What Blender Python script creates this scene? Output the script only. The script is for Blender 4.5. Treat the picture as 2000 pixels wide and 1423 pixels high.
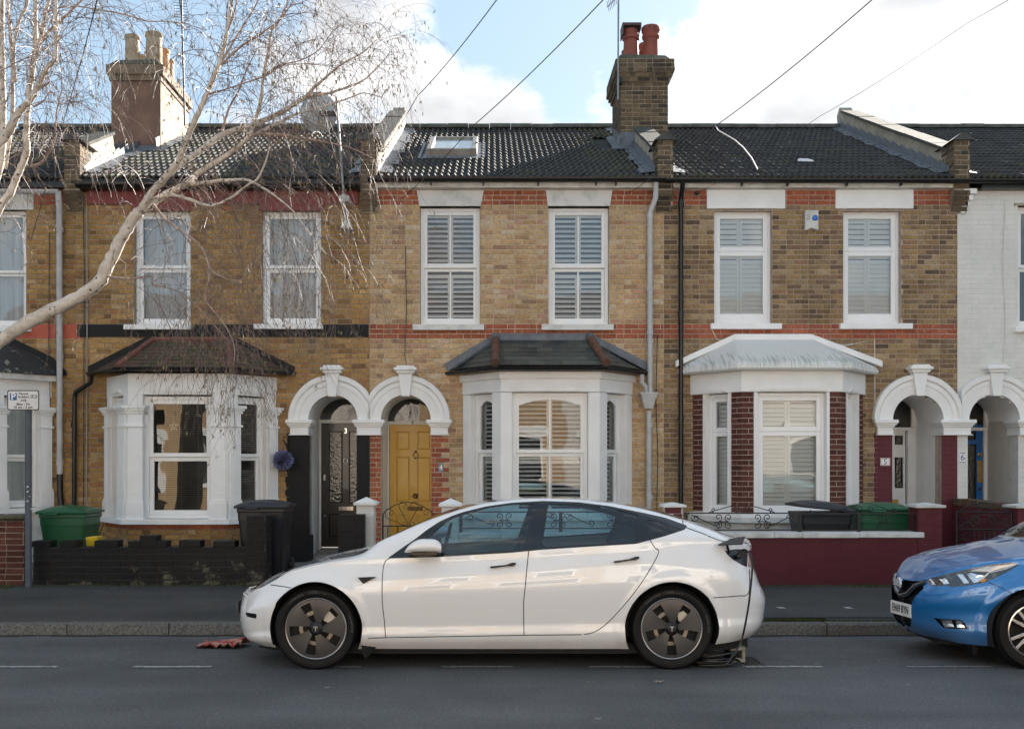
import bpy, bmesh, math, random
from mathutils import Vector, Matrix
import numpy as np
random.seed(7)
R = math.radians
for o in list(bpy.data.objects): bpy.data.objects.remove(o)
scn = bpy.context.scene
COL = scn.collection
# ------------------------------------------------------------------ camera
FPX, CX, CY, H = 2060.0, 960.0, 900.0, 1.68     # focal length and principal point of the photograph in its pixels, eye height
cam_d = bpy.data.cameras.new('camera')
cam = bpy.data.objects.new('camera', cam_d); COL.objects.link(cam)
cam.location = (0, 0, H); cam.rotation_euler = (R(90), 0, 0)
cam_d.sensor_width = 36; cam_d.lens = 36*FPX/2000
cam_d.shift_x = (1000-CX)/2000; cam_d.shift_y = (CY-711.5)/2000
cam_d.clip_start = .1; cam_d.clip_end = 2000
scn.camera = cam
# ------------------------------------------------------------------ sky, sun, exposure
SUN = Vector((.62, 1, .56)).normalized()
w = bpy.data.worlds.new("World"); scn.world = w; w.use_nodes = True
nt = w.node_tree; nt.nodes.clear()
def N(t, **k):
    n = nt.nodes.new(t)
    for a, b in k.items(): setattr(n, a, b)
    return n
def Lk(a, b): nt.links.new(a, b)
def math_(op, a, b=None, clamp=False):
    n = N('ShaderNodeMath', operation=op); n.use_clamp = clamp
    for i, v in enumerate((a, b)):
        if v is None: continue
        if isinstance(v, (int, float)): n.inputs[i].default_value = v
        else: Lk(v, n.inputs[i])
    return n.outputs[0]
out = N('ShaderNodeOutputWorld'); bg = N('ShaderNodeBackground')
sky = N('ShaderNodeTexSky', sky_type='NISHITA'); sky.sun_disc = False
sky.sun_elevation = math.asin(SUN.z); sky.sun_rotation = math.atan2(SUN.x, SUN.y)
sky.air_density = 1.0; sky.dust_density = .6; sky.ozone_density = 1.5
tc = N('ShaderNodeTexCoord')
mp = N('ShaderNodeMapping'); mp.inputs['Scale'].default_value = (1, 1, 1.7)
Lk(tc.outputs['Generated'], mp.inputs['Vector'])
nz = N('ShaderNodeTexNoise'); nz.inputs['Scale'].default_value = 6.5; nz.inputs['Detail'].default_value = 12; nz.inputs['Roughness'].default_value = .62
Lk(mp.outputs[0], nz.inputs['Vector'])
field = math_('MULTIPLY', math_('SUBTRACT', nz.outputs['Fac'], .5), 2.6)
def blob(px, py, r, wgt):
    d = Vector(((px-CX)/FPX, 1, (CY-py)/FPX)).normalized()
    sub = N('ShaderNodeVectorMath', operation='DISTANCE'); Lk(tc.outputs['Generated'], sub.inputs[0]); sub.inputs[1].default_value = d
    m = N('ShaderNodeMapRange'); m.interpolation_type = 'SMOOTHSTEP'
    Lk(sub.outputs['Value'], m.inputs['Value']); m.inputs['From Min'].default_value = r/FPX; m.inputs['From Max'].default_value = 0
    m.inputs['To Min'].default_value = 0; m.inputs['To Max'].default_value = wgt
    return m.outputs[0]
BL = [(700, 170, 260, .5), (880, 210, 190, .5), (1000, 200, 150, .4), (1150, 150, 80, .35), (1160, 230, 90, .35),
      (1420, 150, 230, .5), (1700, 60, 420, .8), (1900, 180, 380, .7), (1500, 10, 130, .3),
      (1030, 60, 260, -.55), (1330, 40, 110, -.35), (900, 80, 150, -.3), (120, 120, 330, -.45), (330, 60, 160, -.3), (520, 150, 150, .2), (1110, 190, 60, -.35)]
for b in BL: field = math_('ADD', field, blob(*b))
cov = N('ShaderNodeMapRange'); cov.interpolation_type = 'SMOOTHSTEP'; Lk(field, cov.inputs['Value'])
cov.inputs['From Min'].default_value = -.06; cov.inputs['From Max'].default_value = .42
nz2 = N('ShaderNodeTexNoise'); nz2.inputs['Scale'].default_value = 5.5; nz2.inputs['Detail'].default_value = 6
Lk(mp.outputs[0], nz2.inputs['Vector'])
cr = N('ShaderNodeValToRGB'); Lk(nz2.outputs['Fac'], cr.inputs['Fac'])
cr.color_ramp.elements[0].position = .36; cr.color_ramp.elements[0].color = (1.5, 1.53, 1.58, 1)
cr.color_ramp.elements[1].position = .74; cr.color_ramp.elements[1].color = (4.7, 4.65, 4.55, 1); ce = cr.color_ramp.elements.new(.54); ce.color = (2.35, 2.36, 2.40, 1)
haz = N('ShaderNodeMixRGB'); haz.inputs['Fac'].default_value = .84; Lk(sky.outputs[0], haz.inputs['Color1'])
haz.inputs['Color2'].default_value = (.88, 1.18, 1.42, 1)
mx = N('ShaderNodeMixRGB'); Lk(cov.outputs[0], mx.inputs['Fac']); Lk(haz.outputs[0], mx.inputs['Color1']); Lk(cr.outputs[0], mx.inputs['Color2'])
Lk(mx.outputs[0], bg.inputs['Color']); bg.inputs['Strength'].default_value = .11
Lk(bg.outputs[0], out.inputs['Surface'])
sd = bpy.data.lights.new('sun', 'SUN'); sd.energy = 5.0; sd.angle = R(.5); sd.color = (1, .92, .83)
sun = bpy.data.objects.new('sun', sd); COL.objects.link(sun)
sun.rotation_euler = (-SUN).to_track_quat('-Z', 'Y').to_euler(); sun.location = (10, 30, 30)
vs = scn.view_settings; vs.view_transform = 'Standard'; vs.look = 'None'; vs.exposure = 2.15; vs.gamma = 1; vs.use_curve_mapping = False
scn.cycles.max_bounces = 10; scn.cycles.transparent_max_bounces = 24
scn.cycles.caustics_reflective = False; scn.cycles.caustics_refractive = False

# ------------------------------------------------------------------ helpers
def at(px, py, Y): return ((px-CX)*Y/FPX, Y, H-(py-CY)*Y/FPX)
def X_(px, Y): return (px-CX)*Y/FPX
def Z_(py, Y): return H-(py-CY)*Y/FPX

class Fr:
    """a vertical plane: u along it, d outwards from it, z up"""
    def __init__(s, ox, oy, ux=1., uy=0.):
        l = math.hypot(ux, uy); s.o = (ox, oy); s.u = (ux/l, uy/l); s.n = (s.u[1], -s.u[0]); s.len = l
    def __call__(s, u, d, z): return (s.o[0]+s.u[0]*u+s.n[0]*d, s.o[1]+s.u[1]*u+s.n[1]*d, z)
    def mat(s, u, d, z):
        p = s(u, d, z)
        return Matrix(((s.u[0], -s.n[0], 0, p[0]), (s.u[1], -s.n[1], 0, p[1]), (0, 0, 1, p[2]), (0, 0, 0, 1)))
    def sub(s, u, d=0):
        p = s(u, d, 0); f = Fr(p[0], p[1], *s.u); return f
YF = 16.3
FAC = Fr(0, YF)

class MB:
    def __init__(s): s.v = []; s.f = []; s.m = []; s.r = []; s.cm = 0; s.cr = 0.
    def quad(s, *p):
        b = len(s.v); s.v += list(p); s.f.append(tuple(range(b, b+len(p)))); s.m.append(s.cm); s.r.append(s.cr)
    def faces(s, vs_, fs):
        b = len(s.v); s.v += vs_
        for f in fs: s.f.append(tuple(i+b for i in f)); s.m.append(s.cm); s.r.append(s.cr)
    def hexa(s, p):   # 8 points: bottom 4 ccw, top 4
        s.faces(p, [(3, 2, 1, 0), (4, 5, 6, 7), (0, 1, 5, 4), (1, 2, 6, 5), (2, 3, 7, 6), (3, 0, 4, 7)])
    def box(s, u0, u1, d0, d1, z0, z1, fr=FAC):
        # d1 > d0 is the outer face
        s.hexa([fr(u0, d1, z0), fr(u1, d1, z0), fr(u1, d0, z0), fr(u0, d0, z0), fr(u0, d1, z1), fr(u1, d1, z1), fr(u1, d0, z1), fr(u0, d0, z1)])
    def bx(s, x0, x1, y0, y1, z0, z1):
        s.hexa([(x0, y0, z0), (x1, y0, z0), (x1, y1, z0), (x0, y1, z0), (x0, y0, z1), (x1, y0, z1), (x1, y1, z1), (x0, y1, z1)])
    def poly(s, pts, d0, d1, fr=FAC):      # polygon in (u,z), ccw from outside, extruded
        n = len(pts)
        a = [fr(u, d1, z) for u, z in pts]; b = [fr(u, d0, z) for u, z in pts]
        s.faces(a+b, [tuple(range(n)), tuple(range(2*n-1, n-1, -1))]+[(i, i+n, (i+1) % n+n, (i+1) % n) for i in range(n)])
    def plan(s, pts, z0, z1):              # polygon in (x,y), extruded in z
        n = len(pts); ar = sum(pts[i][0]*pts[(i+1) % n][1]-pts[(i+1) % n][0]*pts[i][1] for i in range(n))
        if ar < 0: pts = pts[::-1]
        a = [(x, y, z0) for x, y in pts]; b = [(x, y, z1) for x, y in pts]
        s.faces(a+b, [tuple(range(n-1, -1, -1)), tuple(range(n, 2*n))]+[(i, (i+1) % n, (i+1) % n+n, i+n) for i in range(n)])
    def sweep(s, sections, closed_prof=False, closed_path=False, caps=False):
        k = len(sections[0]); n = len(sections); v = [p for sec in sections for p in sec]; f = []
        for i in range(n if closed_path else n-1):
            for j in range(k if closed_prof else k-1):
                a = i*k+j; b = i*k+(j+1) % k; c = ((i+1) % n)*k+(j+1) % k; d = ((i+1) % n)*k+j
                f.append((a, b, c, d))
        if caps: f.append(tuple(range(k-1, -1, -1))); f.append(tuple(range((n-1)*k, n*k)))
        s.faces(v, f)
    def tube(s, pts, rad, seg=6, caps=True):
        pts = [Vector(p) for p in pts]; n = len(pts)
        if n < 2: return
        rs = rad if isinstance(rad, (list, tuple)) else [rad]*n
        t0 = (pts[1]-pts[0]).normalized(); up = Vector((0, 0, 1)) if abs(t0.z) < .9 else Vector((1, 0, 0))
        a = t0.cross(up).normalized(); secs = []
        for i, p in enumerate(pts):
            t = ((pts[min(i+1, n-1)]-pts[max(i-1, 0)])).normalized()
            a = (a-t*a.dot(t)); a = a.normalized() if a.length > 1e-6 else t.orthogonal().normalized()
            b = t.cross(a)
            secs.append([tuple(p+(a*math.cos(q)+b*math.sin(q))*rs[i]) for q in [2*math.pi*j/seg for j in range(seg)]])
        s.sweep(secs, closed_prof=True, caps=caps)
    def lathe(s, c, prof, seg=16, axis='z', cap=True):
        # prof: (radius, height) along the axis
        secs = []
        for j in range(seg+1):
            q = 2*math.pi*j/seg; row = []
            for r, h in prof:
                if axis == 'z': row.append((c[0]+r*math.cos(q), c[1]+r*math.sin(q), c[2]+h))
                elif axis == 'y': row.append((c[0]+r*math.cos(q), c[1]+h, c[2]-r*math.sin(q)))
                else: row.append((c[0]+h, c[1]+r*math.cos(q), c[2]+r*math.sin(q)))
            secs.append(row)
        s.sweep(secs[:-1], closed_path=True)
    def ball(s, c, r, seg=10, rings=6, sq=(1, 1, 1)):
        secs = []
        for j in range(seg):
            q = 2*math.pi*j/seg
            secs.append([(c[0]+sq[0]*r*math.sin(math.pi*i/rings)*math.cos(q), c[1]+sq[1]*r*math.sin(math.pi*i/rings)*math.sin(q), c[2]-sq[2]*r*math.cos(math.pi*i/rings)) for i in range(rings+1)])
        s.sweep(secs, closed_path=True)
    def build(s, name, mats, parent=None, smooth=None, bev=0, merge=False, attr=False):
        me = bpy.data.meshes.new(name); me.from_pydata([tuple(p) for p in s.v], [], s.f)
        if not isinstance(mats, (list, tuple)): mats = [mats]
        for m in mats: me.materials.append(m)
        me.polygons.foreach_set('material_index', s.m)
        if attr:
            a = me.attributes.new('rnd', 'FLOAT', 'FACE'); a.data.foreach_set('value', s.r)
        if merge:
            bm = bmesh.new(); bm.from_mesh(me); bmesh.ops.remove_doubles(bm, verts=bm.verts, dist=1e-5)
            if merge == 2: bmesh.ops.recalc_face_normals(bm, faces=bm.faces)
            bm.to_mesh(me); bm.free()
        if smooth is not None:
            me.polygons.foreach_set('use_smooth', [True]*len(me.polygons))
            if smooth < 180: me.set_sharp_from_angle(angle=R(smooth))
        me.update()
        o = bpy.data.objects.new(name, me); COL.objects.link(o)
        if parent is not None: o.parent = parent
        if bev:
            b = o.modifiers.new('bevel', 'BEVEL'); b.width = bev; b.segments = 1; b.limit_method = 'ANGLE'; b.angle_limit = R(40)
        return o
def put(mesh, name, matrix, parent):
    o = bpy.data.objects.new(name, mesh); COL.objects.link(o); o.parent = parent; o.matrix_local = matrix
    return o
def tag(o, label=None, cat=None, group=None, kind=None):
    if label: o['label'] = label
    if cat: o['category'] = cat
    if group: o['group'] = group
    if kind: o['kind'] = kind
    return o
def empty(name, label, cat, loc=(0, 0, 0), group=None):
    # things are built in world coordinates: the Empty sits at the base and its parts carry the inverse offset
    o = bpy.data.objects.new(name, None); COL.objects.link(o); o.empty_display_size = .2
    tag(o, label, cat, group); return o
def settle(root, loc):
    """move an Empty to the thing's base without moving its parts"""
    root.location = loc
    for c in root.children: c.matrix_parent_inverse = Matrix.Translation(-Vector(loc))
# ------------------------------------------------------------------ materials
MATS = {}
def mat(name, col=(.5, .5, .5), rough=.6, metal=0, var=.12, nscale=6, bump=0, bscale=80, spec=.5, col2=None, stretch=(1, 1, 1), coat=0, thresh=(.35, .65), detail=6):
    if name in MATS: return MATS[name]
    m = bpy.data.materials.new(name); m.use_nodes = True; t = m.node_tree; n = t.nodes; l = t.links
    p = n['Principled BSDF']; p.inputs['Roughness'].default_value = rough; p.inputs['Metallic'].default_value = metal
    p.inputs['Specular IOR Level'].default_value = spec; p.inputs['Coat Weight'].default_value = coat; p.inputs['Coat Roughness'].default_value = .03
    g = n.new('ShaderNodeNewGeometry'); mpn = n.new('ShaderNodeMapping'); mpn.inputs['Scale'].default_value = stretch
    l.new(g.outputs['Position'], mpn.inputs['Vector'])
    if var or col2:
        x = n.new('ShaderNodeTexNoise'); x.inputs['Scale'].default_value = nscale; x.inputs['Detail'].default_value = detail; l.new(mpn.outputs[0], x.inputs['Vector'])
        c = n.new('ShaderNodeValToRGB'); l.new(x.outputs['Fac'], c.inputs['Fac'])
        e = c.color_ramp.elements; e[0].position, e[1].position = thresh
        c2 = col2 or tuple(v*(1-var) for v in col); c1 = col if col2 else tuple(min(1, v*(1+var*.6)) for v in col)
        e[0].color = (*c2, 1); e[1].color = (*c1, 1)
        l.new(c.outputs[0], p.inputs['Base Color'])
    else: p.inputs['Base Color'].default_value = (*col, 1)
    if bump:
        b = n.new('ShaderNodeBump'); b.inputs['Strength'].default_value = bump; b.inputs['Distance'].default_value = .01
        y = n.new('ShaderNodeTexNoise'); y.inputs['Scale'].default_value = bscale; y.inputs['Detail'].default_value = 4; l.new(mpn.outputs[0], y.inputs['Vector'])
        l.new(y.outputs['Fac'], b.inputs['Height']); l.new(b.outputs[0], p.inputs['Normal'])
    MATS[name] = m; return m
def brick_mat(name, stops, single, rough=.85, grime=(.72, 1.08), gscale=1.3, dark=0.):
    key = name+('_one' if single else '_mass')
    if key in MATS: return MATS[key]
    m = bpy.data.materials.new(key); m.use_nodes = True; t = m.node_tree; n = t.nodes; l = t.links
    p = n['Principled BSDF']; p.inputs['Roughness'].default_value = rough; p.inputs['Specular IOR Level'].default_value = .25
    if single: fac = n.new('ShaderNodeObjectInfo').outputs['Random']
    else:
        a = n.new('ShaderNodeAttribute'); a.attribute_name = 'rnd'; fac = a.outputs['Fac']
    c = n.new('ShaderNodeValToRGB'); l.new(fac, c.inputs['Fac']); e = c.color_ramp.elements; c.color_ramp.interpolation = 'LINEAR'
    while len(e) < len(stops): e.new(.5)
    for i, s_ in enumerate(stops): e[i].position = i/(len(stops)-1); e[i].color = (*s_, 1)
    g = n.new('ShaderNodeNewGeometry')
    x = n.new('ShaderNodeTexNoise'); x.inputs['Scale'].default_value = gscale; x.inputs['Detail'].default_value = 7; x.inputs['Roughness'].default_value = .65; l.new(g.outputs['Position'], x.inputs['Vector'])
    r = n.new('ShaderNodeMapRange'); l.new(x.outputs['Fac'], r.inputs['Value']); r.inputs['From Min'].default_value = .3; r.inputs['From Max'].default_value = .7
    r.inputs['To Min'].default_value, r.inputs['To Max'].default_value = grime
    x2 = n.new('ShaderNodeTexNoise'); x2.inputs['Scale'].default_value = 28; x2.inputs['Detail'].default_value = 5; l.new(g.outputs['Position'], x2.inputs['Vector'])
    r2 = n.new('ShaderNodeMapRange'); l.new(x2.outputs['Fac'], r2.inputs['Value']); r2.inputs['From Min'].default_value = .3; r2.inputs['From Max'].default_value = .7
    r2.inputs['To Min'].default_value = .97 if rough < .6 else .72; r2.inputs['To Max'].default_value = 1.03 if rough < .6 else 1.22
    mu = n.new('ShaderNodeMath'); mu.operation = 'MULTIPLY'; l.new(r.outputs[0], mu.inputs[0]); l.new(r2.outputs[0], mu.inputs[1])
    v = n.new('ShaderNodeVectorMath'); v.operation = 'SCALE'; l.new(c.outputs[0], v.inputs[0]); l.new(mu.outputs[0], v.inputs['Scale'])
    l.new(v.outputs[0], p.inputs['Base Color'])
    b = n.new('ShaderNodeBump'); b.inputs['Strength'].default_value = .12 if rough < .6 else .5; b.inputs['Distance'].default_value = .006
    l.new(x2.outputs['Fac'], b.inputs['Height']); l.new(b.outputs[0], p.inputs['Normal'])
    MATS[key] = m; return m
def glass_mat(name, tint=(.92, .95, .95), refl=1.0, ior=1.5, mirror=.0):
    if name in MATS: return MATS[name]
    m = bpy.data.materials.new(name); m.use_nodes = True; t = m.node_tree; n = t.nodes; l = t.links; n.remove(n['Principled BSDF'])
    tr = n.new('ShaderNodeBsdfTransparent'); tr.inputs['Color'].default_value = (*tint, 1)
    gl = n.new('ShaderNodeBsdfGlossy'); gl.inputs['Roughness'].default_value = .012
    fr = n.new('ShaderNodeFresnel'); fr.inputs['IOR'].default_value = ior
    mr = n.new('ShaderNodeMapRange'); l.new(fr.outputs[0], mr.inputs['Value']); mr.inputs['To Min'].default_value = mirror; mr.inputs['To Max'].default_value = 1
    if True:
        g = n.new('ShaderNodeNewGeometry'); x = n.new('ShaderNodeTexNoise'); x.inputs['Scale'].default_value = 2.2; x.inputs['Detail'].default_value = 1; l.new(g.outputs['Position'], x.inputs['Vector'])
        b = n.new('ShaderNodeBump'); b.inputs['Strength'].default_value = .12; b.inputs['Distance'].default_value = .02; l.new(x.outputs['Fac'], b.inputs['Height']); l.new(b.outputs[0], gl.inputs['Normal'])
    mx_ = n.new('ShaderNodeMixShader'); l.new(mr.outputs[0], mx_.inputs[0]); l.new(tr.outputs[0], mx_.inputs[1]); l.new(gl.outputs[0], mx_.inputs[2])
    l.new(mx_.outputs[0], n['Material Output'].inputs['Surface']); MATS[name] = m; return m

white = mat('white_paint', (.84, .835, .82), .5, var=.05, nscale=3, bump=.08, bscale=40)
white2 = mat('white_gloss', (.84, .835, .82), .3, var=.03, nscale=5)
white_dirty = mat('white_weathered', (.70, .69, .66), .6, col2=(.50, .50, .47), nscale=5, thresh=(.3, .55), bump=.2, bscale=50)
upvc = mat('white_upvc', (.85, .85, .845), .22, var=.02)
blackp = mat('black_masonry_paint', (.007, .007, .008), .6, spec=.3, var=.3, nscale=12, bump=.3, bscale=60)
blackm = mat('black_metal', (.006, .006, .007), .4, var=.2)
blackpl = mat('black_plastic', (.006, .0065, .0075), .35, var=.1)
mortar_y = mat('mortar_pale', (.56, .47, .36), .95, var=.25, nscale=8, bump=.4)
mortar_d = mat('mortar_grey', (.34, .28, .21), .95, var=.3, nscale=8, bump=.4)
mortar_r = mat('mortar_pink', (.45, .36, .30), .95, var=.2, nscale=9)
lead = mat('lead_flashing', (.16, .18, .205), .6, metal=.1, col2=(.12, .13, .145), nscale=9, bump=.4, bscale=14)
cement = mat('cement_render', (.42, .37, .28), .9, col2=(.27, .25, .2), nscale=4, bump=.4, bscale=40)
slate = mat('slate', (.075, .077, .075), .55, col2=(.095, .1, .08), nscale=5, bump=.3, bscale=30)
glass = glass_mat('window_glass', mirror=.045); glass_up = glass_mat('window_glass_upstairs', mirror=.13)
room = mat('room_interior', (.10, .09, .08), .9, var=.3, nscale=1.5)
STOCK = [(.36, .22, .14), (.54, .35, .18), (.62, .43, .24), (.57, .38, .20), (.64, .46, .27), (.53, .34, .17), (.66, .52, .36), (.46, .28, .15), (.55, .33, .22)]
STOCK3 = [(.22, .12, .055), (.43, .245, .085), (.51, .305, .115), (.46, .27, .095), (.54, .335, .135), (.42, .235, .08), (.54, .37, .19), (.34, .18, .065), (.46, .22, .10)]
STOCK5 = [(.13, .09, .06), (.33, .21, .10), (.42, .29, .145), (.25, .175, .105), (.47, .34, .20), (.30, .19, .09), (.43, .29, .14), (.18, .125, .085), (.37, .21, .12)]
REDB = [(.40, .12, .06), (.47, .15, .08), (.44, .13, .07), (.34, .10, .06), (.50, .19, .11)]
DRED = [(.085, .03, .025), (.14, .05, .04), (.11, .04, .032), (.17, .065, .05)]
DIRTB = [(.05, .045, .038), (.15, .11, .07), (.2, .145, .09), (.09, .07, .05), (.25, .18, .11)]
BLKB = [(.006, .006, .007), (.009, .009, .010), (.0075, .0075, .008)]
MARB = [(.108, .020, .027), (.120, .023, .031), (.10, .018, .025)]
WHTB = [(.68, .67, .63), (.72, .71, .67), (.70, .69, .65)]
PAL = {'stock': STOCK, 'stock3': STOCK3, 'stock5': STOCK5, 'red': REDB, 'dred': DRED, 'dirt': DIRTB, 'black': BLKB, 'maroon': MARB, 'white': WHTB,
       'redpaint': [(.43, .10, .06), (.46, .11, .065)]}
PORD = ['stock', 'stock3', 'stock5', 'red', 'dred', 'dirt', 'black', 'maroon', 'white', 'redpaint']
def bm_(pal, single):
    painted = pal in ('black', 'maroon', 'white', 'redpaint')
    return brick_mat('brick_'+pal, PAL[pal], single, rough=.55 if painted else .88, grime=(.9, 1.05) if painted else ((.5, 1.04) if pal in ('stock5', 'dirt', 'stock3') else (.66, 1.02)))

# ------------------------------------------------------------------ brick masonry
def brick_pts(w_, h_, d_, rg, jit=.004, ch=.004):
    a = [(-w_/2, 0, -h_/2), (w_/2, 0, -h_/2), (w_/2, 0, h_/2), (-w_/2, 0, h_/2)]
    b = []
    for sx, sz in ((-1, -1), (1, -1), (1, 1), (-1, 1)):
        b.append((sx*(w_/2-ch)+rg.uniform(-jit, jit), -d_*rg.uniform(.55, 1.15), sz*(h_/2-ch)+rg.uniform(-jit, jit)*.7))
    return a+b
BF = [(4, 5, 6, 7), (0, 1, 5, 4), (1, 2, 6, 5), (2, 3, 7, 6), (3, 0, 4, 7)]
BRICK_MESH = {}
def brick_mesh(pal, kind):
    k = (pal, kind)
    if k not in BRICK_MESH:
        rg = random.Random(hash(k) & 255); L = []
        for i in range(5):
            me = bpy.data.meshes.new('brick'); painted = pal in ('black', 'maroon', 'white', 'redpaint')
            me.from_pydata(brick_pts((.216 if kind == 's' else .101)+(.008 if painted else 0), .072 if painted else .065, .003 if painted else .009, rg, .001 if painted else .0045), [], BF)
            me.materials.append(bm_(pal, True)); L.append(me)
        BRICK_MESH[k] = L
    return BRICK_MESH[k]
COURSE = .0762
def subtract(iv, holes):
    for h0, h1 in holes:
        nv = []
        for a, b in iv:
            if h1 <= a or h0 >= b: nv.append((a, b)); continue
            if h0 > a: nv.append((a, h0))
            if h1 < b: nv.append((h1, b))
        iv = nv
    return iv
def hole_iv(holes, z0, z1):
    L = []
    for h in holes:
        if h[0] == 'r':
            if z1 > h[3]+.02 and z0 < h[4]-.02: L.append((h[1], h[2]))
        else:
            _, cx, cz, r = h; dz = max(0, (z0+z1)/2-cz)
            if (z0+z1)/2 >= cz-.01 and dz < r:
                q = math.sqrt(r*r-dz*dz); L.append((cx-q, cx+q))
    return L
def lay_bricks(parent, u0, u1, z0, z1, fr, pal, holes=(), d=0., limit=0, seed=1, zones=(), mass=None, centre=None, bond='flemish', depth=.009):
    """lays courses between z0 and z1; zones = (pal, u0, u1, z0, z1); returns nothing, singles are children of parent, rest goes to MB mass"""
    rg = random.Random(seed); rows = int(round((z1-z0)/COURSE)); ch = (z1-z0)/max(rows, 1); cand = []
    for r in range(rows):
        a = z0+r*ch; b = a+ch; iv = subtract([(u0, u1)], hole_iv(holes, a, b))
        x = u0-(.056 if r % 2 else .0)-.17*(r % 2) - rg.random()*.02; k = r % 2
        while x < u1:
            L = .225 if k % 2 == 0 else .1125
            if bond == 'stretcher': L = .225
            for p, q in iv:
                s0, s1 = max(x, p), min(x+L, q)
                if s1-s0 > .03: cand.append((s0, s1, a, b, abs(s1-s0-L) < 1e-6, L))
            x += L; k += 1
    singles = []
    if limit:
        full = [c for c in cand if c[4]]
        cc = centre or ((u0+u1)/2, H)
        full.sort(key=lambda c: -(c[1]-c[0])*1.0+.02*math.hypot((c[0]+c[1])/2-cc[0], c[2]-cc[1]))
        singles = full[:limit]; ss = set(id(c) for c in singles); cand = [c for c in cand if id(c) not in ss]
    def pal_of(c):
        for z in zones:
            if z[1]-.06 <= (c[0]+c[1])/2 <= z[2]+.06 and z[3] <= (c[2]+c[3])/2 <= z[4]: return z[0]
        return pal
    for c in singles:
        pl = pal_of(c); me = rg.choice(brick_mesh(pl, 's' if c[5] > .2 else 'h'))
        put(me, 'brick', fr.mat((c[0]+c[1])/2, d, (c[2]+c[3])/2), parent)
    for c in cand:
        pl = pal_of(c); mass.cm = PORD.index(pl); mass.cr = rg.random(); painted = pl in ('black', 'maroon', 'white', 'redpaint')
        w_ = c[1]-c[0]-(.001 if painted else .009); pts = brick_pts(w_, ch-(.004 if painted else .011), .003 if painted else depth, rg, .001 if painted else .0045)
        M_ = fr.mat((c[0]+c[1])/2, d, (c[2]+c[3])/2)
        mass.faces([tuple(M_ @ Vector(p)) for p in pts], BF)
def mass_mats(): return [bm_(p, False) for p in PORD]
def wall_cells(mb, u0, u1, z0, z1, holes, d0, d1, fr=FAC):
    us = sorted(set([u0, u1]+[min(max(v, u0), u1) for h in holes for v in h[1:3]])); zs = sorted(set([z0, z1]+[min(max(v, z0), z1) for h in holes for v in h[3:5]]))
    for i in range(len(us)-1):
        run = None
        for j in range(len(zs)-1):
            cu, cz = (us[i]+us[i+1])/2, (zs[j]+zs[j+1])/2
            inside = any(h[1] < cu < h[2] and h[3] < cz < h[4] for h in holes)
            if not inside:
                if run is None: run = [zs[j], zs[j+1]]
                else: run[1] = zs[j+1]
            if (inside or j == len(zs)-2) and run:
                mb.box(us[i], us[i+1], d0, d1, run[0], run[1], fr); run = None
def text_mesh(txt, size, depth=.001, bold=0, align='CENTER'):
    c = bpy.data.curves.new('txt', 'FONT'); c.body = txt; c.size = size; c.extrude = depth; c.align_x = align; c.align_y = 'CENTER'; c.offset = bold; c.resolution_u = 3
    o = bpy.data.objects.new('txt', c); COL.objects.link(o); dg = bpy.context.evaluated_depsgraph_get(); dg.update()
    me = bpy.data.meshes.new_from_object(o.evaluated_get(dg)); bpy.data.objects.remove(o); return me
def text_obj(name, txt, size, M_, m, parent, depth=.001, bold=0, align='CENTER', sx=1):
    me = text_mesh(txt, size, depth, bold, align); me.materials.clear(); me.materials.append(m)
    o = bpy.data.objects.new(name, me); COL.objects.link(o)
    if parent: o.parent = parent
    o.matrix_local = M_ @ Matrix.Rotation(R(90), 4, 'X') @ Matrix.Diagonal((sx, 1, 1, 1)); return o
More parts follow.
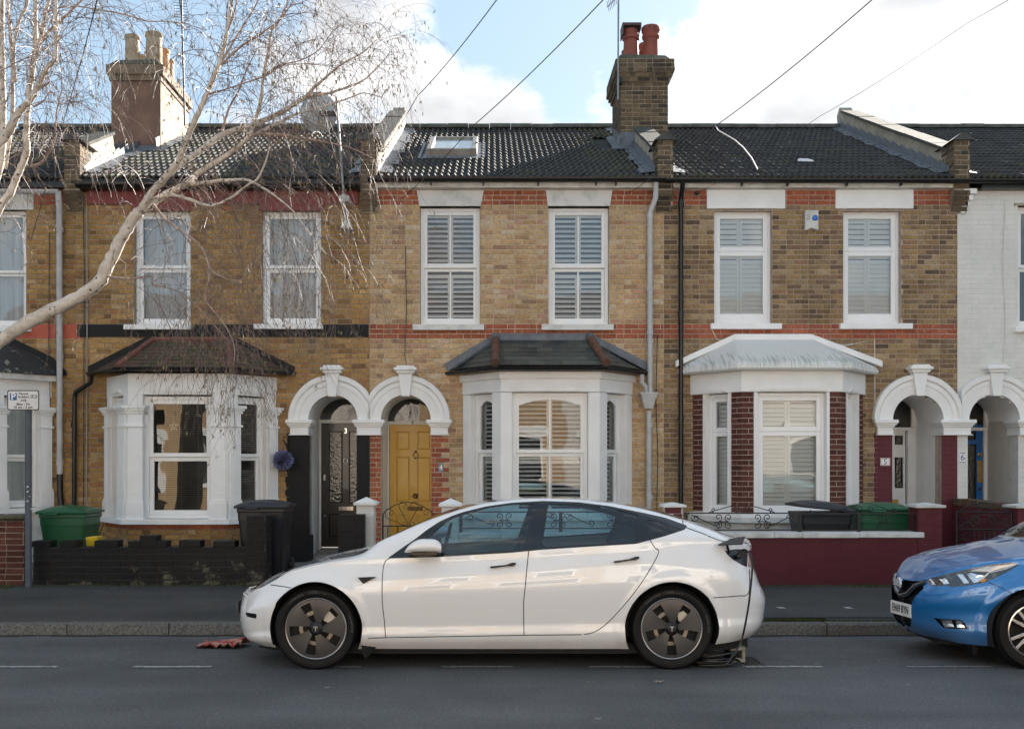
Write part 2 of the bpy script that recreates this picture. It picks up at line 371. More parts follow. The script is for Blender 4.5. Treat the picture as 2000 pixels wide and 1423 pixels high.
# ================================================================== the ground
def asphalt(name, base, c2, speck, rough=.85, sc=5):
    m = bpy.data.materials.new(name); m.use_nodes = True; t = m.node_tree; n = t.nodes; l = t.links; p = n['Principled BSDF']
    g = n.new('ShaderNodeNewGeometry')
    a = n.new('ShaderNodeTexNoise'); a.inputs['Scale'].default_value = .55; a.inputs['Detail'].default_value = 8; a.inputs['Roughness'].default_value = .62; l.new(g.outputs['Position'], a.inputs['Vector'])
    r = n.new('ShaderNodeValToRGB'); l.new(a.outputs['Fac'], r.inputs['Fac']); r.color_ramp.elements[0].position = .36; r.color_ramp.elements[0].color = (*c2, 1); r.color_ramp.elements[1].position = .62; r.color_ramp.elements[1].color = (*base, 1)
    b = n.new('ShaderNodeTexNoise'); b.inputs['Scale'].default_value = 190; b.inputs['Detail'].default_value = 2; l.new(g.outputs['Position'], b.inputs['Vector'])
    rr = n.new('ShaderNodeMapRange'); l.new(b.outputs['Fac'], rr.inputs['Value']); rr.inputs['From Min'].default_value = .35; rr.inputs['From Max'].default_value = .68; rr.inputs['To Min'].default_value = .55; rr.inputs['To Max'].default_value = 1.5
    mp2 = n.new('ShaderNodeMapping'); mp2.inputs['Scale'].default_value = (.22, 1.6, 1); l.new(g.outputs['Position'], mp2.inputs['Vector'])
    t2 = n.new('ShaderNodeTexNoise'); t2.inputs['Scale'].default_value = 1.1; t2.inputs['Detail'].default_value = 5; l.new(mp2.outputs[0], t2.inputs['Vector'])
    t3 = n.new('ShaderNodeTexNoise'); t3.inputs['Scale'].default_value = 44; t3.inputs['Detail'].default_value = 3; t3.inputs['Roughness'].default_value = .8; l.new(g.outputs['Position'], t3.inputs['Vector'])
    q2 = n.new('ShaderNodeMapRange'); l.new(t2.outputs['Fac'], q2.inputs['Value']); q2.inputs['From Min'].default_value = .3; q2.inputs['From Max'].default_value = .7; q2.inputs['To Min'].default_value = .82; q2.inputs['To Max'].default_value = 1.2
    q3 = n.new('ShaderNodeMapRange'); l.new(t3.outputs['Fac'], q3.inputs['Value']); q3.inputs['From Min'].default_value = .33; q3.inputs['From Max'].default_value = .7; q3.inputs['To Min'].default_value = .62; q3.inputs['To Max'].default_value = 1.45
    k1 = n.new('ShaderNodeMath'); k1.operation = 'MULTIPLY'; l.new(rr.outputs[0], k1.inputs[0]); l.new(q2.outputs[0], k1.inputs[1]); k2 = n.new('ShaderNodeMath'); k2.operation = 'MULTIPLY'; l.new(k1.outputs[0], k2.inputs[0]); l.new(q3.outputs[0], k2.inputs[1])
    sc_ = n.new('ShaderNodeVectorMath'); sc_.operation = 'SCALE'; l.new(r.outputs[0], sc_.inputs[0]); l.new(k2.outputs[0], sc_.inputs['Scale'])
    v = n.new('ShaderNodeTexVoronoi'); v.inputs['Scale'].default_value = sc; l.new(g.outputs['Position'], v.inputs['Vector'])
    vr = n.new('ShaderNodeMapRange'); l.new(v.outputs['Distance'], vr.inputs['Value']); vr.inputs['From Min'].default_value = .045; vr.inputs['From Max'].default_value = .03
    mx_ = n.new('ShaderNodeMixRGB'); l.new(vr.outputs[0], mx_.inputs['Fac']); l.new(sc_.outputs[0], mx_.inputs['Color1']); mx_.inputs['Color2'].default_value = (*speck, 1)
    l.new(mx_.outputs[0], p.inputs['Base Color']); p.inputs['Roughness'].default_value = rough; p.inputs['Specular IOR Level'].default_value = .35
    bu = n.new('ShaderNodeBump'); bu.inputs['Strength'].default_value = .6; bu.inputs['Distance'].default_value = .004; l.new(b.outputs['Fac'], bu.inputs['Height']); l.new(bu.outputs[0], p.inputs['Normal'])
    return m
road_m = asphalt('road_asphalt', (.110, .110, .111), (.074, .075, .078), (.24, .23, .21), .75, 1.6)
pave_m = asphalt('pavement_asphalt', (.066, .062, .057), (.042, .040, .037), (.17, .16, .14), .85, 3.5)
def road_z(y): return 0 if y < 8.5 else -.05*(y-8.5)/2.0
KY = 10.47
def sheet(name, x0, x1, prof, m, nx=2):
    mb = MB(); xs = [x0+(x1-x0)*i/nx for i in range(nx+1)]
    for i in range(nx):
        for (ya, za), (yb, zb) in zip(prof, prof[1:]): mb.quad((xs[i], ya, za), (xs[i+1], ya, za), (xs[i+1], yb, zb), (xs[i], yb, zb))
    o = mb.build(name, m, merge=True, smooth=180); tag(o, kind='structure'); return o
ground_m = mat('ground_earth', (.05, .048, .04), .95, var=.3, nscale=.5)
g_ = MB(); g_.quad((-600, -600, -.4), (600, -600, -.4), (600, 900, -.4), (-600, 900, -.4)); tag(g_.build('ground', ground_m), kind='structure')
sheet('road', -60, 60, [(3.0, -.03), (5.0, 0.0), (8.5, 0), (KY+.02, -.05)], road_m)
def pav_z(y): return .065+.04*(y-10.6)/2.8
sheet('pavement', -60, 60, [(KY+.13, .062), (13.42, .105)], pave_m)
sheet('far_pavement', -60, 60, [(-1.2, .11), (2.88, .07)], pave_m)
granite = mat('kerb_granite', (.135, .13, .118), .85, col2=(.06, .058, .052), nscale=45, bump=.5, bscale=60, thresh=(.35, .6))
kb = MB(); kb.bx(-60, 60, KY+.03, KY+.126, -.2, .05); kerb = tag(kb.build('kerb', mat('kerb_joint', (.05, .05, .045), .95)), kind='structure')
rg = random.Random(3); x = -11.0
while x < 11:
    L = rg.uniform(.62, 1.15); j = MB(); dz = rg.uniform(-.006, .006); dy = rg.uniform(-.008, .008); c = .018
    secs = []
    for i in range(7):
        q = rg.uniform(-.004, .004); xx = x+.006+(L-.012)*i/6
        secs.append([(xx, KY+dy+q, -.2), (xx, KY+dy+q+rg.uniform(-.003, .003), .066+dz-c), (xx, KY+dy+q+c, .066+dz+rg.uniform(-.004, .002)), (xx, KY+.135, .066+dz), (xx, KY+.135, -.2)])
    j.sweep(secs, closed_prof=True, caps=True); j.build('kerb_stone', granite, kerb, smooth=50); x += L
fk = MB(); fk.bx(-60, 60, 2.88, 3.01, -.2, .07); tag(fk.build('far_kerb', granite), kind='structure')
gard = MB()
for x0, x1 in ((-12, 14),): gard.quad((x0, 13.5, .13), (x1, 13.5, .13), (x1, 18.5, .13), (x0, 18.5, .13))
tag(gard.build('garden_ground', mat('garden_concrete', (.2, .19, .17), .9, col2=(.1, .095, .085), nscale=3, bump=.3)), kind='structure')
dm = MB(); rgd = random.Random(2); n_ = 160
for k in range(n_):
    xa, xb = -12+24*k/n_, -12+24*(k+1)/n_; e = KY-.03-.05*abs(math.sin(k*.7)+math.sin(k*.31)); dm.quad((xa, e, road_z(e)+.003), (xb, e, road_z(e)+.003), (xb, KY, road_z(KY)+.006), (xa, KY, road_z(KY)+.006))
tag(dm.build('gutter_dirt', mat('gutter_dirt', (.035, .03, .022), .95, var=.3, nscale=12)), kind='structure')
# inset paving slab strip and its studs
pm = MB(); s_z = .0745
pm.quad((2.25, 10.86, s_z-.001), (4.45, 10.86, s_z-.001), (4.05, 11.72, s_z+.012), (1.9, 11.72, s_z+.012)); tag(pm.build('pavement_patch', asphalt('patch_asphalt', (.062, .062, .063), (.05, .05, .05), (.2, .19, .18), .8, 6)), kind='structure')
sm = MB()
for px, py in ((1526, 1201), (1657, 1204)):
    Y = 11.5; x0 = X_(px-5, Y); sm.quad((x0, Y-.05, .083), (x0+.07, Y-.05, .083), (x0+.05, Y+.05, .085), (x0-.02, Y+.05, .085))
tag(sm.build('pavement_studs', mat('stud_paint', (.45, .43, .38), .7)), kind='structure')
# painted dashes on the road
dash_m = mat('worn_road_paint', (.45, .45, .43), .75, col2=(.12, .125, .13), nscale=38, thresh=(.38, .56), detail=8)
for a, b in ((-60, 112), (260, 413), (655, 706), (862, 1002), (1150, 1290), (1450, 1606), (1770, 1936)):
    mbd = MB(); Yd = 8.62; x0, x1 = X_(a, Yd), X_(b, Yd); n_ = 12; yw = [rg.uniform(-.006, .006) for _ in range(n_+1)]
    hw = .033 if a < 1700 else .02
    for i in range(n_):
        xa, xb = x0+(x1-x0)*i/n_, x0+(x1-x0)*(i+1)/n_
        mbd.quad((xa, Yd-hw+yw[i], .004), (xb, Yd-hw+yw[i+1], .004), (xb, Yd+hw+yw[i], .002), (xa, Yd+hw+yw[i+1], .002))
    tag(mbd.build('road_marking', dash_m), kind='structure')
# moss and weeds along the kerb and the wall foot
def tufts(name, spots, n, hmax, m, label, cat):
    mb = MB(); rg = random.Random(11)
    for _ in range(n):
        x0, x1, y0, y1, z = rg.choice(spots); x = rg.uniform(x0, x1); y = rg.uniform(y0, y1); h = hmax*rg.uniform(.2, 1)**1.5; a = rg.uniform(0, 6.28); wd = rg.uniform(.004, .012); lx, ly = rg.gauss(0, h*.6), rg.gauss(0, h*.6)
        mb.quad((x-wd*math.cos(a), y-wd*math.sin(a), z-.004), (x+wd*math.cos(a), y+wd*math.sin(a), z-.004), (x+lx, y+ly, z+h))
    return tag(mb.build(name, m), label, cat, kind='stuff')
moss_m = mat('moss', (.06, .085, .02), .95, col2=(.035, .035, .015), nscale=20)
tufts('moss', [(2.2, 8.5, 10.6, 10.68, .066), (2.25, 3.4, 10.6, 10.8, .067)], 8000, .022, moss_m, 'green moss strip along the top of the kerb', 'moss')
tufts('weeds', [(2.9, 7, 13.30, 13.39, .10), (4.5, 6.2, 13.2, 13.39, .10), (-6.6, -6.0, 13.1, 13.3, .10), (-5.8, -2.8, 13.34, 13.39, .1)], 5000, .035, mat('weed_green', (.09, .12, .03), .9, col2=(.05, .05, .02), nscale=15), 'low weeds growing at the foot of the garden walls', 'weeds')

# ================================================================== house pieces
def rect_frame(mb, u0, u1, z0, z1, t, d0, d1, fr, tb=None, tt=None):
    tb = tb or t; tt = tt or t
    mb.box(u0, u0+t, d0, d1, z0, z1, fr); mb.box(u1-t, u1, d0, d1, z0, z1, fr)
    mb.box(u0+t, u1-t, d0, d1, z0, z0+tb, fr); mb.box(u0+t, u1-t, d0, d1, z1-tt, z1, fr)
def pane(parent, u0, u1, z0, z1, d, fr, m=None):
    mb = MB(); mb.quad(fr(u0, d, z0), fr(u1, d, z0), fr(u1, d, z1), fr(u0, d, z1)); return mb.build('pane', m or (glass_up if z0 > 3.2 else glass), parent)
SLAT = {}
def slat_mesh(tilt, m):
    k = (tilt, m.name)
    if k not in SLAT:
        mb = MB(); c, s_ = math.cos(R(tilt)), math.sin(R(tilt)); w_ = .036; t = .0045
        def q(a, b): return (a*c-b*s_, a*s_+b*c)
        pts = [q(-w_, -.001), q(-w_*.6, -t), q(w_*.6, -t), q(w_, -.001), q(w_*.6, t), q(-w_*.6, t)]
        secs = [[(sx, y, z) for y, z in pts] for sx in (-.5, .5)]
        mb.sweep(secs, closed_prof=True, caps=True); o = mb.build('slat', m); SLAT[k] = o.data; bpy.data.objects.remove(o)
    return SLAT[k]
shut_m = mat('shutter_white', (.84, .84, .82), .45, var=.02)
def shutters(parent, fr, u0, u1, z0, z1, d, cols, bands, tilt, gap, name='shutter'):
    """louvred shutters: cols = list of (u0,u1) leaves, bands = list of (z0,z1)"""
    mb = MB()
    for a, b in cols:
        for c, e in bands: rect_frame(mb, a, b, c, e, .04, d-.03, d, fr, .06, .05)
    sh = mb.build(name, shut_m, parent); me = slat_mesh(tilt, shut_m)
    for a, b in cols:
        for c, e in bands:
            n = int((e-c-.14)/gap); g = (e-c-.13)/max(n, 1)
            for i in range(n):
                M_ = fr.mat((a+b)/2, d-.016, c+.068+g*(i+.5)) @ Matrix.Diagonal((b-a-.075, 1, 1, 1)); put(me, 'slat', M_, parent)
    return sh
def room_box(parent, fr, u0, u1, z0, z1, d, depth=2.2, m=room, back=None):
    mb = MB(); a, b, c, e = u0-.25, u1+.25, z0-.25, z1+.2; D = d-depth; q = fr
    if back:   # a window in the far wall lets the sky in
        wall_cells(mb, a, b, c, e, [('r',)+back], D-.1, D, fr)
    else: mb.quad(q(a, D, c), q(b, D, c), q(b, D, e), q(a, D, e))
    mb.quad(q(a, D, c), q(a, D, e), q(a, d, e), q(a, d, c)); mb.quad(q(b, d, c), q(b, d, e), q(b, D, e), q(b, D, c))
    mb.quad(q(a, D, e), q(b, D, e), q(b, d, e), q(a, d, e)); mb.quad(q(a, d, c), q(b, d, c), q(b, D, c), q(a, D, c))
    # dark lining round the opening
    for x0, x1, y0, y1 in ((a, u0, c, e), (u1, b, c, e), (u0, u1, c, z0), (u0, u1, z1, e)): mb.quad(q(x0, d, y0), q(x1, d, y0), q(x1, d, y1), q(x0, d, y1))
    return mb.build('interior', m, parent)
def curtain(parent, fr, u0, u1, z0, z1, d, m, seed=0, amp=.02, name='net_curtain'):
    rg = random.Random(seed); mb = MB(); n = int((u1-u0)/.012); secs = []; ph = [rg.uniform(0, 6) for _ in range(4)]
    for i in range(n+1):
        u = u0+(u1-u0)*i/n; dd = amp*(math.sin(u*55+ph[0])+.6*math.sin(u*93+ph[1])+.5*math.sin(u*23+ph[2]))
        secs.append([fr(u, d+dd, z0+(z1-z0)*k/6) if True else 0 for k in range(7)])
    mb.sweep(secs); return mb.build(name, m, parent, smooth=180)
def net_mat():
    m = bpy.data.materials.new('net_curtain'); m.use_nodes = True; t = m.node_tree; n = t.nodes; l = t.links; p = n['Principled BSDF']
    p.inputs['Base Color'].default_value = (.80, .82, .84, 1); p.inputs['Roughness'].default_value = .9
    tr = n.new('ShaderNodeBsdfTransparent'); mx_ = n.new('ShaderNodeMixShader'); mx_.inputs[0].default_value = .78
    l.new(tr.outputs[0], mx_.inputs[1]); l.new(p.outputs[0], mx_.inputs[2]); l.new(mx_.outputs[0], n['Material Output'].inputs['Surface']); return m
net_m = net_mat()
drape_m = mat('curtain_cloth', (.62, .66, .64), .9, var=.05)
def sash_window(parent, fr, u0, u1, z0, z1, zm, d, tf=.05, ts=.05, mull=True, frame_m=None, arch=False, cols=None, name='window', low_back=.035, tb=None):
    """two stacked lights meeting at zm; returns the frame object"""
    frame_m = frame_m or white2; mb = MB()
    rect_frame(mb, u0, u1, z0, z1, tf, d-.11, d, fr)
    a, b, c, e = u0+tf, u1-tf, z0+tf, z1-tf
    rect_frame(mb, a, b, zm, e, ts, d-.06, d-.015, fr, tb or ts)
    rect_frame(mb, a, b, c, zm-.003, ts, d-.06-low_back, d-.015-low_back, fr, ts*1.1, ts)
    um = (a+b)/2
    if mull:
        mb.box(um-.014, um+.014, d-.055, d-.02, zm+(tb or ts), e-ts, fr); mb.box(um-.014, um+.014, d-.055-low_back, d-.02-low_back, c+ts*1.1, zm-.003-ts, fr)
    if arch:
        rise = .085; hw = (b-a)/2-ts; zt = e-ts
        for sgn in (-1, 1): mb.poly([(um+sgn*hw*(1-k/8), zt-rise*(1-k/8)**2) for k in range(9)]+[(um+sgn*hw, zt)], d-.058, d-.018, fr)
    w_ = mb.build(name, frame_m, parent, bev=.004)
    L = [(a+ts, um-.014), (um+.014, b-ts)] if mull else [(a+ts, b-ts)]
    for p, q in L:
        pane(w_, p, q, zm+(tb or ts), e-ts, d-.04, fr); pane(w_, p, q, c+ts*1.1, zm-.003-ts, d-.04-low_back, fr)
    return w_
def sill(parent, fr, u0, u1, z0, z1, out=.09, m=None):
    mb = MB(); mb.hexa([fr(u0, out, z0), fr(u1, out, z0), fr(u1, -.12, z0), fr(u0, -.12, z0), fr(u0, out, z1-.012), fr(u1, out, z1-.012), fr(u1, -.12, z1+.008), fr(u0, -.12, z1+.008)])
    return mb.build('window_sill', m or white, parent, bev=.006)
def Zf(py): return Z_(py, YF)
def Xf(px): return X_(px, YF)

ROOF_PITCH = math.atan2(2.43, 5.38); EY, EZ = 16.12, 5.99; RIDGE_Y = 21.5
tile_m = mat('concrete_tile', (.062, .061, .060), .82, spec=.25, col2=(.036, .036, .036), nscale=3.5, bump=.5, bscale=90)
tile_moss = mat('mossy_tile', (.055, .058, .03), .85, col2=(.035, .036, .027), nscale=8, bump=.5, bscale=60)
ridge_m = mat('ridge_tile_grey', (.10, .10, .09), .8, col2=(.05, .055, .04), nscale=6, bump=.4)
def slope(u, v, h=0):   # point on the roof: u = world x, v up the slope, h above it
    c, s_ = math.cos(ROOF_PITCH), math.sin(ROOF_PITCH); return (u, EY+v*c-h*s_, EZ+v*s_+h*c)
def make_tile(m, seed):
    mb = MB(); rgt = random.Random(seed); prof = []; n = 3
    for k in range(n):
        b = k*.1
        prof += [(b, 0), (b+.030, .0), (b+.044, .026), (b+.062, .034), (b+.080, .026)]
    prof.append((.3, 0))
    c, s_ = math.cos(ROOF_PITCH), math.sin(ROOF_PITCH); L = .37
    def P(u, v, h): return (u-.15, v*c-h*s_, v*s_+h*c)
    th = .030
    top0 = [P(u, 0, h+th+rgt.uniform(-.002, .002)) for u, h in prof]; top1 = [P(u, L, h+.006) for u, h in prof]; bot = [P(u, 0, h*.75+.004) for u, h in prof]
    k = len(prof); v = top0+top1+bot
    f = [(i, i+1, i+1+k, i+k) for i in range(k-1)]+[(i+2*k, i+1+2*k, i+1, i) for i in range(k-1)]
    mb.faces(v, f); o = mb.build('roof_tile', m); me = o.data; bpy.data.objects.remove(o); return me
TILES = [make_tile(tile_m, i) for i in range(3)]; TILESM = [make_tile(tile_moss, 9)]
def roof(house, x0, x1, skip=(), mossy=None, seed=0, limit=300):
    SL = (RIDGE_Y-EY)/math.cos(ROOF_PITCH); rg = random.Random(seed)
    mb = MB(); mb.quad(slope(x0, -.02, -.01), slope(x1, -.02, -.01), slope(x1, SL, -.01), slope(x0, SL, -.01))
    ry, rz = slope(0, SL)[1:]
    mb.quad((x1, ry, rz-.01), (x1, ry+5.1, rz-2.45), (x0, ry+5.1, rz-2.45), (x0, ry, rz-.01))
    rf = mb.build('roof', mat('roof_felt', (.03, .03, .03), .9), house)
    rows = int(SL/.325)+1; n = max(1, round((x1-x0)/.30)); wd = (x1-x0)/n
    for r in range(rows):
        for k in range(n):
            u = x0+wd*(k+.5); v = r*.325
            if any(a < u < b and c < v+.16 < e for a, b, c, e in skip): continue
            if v+.37 > SL: v = SL-.34
            me = rg.choice(TILESM if mossy and mossy(u, v, rg) else TILES); p = slope(u, v, rg.uniform(0, .004))
            put(me, 'roof_tile', Matrix.Translation(p) @ Matrix.Rotation(rg.uniform(-.006, .006), 4, 'Y') @ Matrix.Diagonal((wd/.3, 1, 1, 1)), rf)
    mr = MB(); secs = []
    for k in range(9):
        q = math.pi*k/8; secs.append((-.13*math.cos(q), .02+.11*math.sin(q)))
    nr = max(1, round((x1-x0)/.45)); L = (x1-x0)/nr
    for k in range(nr):
        m_ = MB(); a, b = x0+k*L+.004, x0+(k+1)*L-.004; dz = rg.uniform(-.006, .006)
        m_.sweep([[(xx, ry+y, rz+z+dz) for y, z in secs] for xx in (a, b)], caps=True); m_.build('ridge_tile', ridge_m, house, smooth=50)
    return rf
def gutter(house, pts, m=blackpl, r=.055, name='gutter', brackets=()):
    mb = MB(); secs = []
    V = [Vector(p) for p in pts]
    for i, p in enumerate(V):
        t = (V[min(i+1, len(V)-1)]-V[max(i-1, 0)]).normalized(); n = Vector((t.y, -t.x, 0)).normalized()
        # mitre
        if 0 < i < len(V)-1:
            t1 = (V[i]-V[i-1]).normalized(); k = 1/max(.5, n.dot(Vector((t1.y, -t1.x, 0)).normalized()))
        else: k = 1
        prof = [(math.cos(q)*r*1.05, math.sin(q)*r) for q in [math.pi*j/8 for j in range(8, 17)]]
        prof += [(r*.92, 0), (r*.8, -r*.5), (0, -r*.85), (-r*.8, -r*.5), (-r*.92, 0)]
        secs.append([tuple(p+n*(k*a)+Vector((0, 0, b))) for a, b in prof])
    mb.sweep(secs, closed_prof=True, caps=True)
    for bx_, by_ in brackets: mb.bx(bx_-.012, bx_+.012, by_, by_+.08, pts[0][2]-.1, pts[0][2]-.01)
    return mb.build(name, m, house, smooth=40)
def parapet(house, xc, seed=0, front_pier=True, w_=.24, up=.34, vtop=None, face='dirt', coping=True, lip='right', upright=0.):
    """party wall standing proud of the roof, with coping stones and lead flashing"""
    SL = (RIDGE_Y-EY)/math.cos(ROOF_PITCH); mb = MB(); a = .45; vt = vtop or SL+.15
    def P(v, h, x): return slope(x, v, h)
    hw = w_/2
    pts = [(a, -.1), (vt, -.1), (vt, up), (a, up)]
    if vtop is None: pts = [(a, -.1), (SL, -.1), (SL+.25, up-.1), (SL+.15, up+.08), (SL-.1, up), (a, up)]
    A = [P(v, h, xc-hw) for v, h in pts]; B = [P(v, h, xc+hw) for v, h in pts]; n = len(pts)
    mb.faces(A+B, [tuple(range(n))[::-1], tuple(range(n, 2*n))]+[(i, (i+1) % n, (i+1) % n+n, i+n) for i in range(n)])
    pw = mb.build('parapet', cement, house)
    rg = random.Random(seed)
    if coping:
        v = a-.05; end = pts[-2][0] if vtop is None else vt
        while v < end-.05:
            L = min(.62, end-v); m_ = MB(); e = hw+.045; h0 = up; h1 = up+.05; dz = rg.uniform(0, .01)
            m_.hexa([P(v+.005, h0+dz, xc-e), P(v+.005, h0+dz, xc+e), P(v+L-.005, h0+dz, xc+e), P(v+L-.005, h0+dz, xc-e), P(v+.005, h1+dz, xc-e), P(v+.005, h1+dz, xc+e), P(v+L-.005, h1+dz, xc+e), P(v+L-.005, h1+dz, xc-e)])
            m_.build('coping_stone', mat('coping_stone', (.10, .097, .085), .9, spec=.15, col2=(.065, .068, .06), nscale=5, bump=.4), pw); v += L
    # brick kneeler pier at the eaves with a corbelled foot below the gutter
    z0 = 5.50; z1 = 6.58; mbk = MB(); Y0 = 16.13; kw = .125
    core = MB(); core.bx(xc-kw+.01, xc+kw-.01, Y0+.01, 16.75, 5.84, z1)
    core.hexa([(xc-kw, 16.285, z0), (xc+kw, 16.285, z0), (xc+kw, 16.34, z0), (xc-kw, 16.34, z0), (xc-kw+.01, Y0+.01, 5.84), (xc+kw-.01, Y0+.01, 5.84), (xc+kw-.01, 16.34, 5.84), (xc-kw+.01, 16.34, 5.84)])
    pr = core.build('kneeler', mortar_d, house)
    lay_bricks(pr, -kw, kw, 5.84, z1, Fr(xc, Y0+.01), face, mass=mbk, seed=seed+1)
    for sgn, frs in ((1, Fr(xc+kw-.01, Y0, 0, 1)), (-1, Fr(xc-kw+.01, 16.6, 0, -1))):
        lay_bricks(pr, .0 if sgn > 0 else .0, .46, 5.95, z1, frs, face, mass=mbk, seed=seed+3)
    for k in range(4): lay_bricks(pr, -kw, kw, z0+.02+k*COURSE, z0+.02+(k+1)*COURSE, Fr(xc, 16.28-.035*(k+1)), face, mass=mbk, seed=seed+5+k, depth=.02)
    st = MB()
    for k in range(4): st.bx(xc-kw, xc+kw, 16.28-.035*(k+1), 16.30, z0+.022+k*COURSE, z0+.018+(k+1)*COURSE)
    st.build('corbel', mortar_d, pr)
    tag(mbk.build('brick', mass_mats(), pr, attr=True), kind='stuff')
    cp = MB(); cp.hexa([(xc-kw-.05, Y0-.04, z1), (xc+kw+.05, Y0-.04, z1), (xc+kw+.05, 16.75, z1), (xc-kw-.05, 16.75, z1), (xc-.03, Y0-.04, z1+.11), (xc+.03, Y0-.04, z1+.11), (xc+.03, 16.75, z1+.11), (xc-.03, 16.75, z1+.11)])
    cp.build('kneeler_cap', mat('coping_dark', (.07, .07, .065), .8, var=.3), pr)
    # lead
    for s_ in (1, -1):
        m_ = MB(); n_ = 13; end = SL-.05
        for k in range(n_):
            v0, v1 = .25+(end-.25)*k/n_, .25+(end-.25)*(k+1)/n_; e = xc+s_*hw; wv = .2 + .04*math.sin(k*2.1+seed)
            m_.faces([P(v0, .05, e+s_*(wv+.02)), P(v1, .05, e+s_*wv), P(v1, .07, e+s_*.01), P(v0, .07, e+s_*.01), P(v1, .20, e+s_*.012), P(v0, .15, e+s_*.012)], [(0, 1, 2, 3) if s_ > 0 else (3, 2, 1, 0), (3, 2, 4, 5) if s_ > 0 else (5, 4, 2, 3)])
        m_.build('lead_flashing', lead, pw)
    return pw

# ---- bay windows -------------------------------------------------
BP, BW, BF_ = .75, 1.32, .73
def bay_off(cx, d, yback=YF+.0):
    ux, uy = BW-BF_, -BP; l = math.hypot(ux, uy); ux /= l; uy /= l; nx, ny = uy, -ux
    wx, wy = cx-BW+nx*d, YF+ny*d
    tb = (yback-wy)/uy; xb = wx+tb*ux
    tf = (YF-BP-d-wy)/uy; xf = wx+tf*ux
    return [(xb, yback), (xf, YF-BP-d), (2*cx-xf, YF-BP-d), (2*cx-xb, yback)]
def bay_faces(cx):
    return (Fr(cx-BW, YF, BW-BF_, -BP), Fr(cx, YF-BP), Fr(cx+BF_, YF-BP, BW-BF_, BP))
BL_ = math.hypot(BW-BF_, BP)
def band(parent, name, cx, d, z0, z1, m, inner=None, bev=.005, yb=YF):
    mb = MB(); o = bay_off(cx, d, yb)
    if inner is None: mb.plan(o, z0, z1)
    else:
        i = bay_off(cx, inner, yb)
        for k in range(3): mb.plan([o[k], o[k+1], i[k+1], i[k]], z0, z1)
    return mb.build(name, m, parent, bev=bev, merge=True)
def tile_face(parent, name, A, B, C, D, rows, wd, m, seed=0, th=.012, bond=.5, taper=True):
    """covers the sloping quad A-B (eaves) C-D (top) with separate overlapping slates clipped at the hips"""
    rg = random.Random(seed); A, B, C, D = map(Vector, (A, B, C, D)); n = (B-A).cross(D-A).normalized(); ms = m if isinstance(m, list) else [m]
    U = (B-A).normalized()
    for r in range(rows):
        v0, v1 = r/rows, min(1, (r+1.06)/rows); a0, b0 = A.lerp(D, v0), B.lerp(C, v0); a1, b1 = A.lerp(D, v1), B.lerp(C, v1)
        W = (b0-a0).length; off = (a1-a0).dot(U); off2 = (b0-b1).dot(U); up = (a1-a0)-U*off
        x = -wd*bond*(r % 2)-wd*rg.random()*.1
        while x < W:
            p, q = max(x+.003, 0), min(x+wd-.003, W)
            p1, q1 = max(p, off), min(q, W-off2); x += wd
            if q-p < .03: continue
            if q1 < p1: q1 = p1 = (min(max((p+q)/2, off), W-off2))
            j = rg.uniform(-.003, .003); base = a0+U*p+n*(th+j*.5); b_ = a0+U*q+n*(th+j*.5+rg.uniform(0, .003))
            t1 = a0+U*p1+up+n*.002; t2 = a0+U*q1+up+n*.002; mb = MB()
            mb.faces([tuple(k) for k in (base, b_, t2, t1, base-n*th, b_-n*th)], [(0, 1, 2, 3), (4, 5, 1, 0), (1, 5, 2), (4, 0, 3)]); mb.build(name, rg.choice(ms), parent)

def opening_pier(parent, cx, uL, uF, z0, z1, m, bev=.006, inn=.22, extra=0.):
    """corner posts between canted and front lights; uL = length kept on the canted face, uF = kept on the front"""
    fl, ff, fr_ = bay_faces(cx); c = bay_off(cx, extra); ci = bay_off(cx, -inn); out_ = []
    for side in (0, 1):
        mb = MB()
        if side == 0:
            pts = [fl(BL_-uL, extra, 0)[:2], c[1], ff(-BF_+uF, extra, 0)[:2], ff(-BF_+uF, -inn, 0)[:2], ci[1], fl(BL_-uL, -inn, 0)[:2]]
        else:
            pts = [ff(BF_-uF, extra, 0)[:2], c[2], fr_(uL, extra, 0)[:2], fr_(uL, -inn, 0)[:2], ci[2], ff(BF_-uF, -inn, 0)[:2]]
        mb.plan(pts, z0, z1); out_.append(mb.build('bay_pier', m, parent, bev=bev))
    for side, f in ((0, fl), (1, fr_)):
        mb = MB(); a, b = (0.02, .21) if side == 0 else (BL_-.21, BL_-.02); mb.box(a, b, -inn, extra, z0, z1, f); out_.append(mb.build('bay_jamb', m, parent, bev=bev))
    return out_

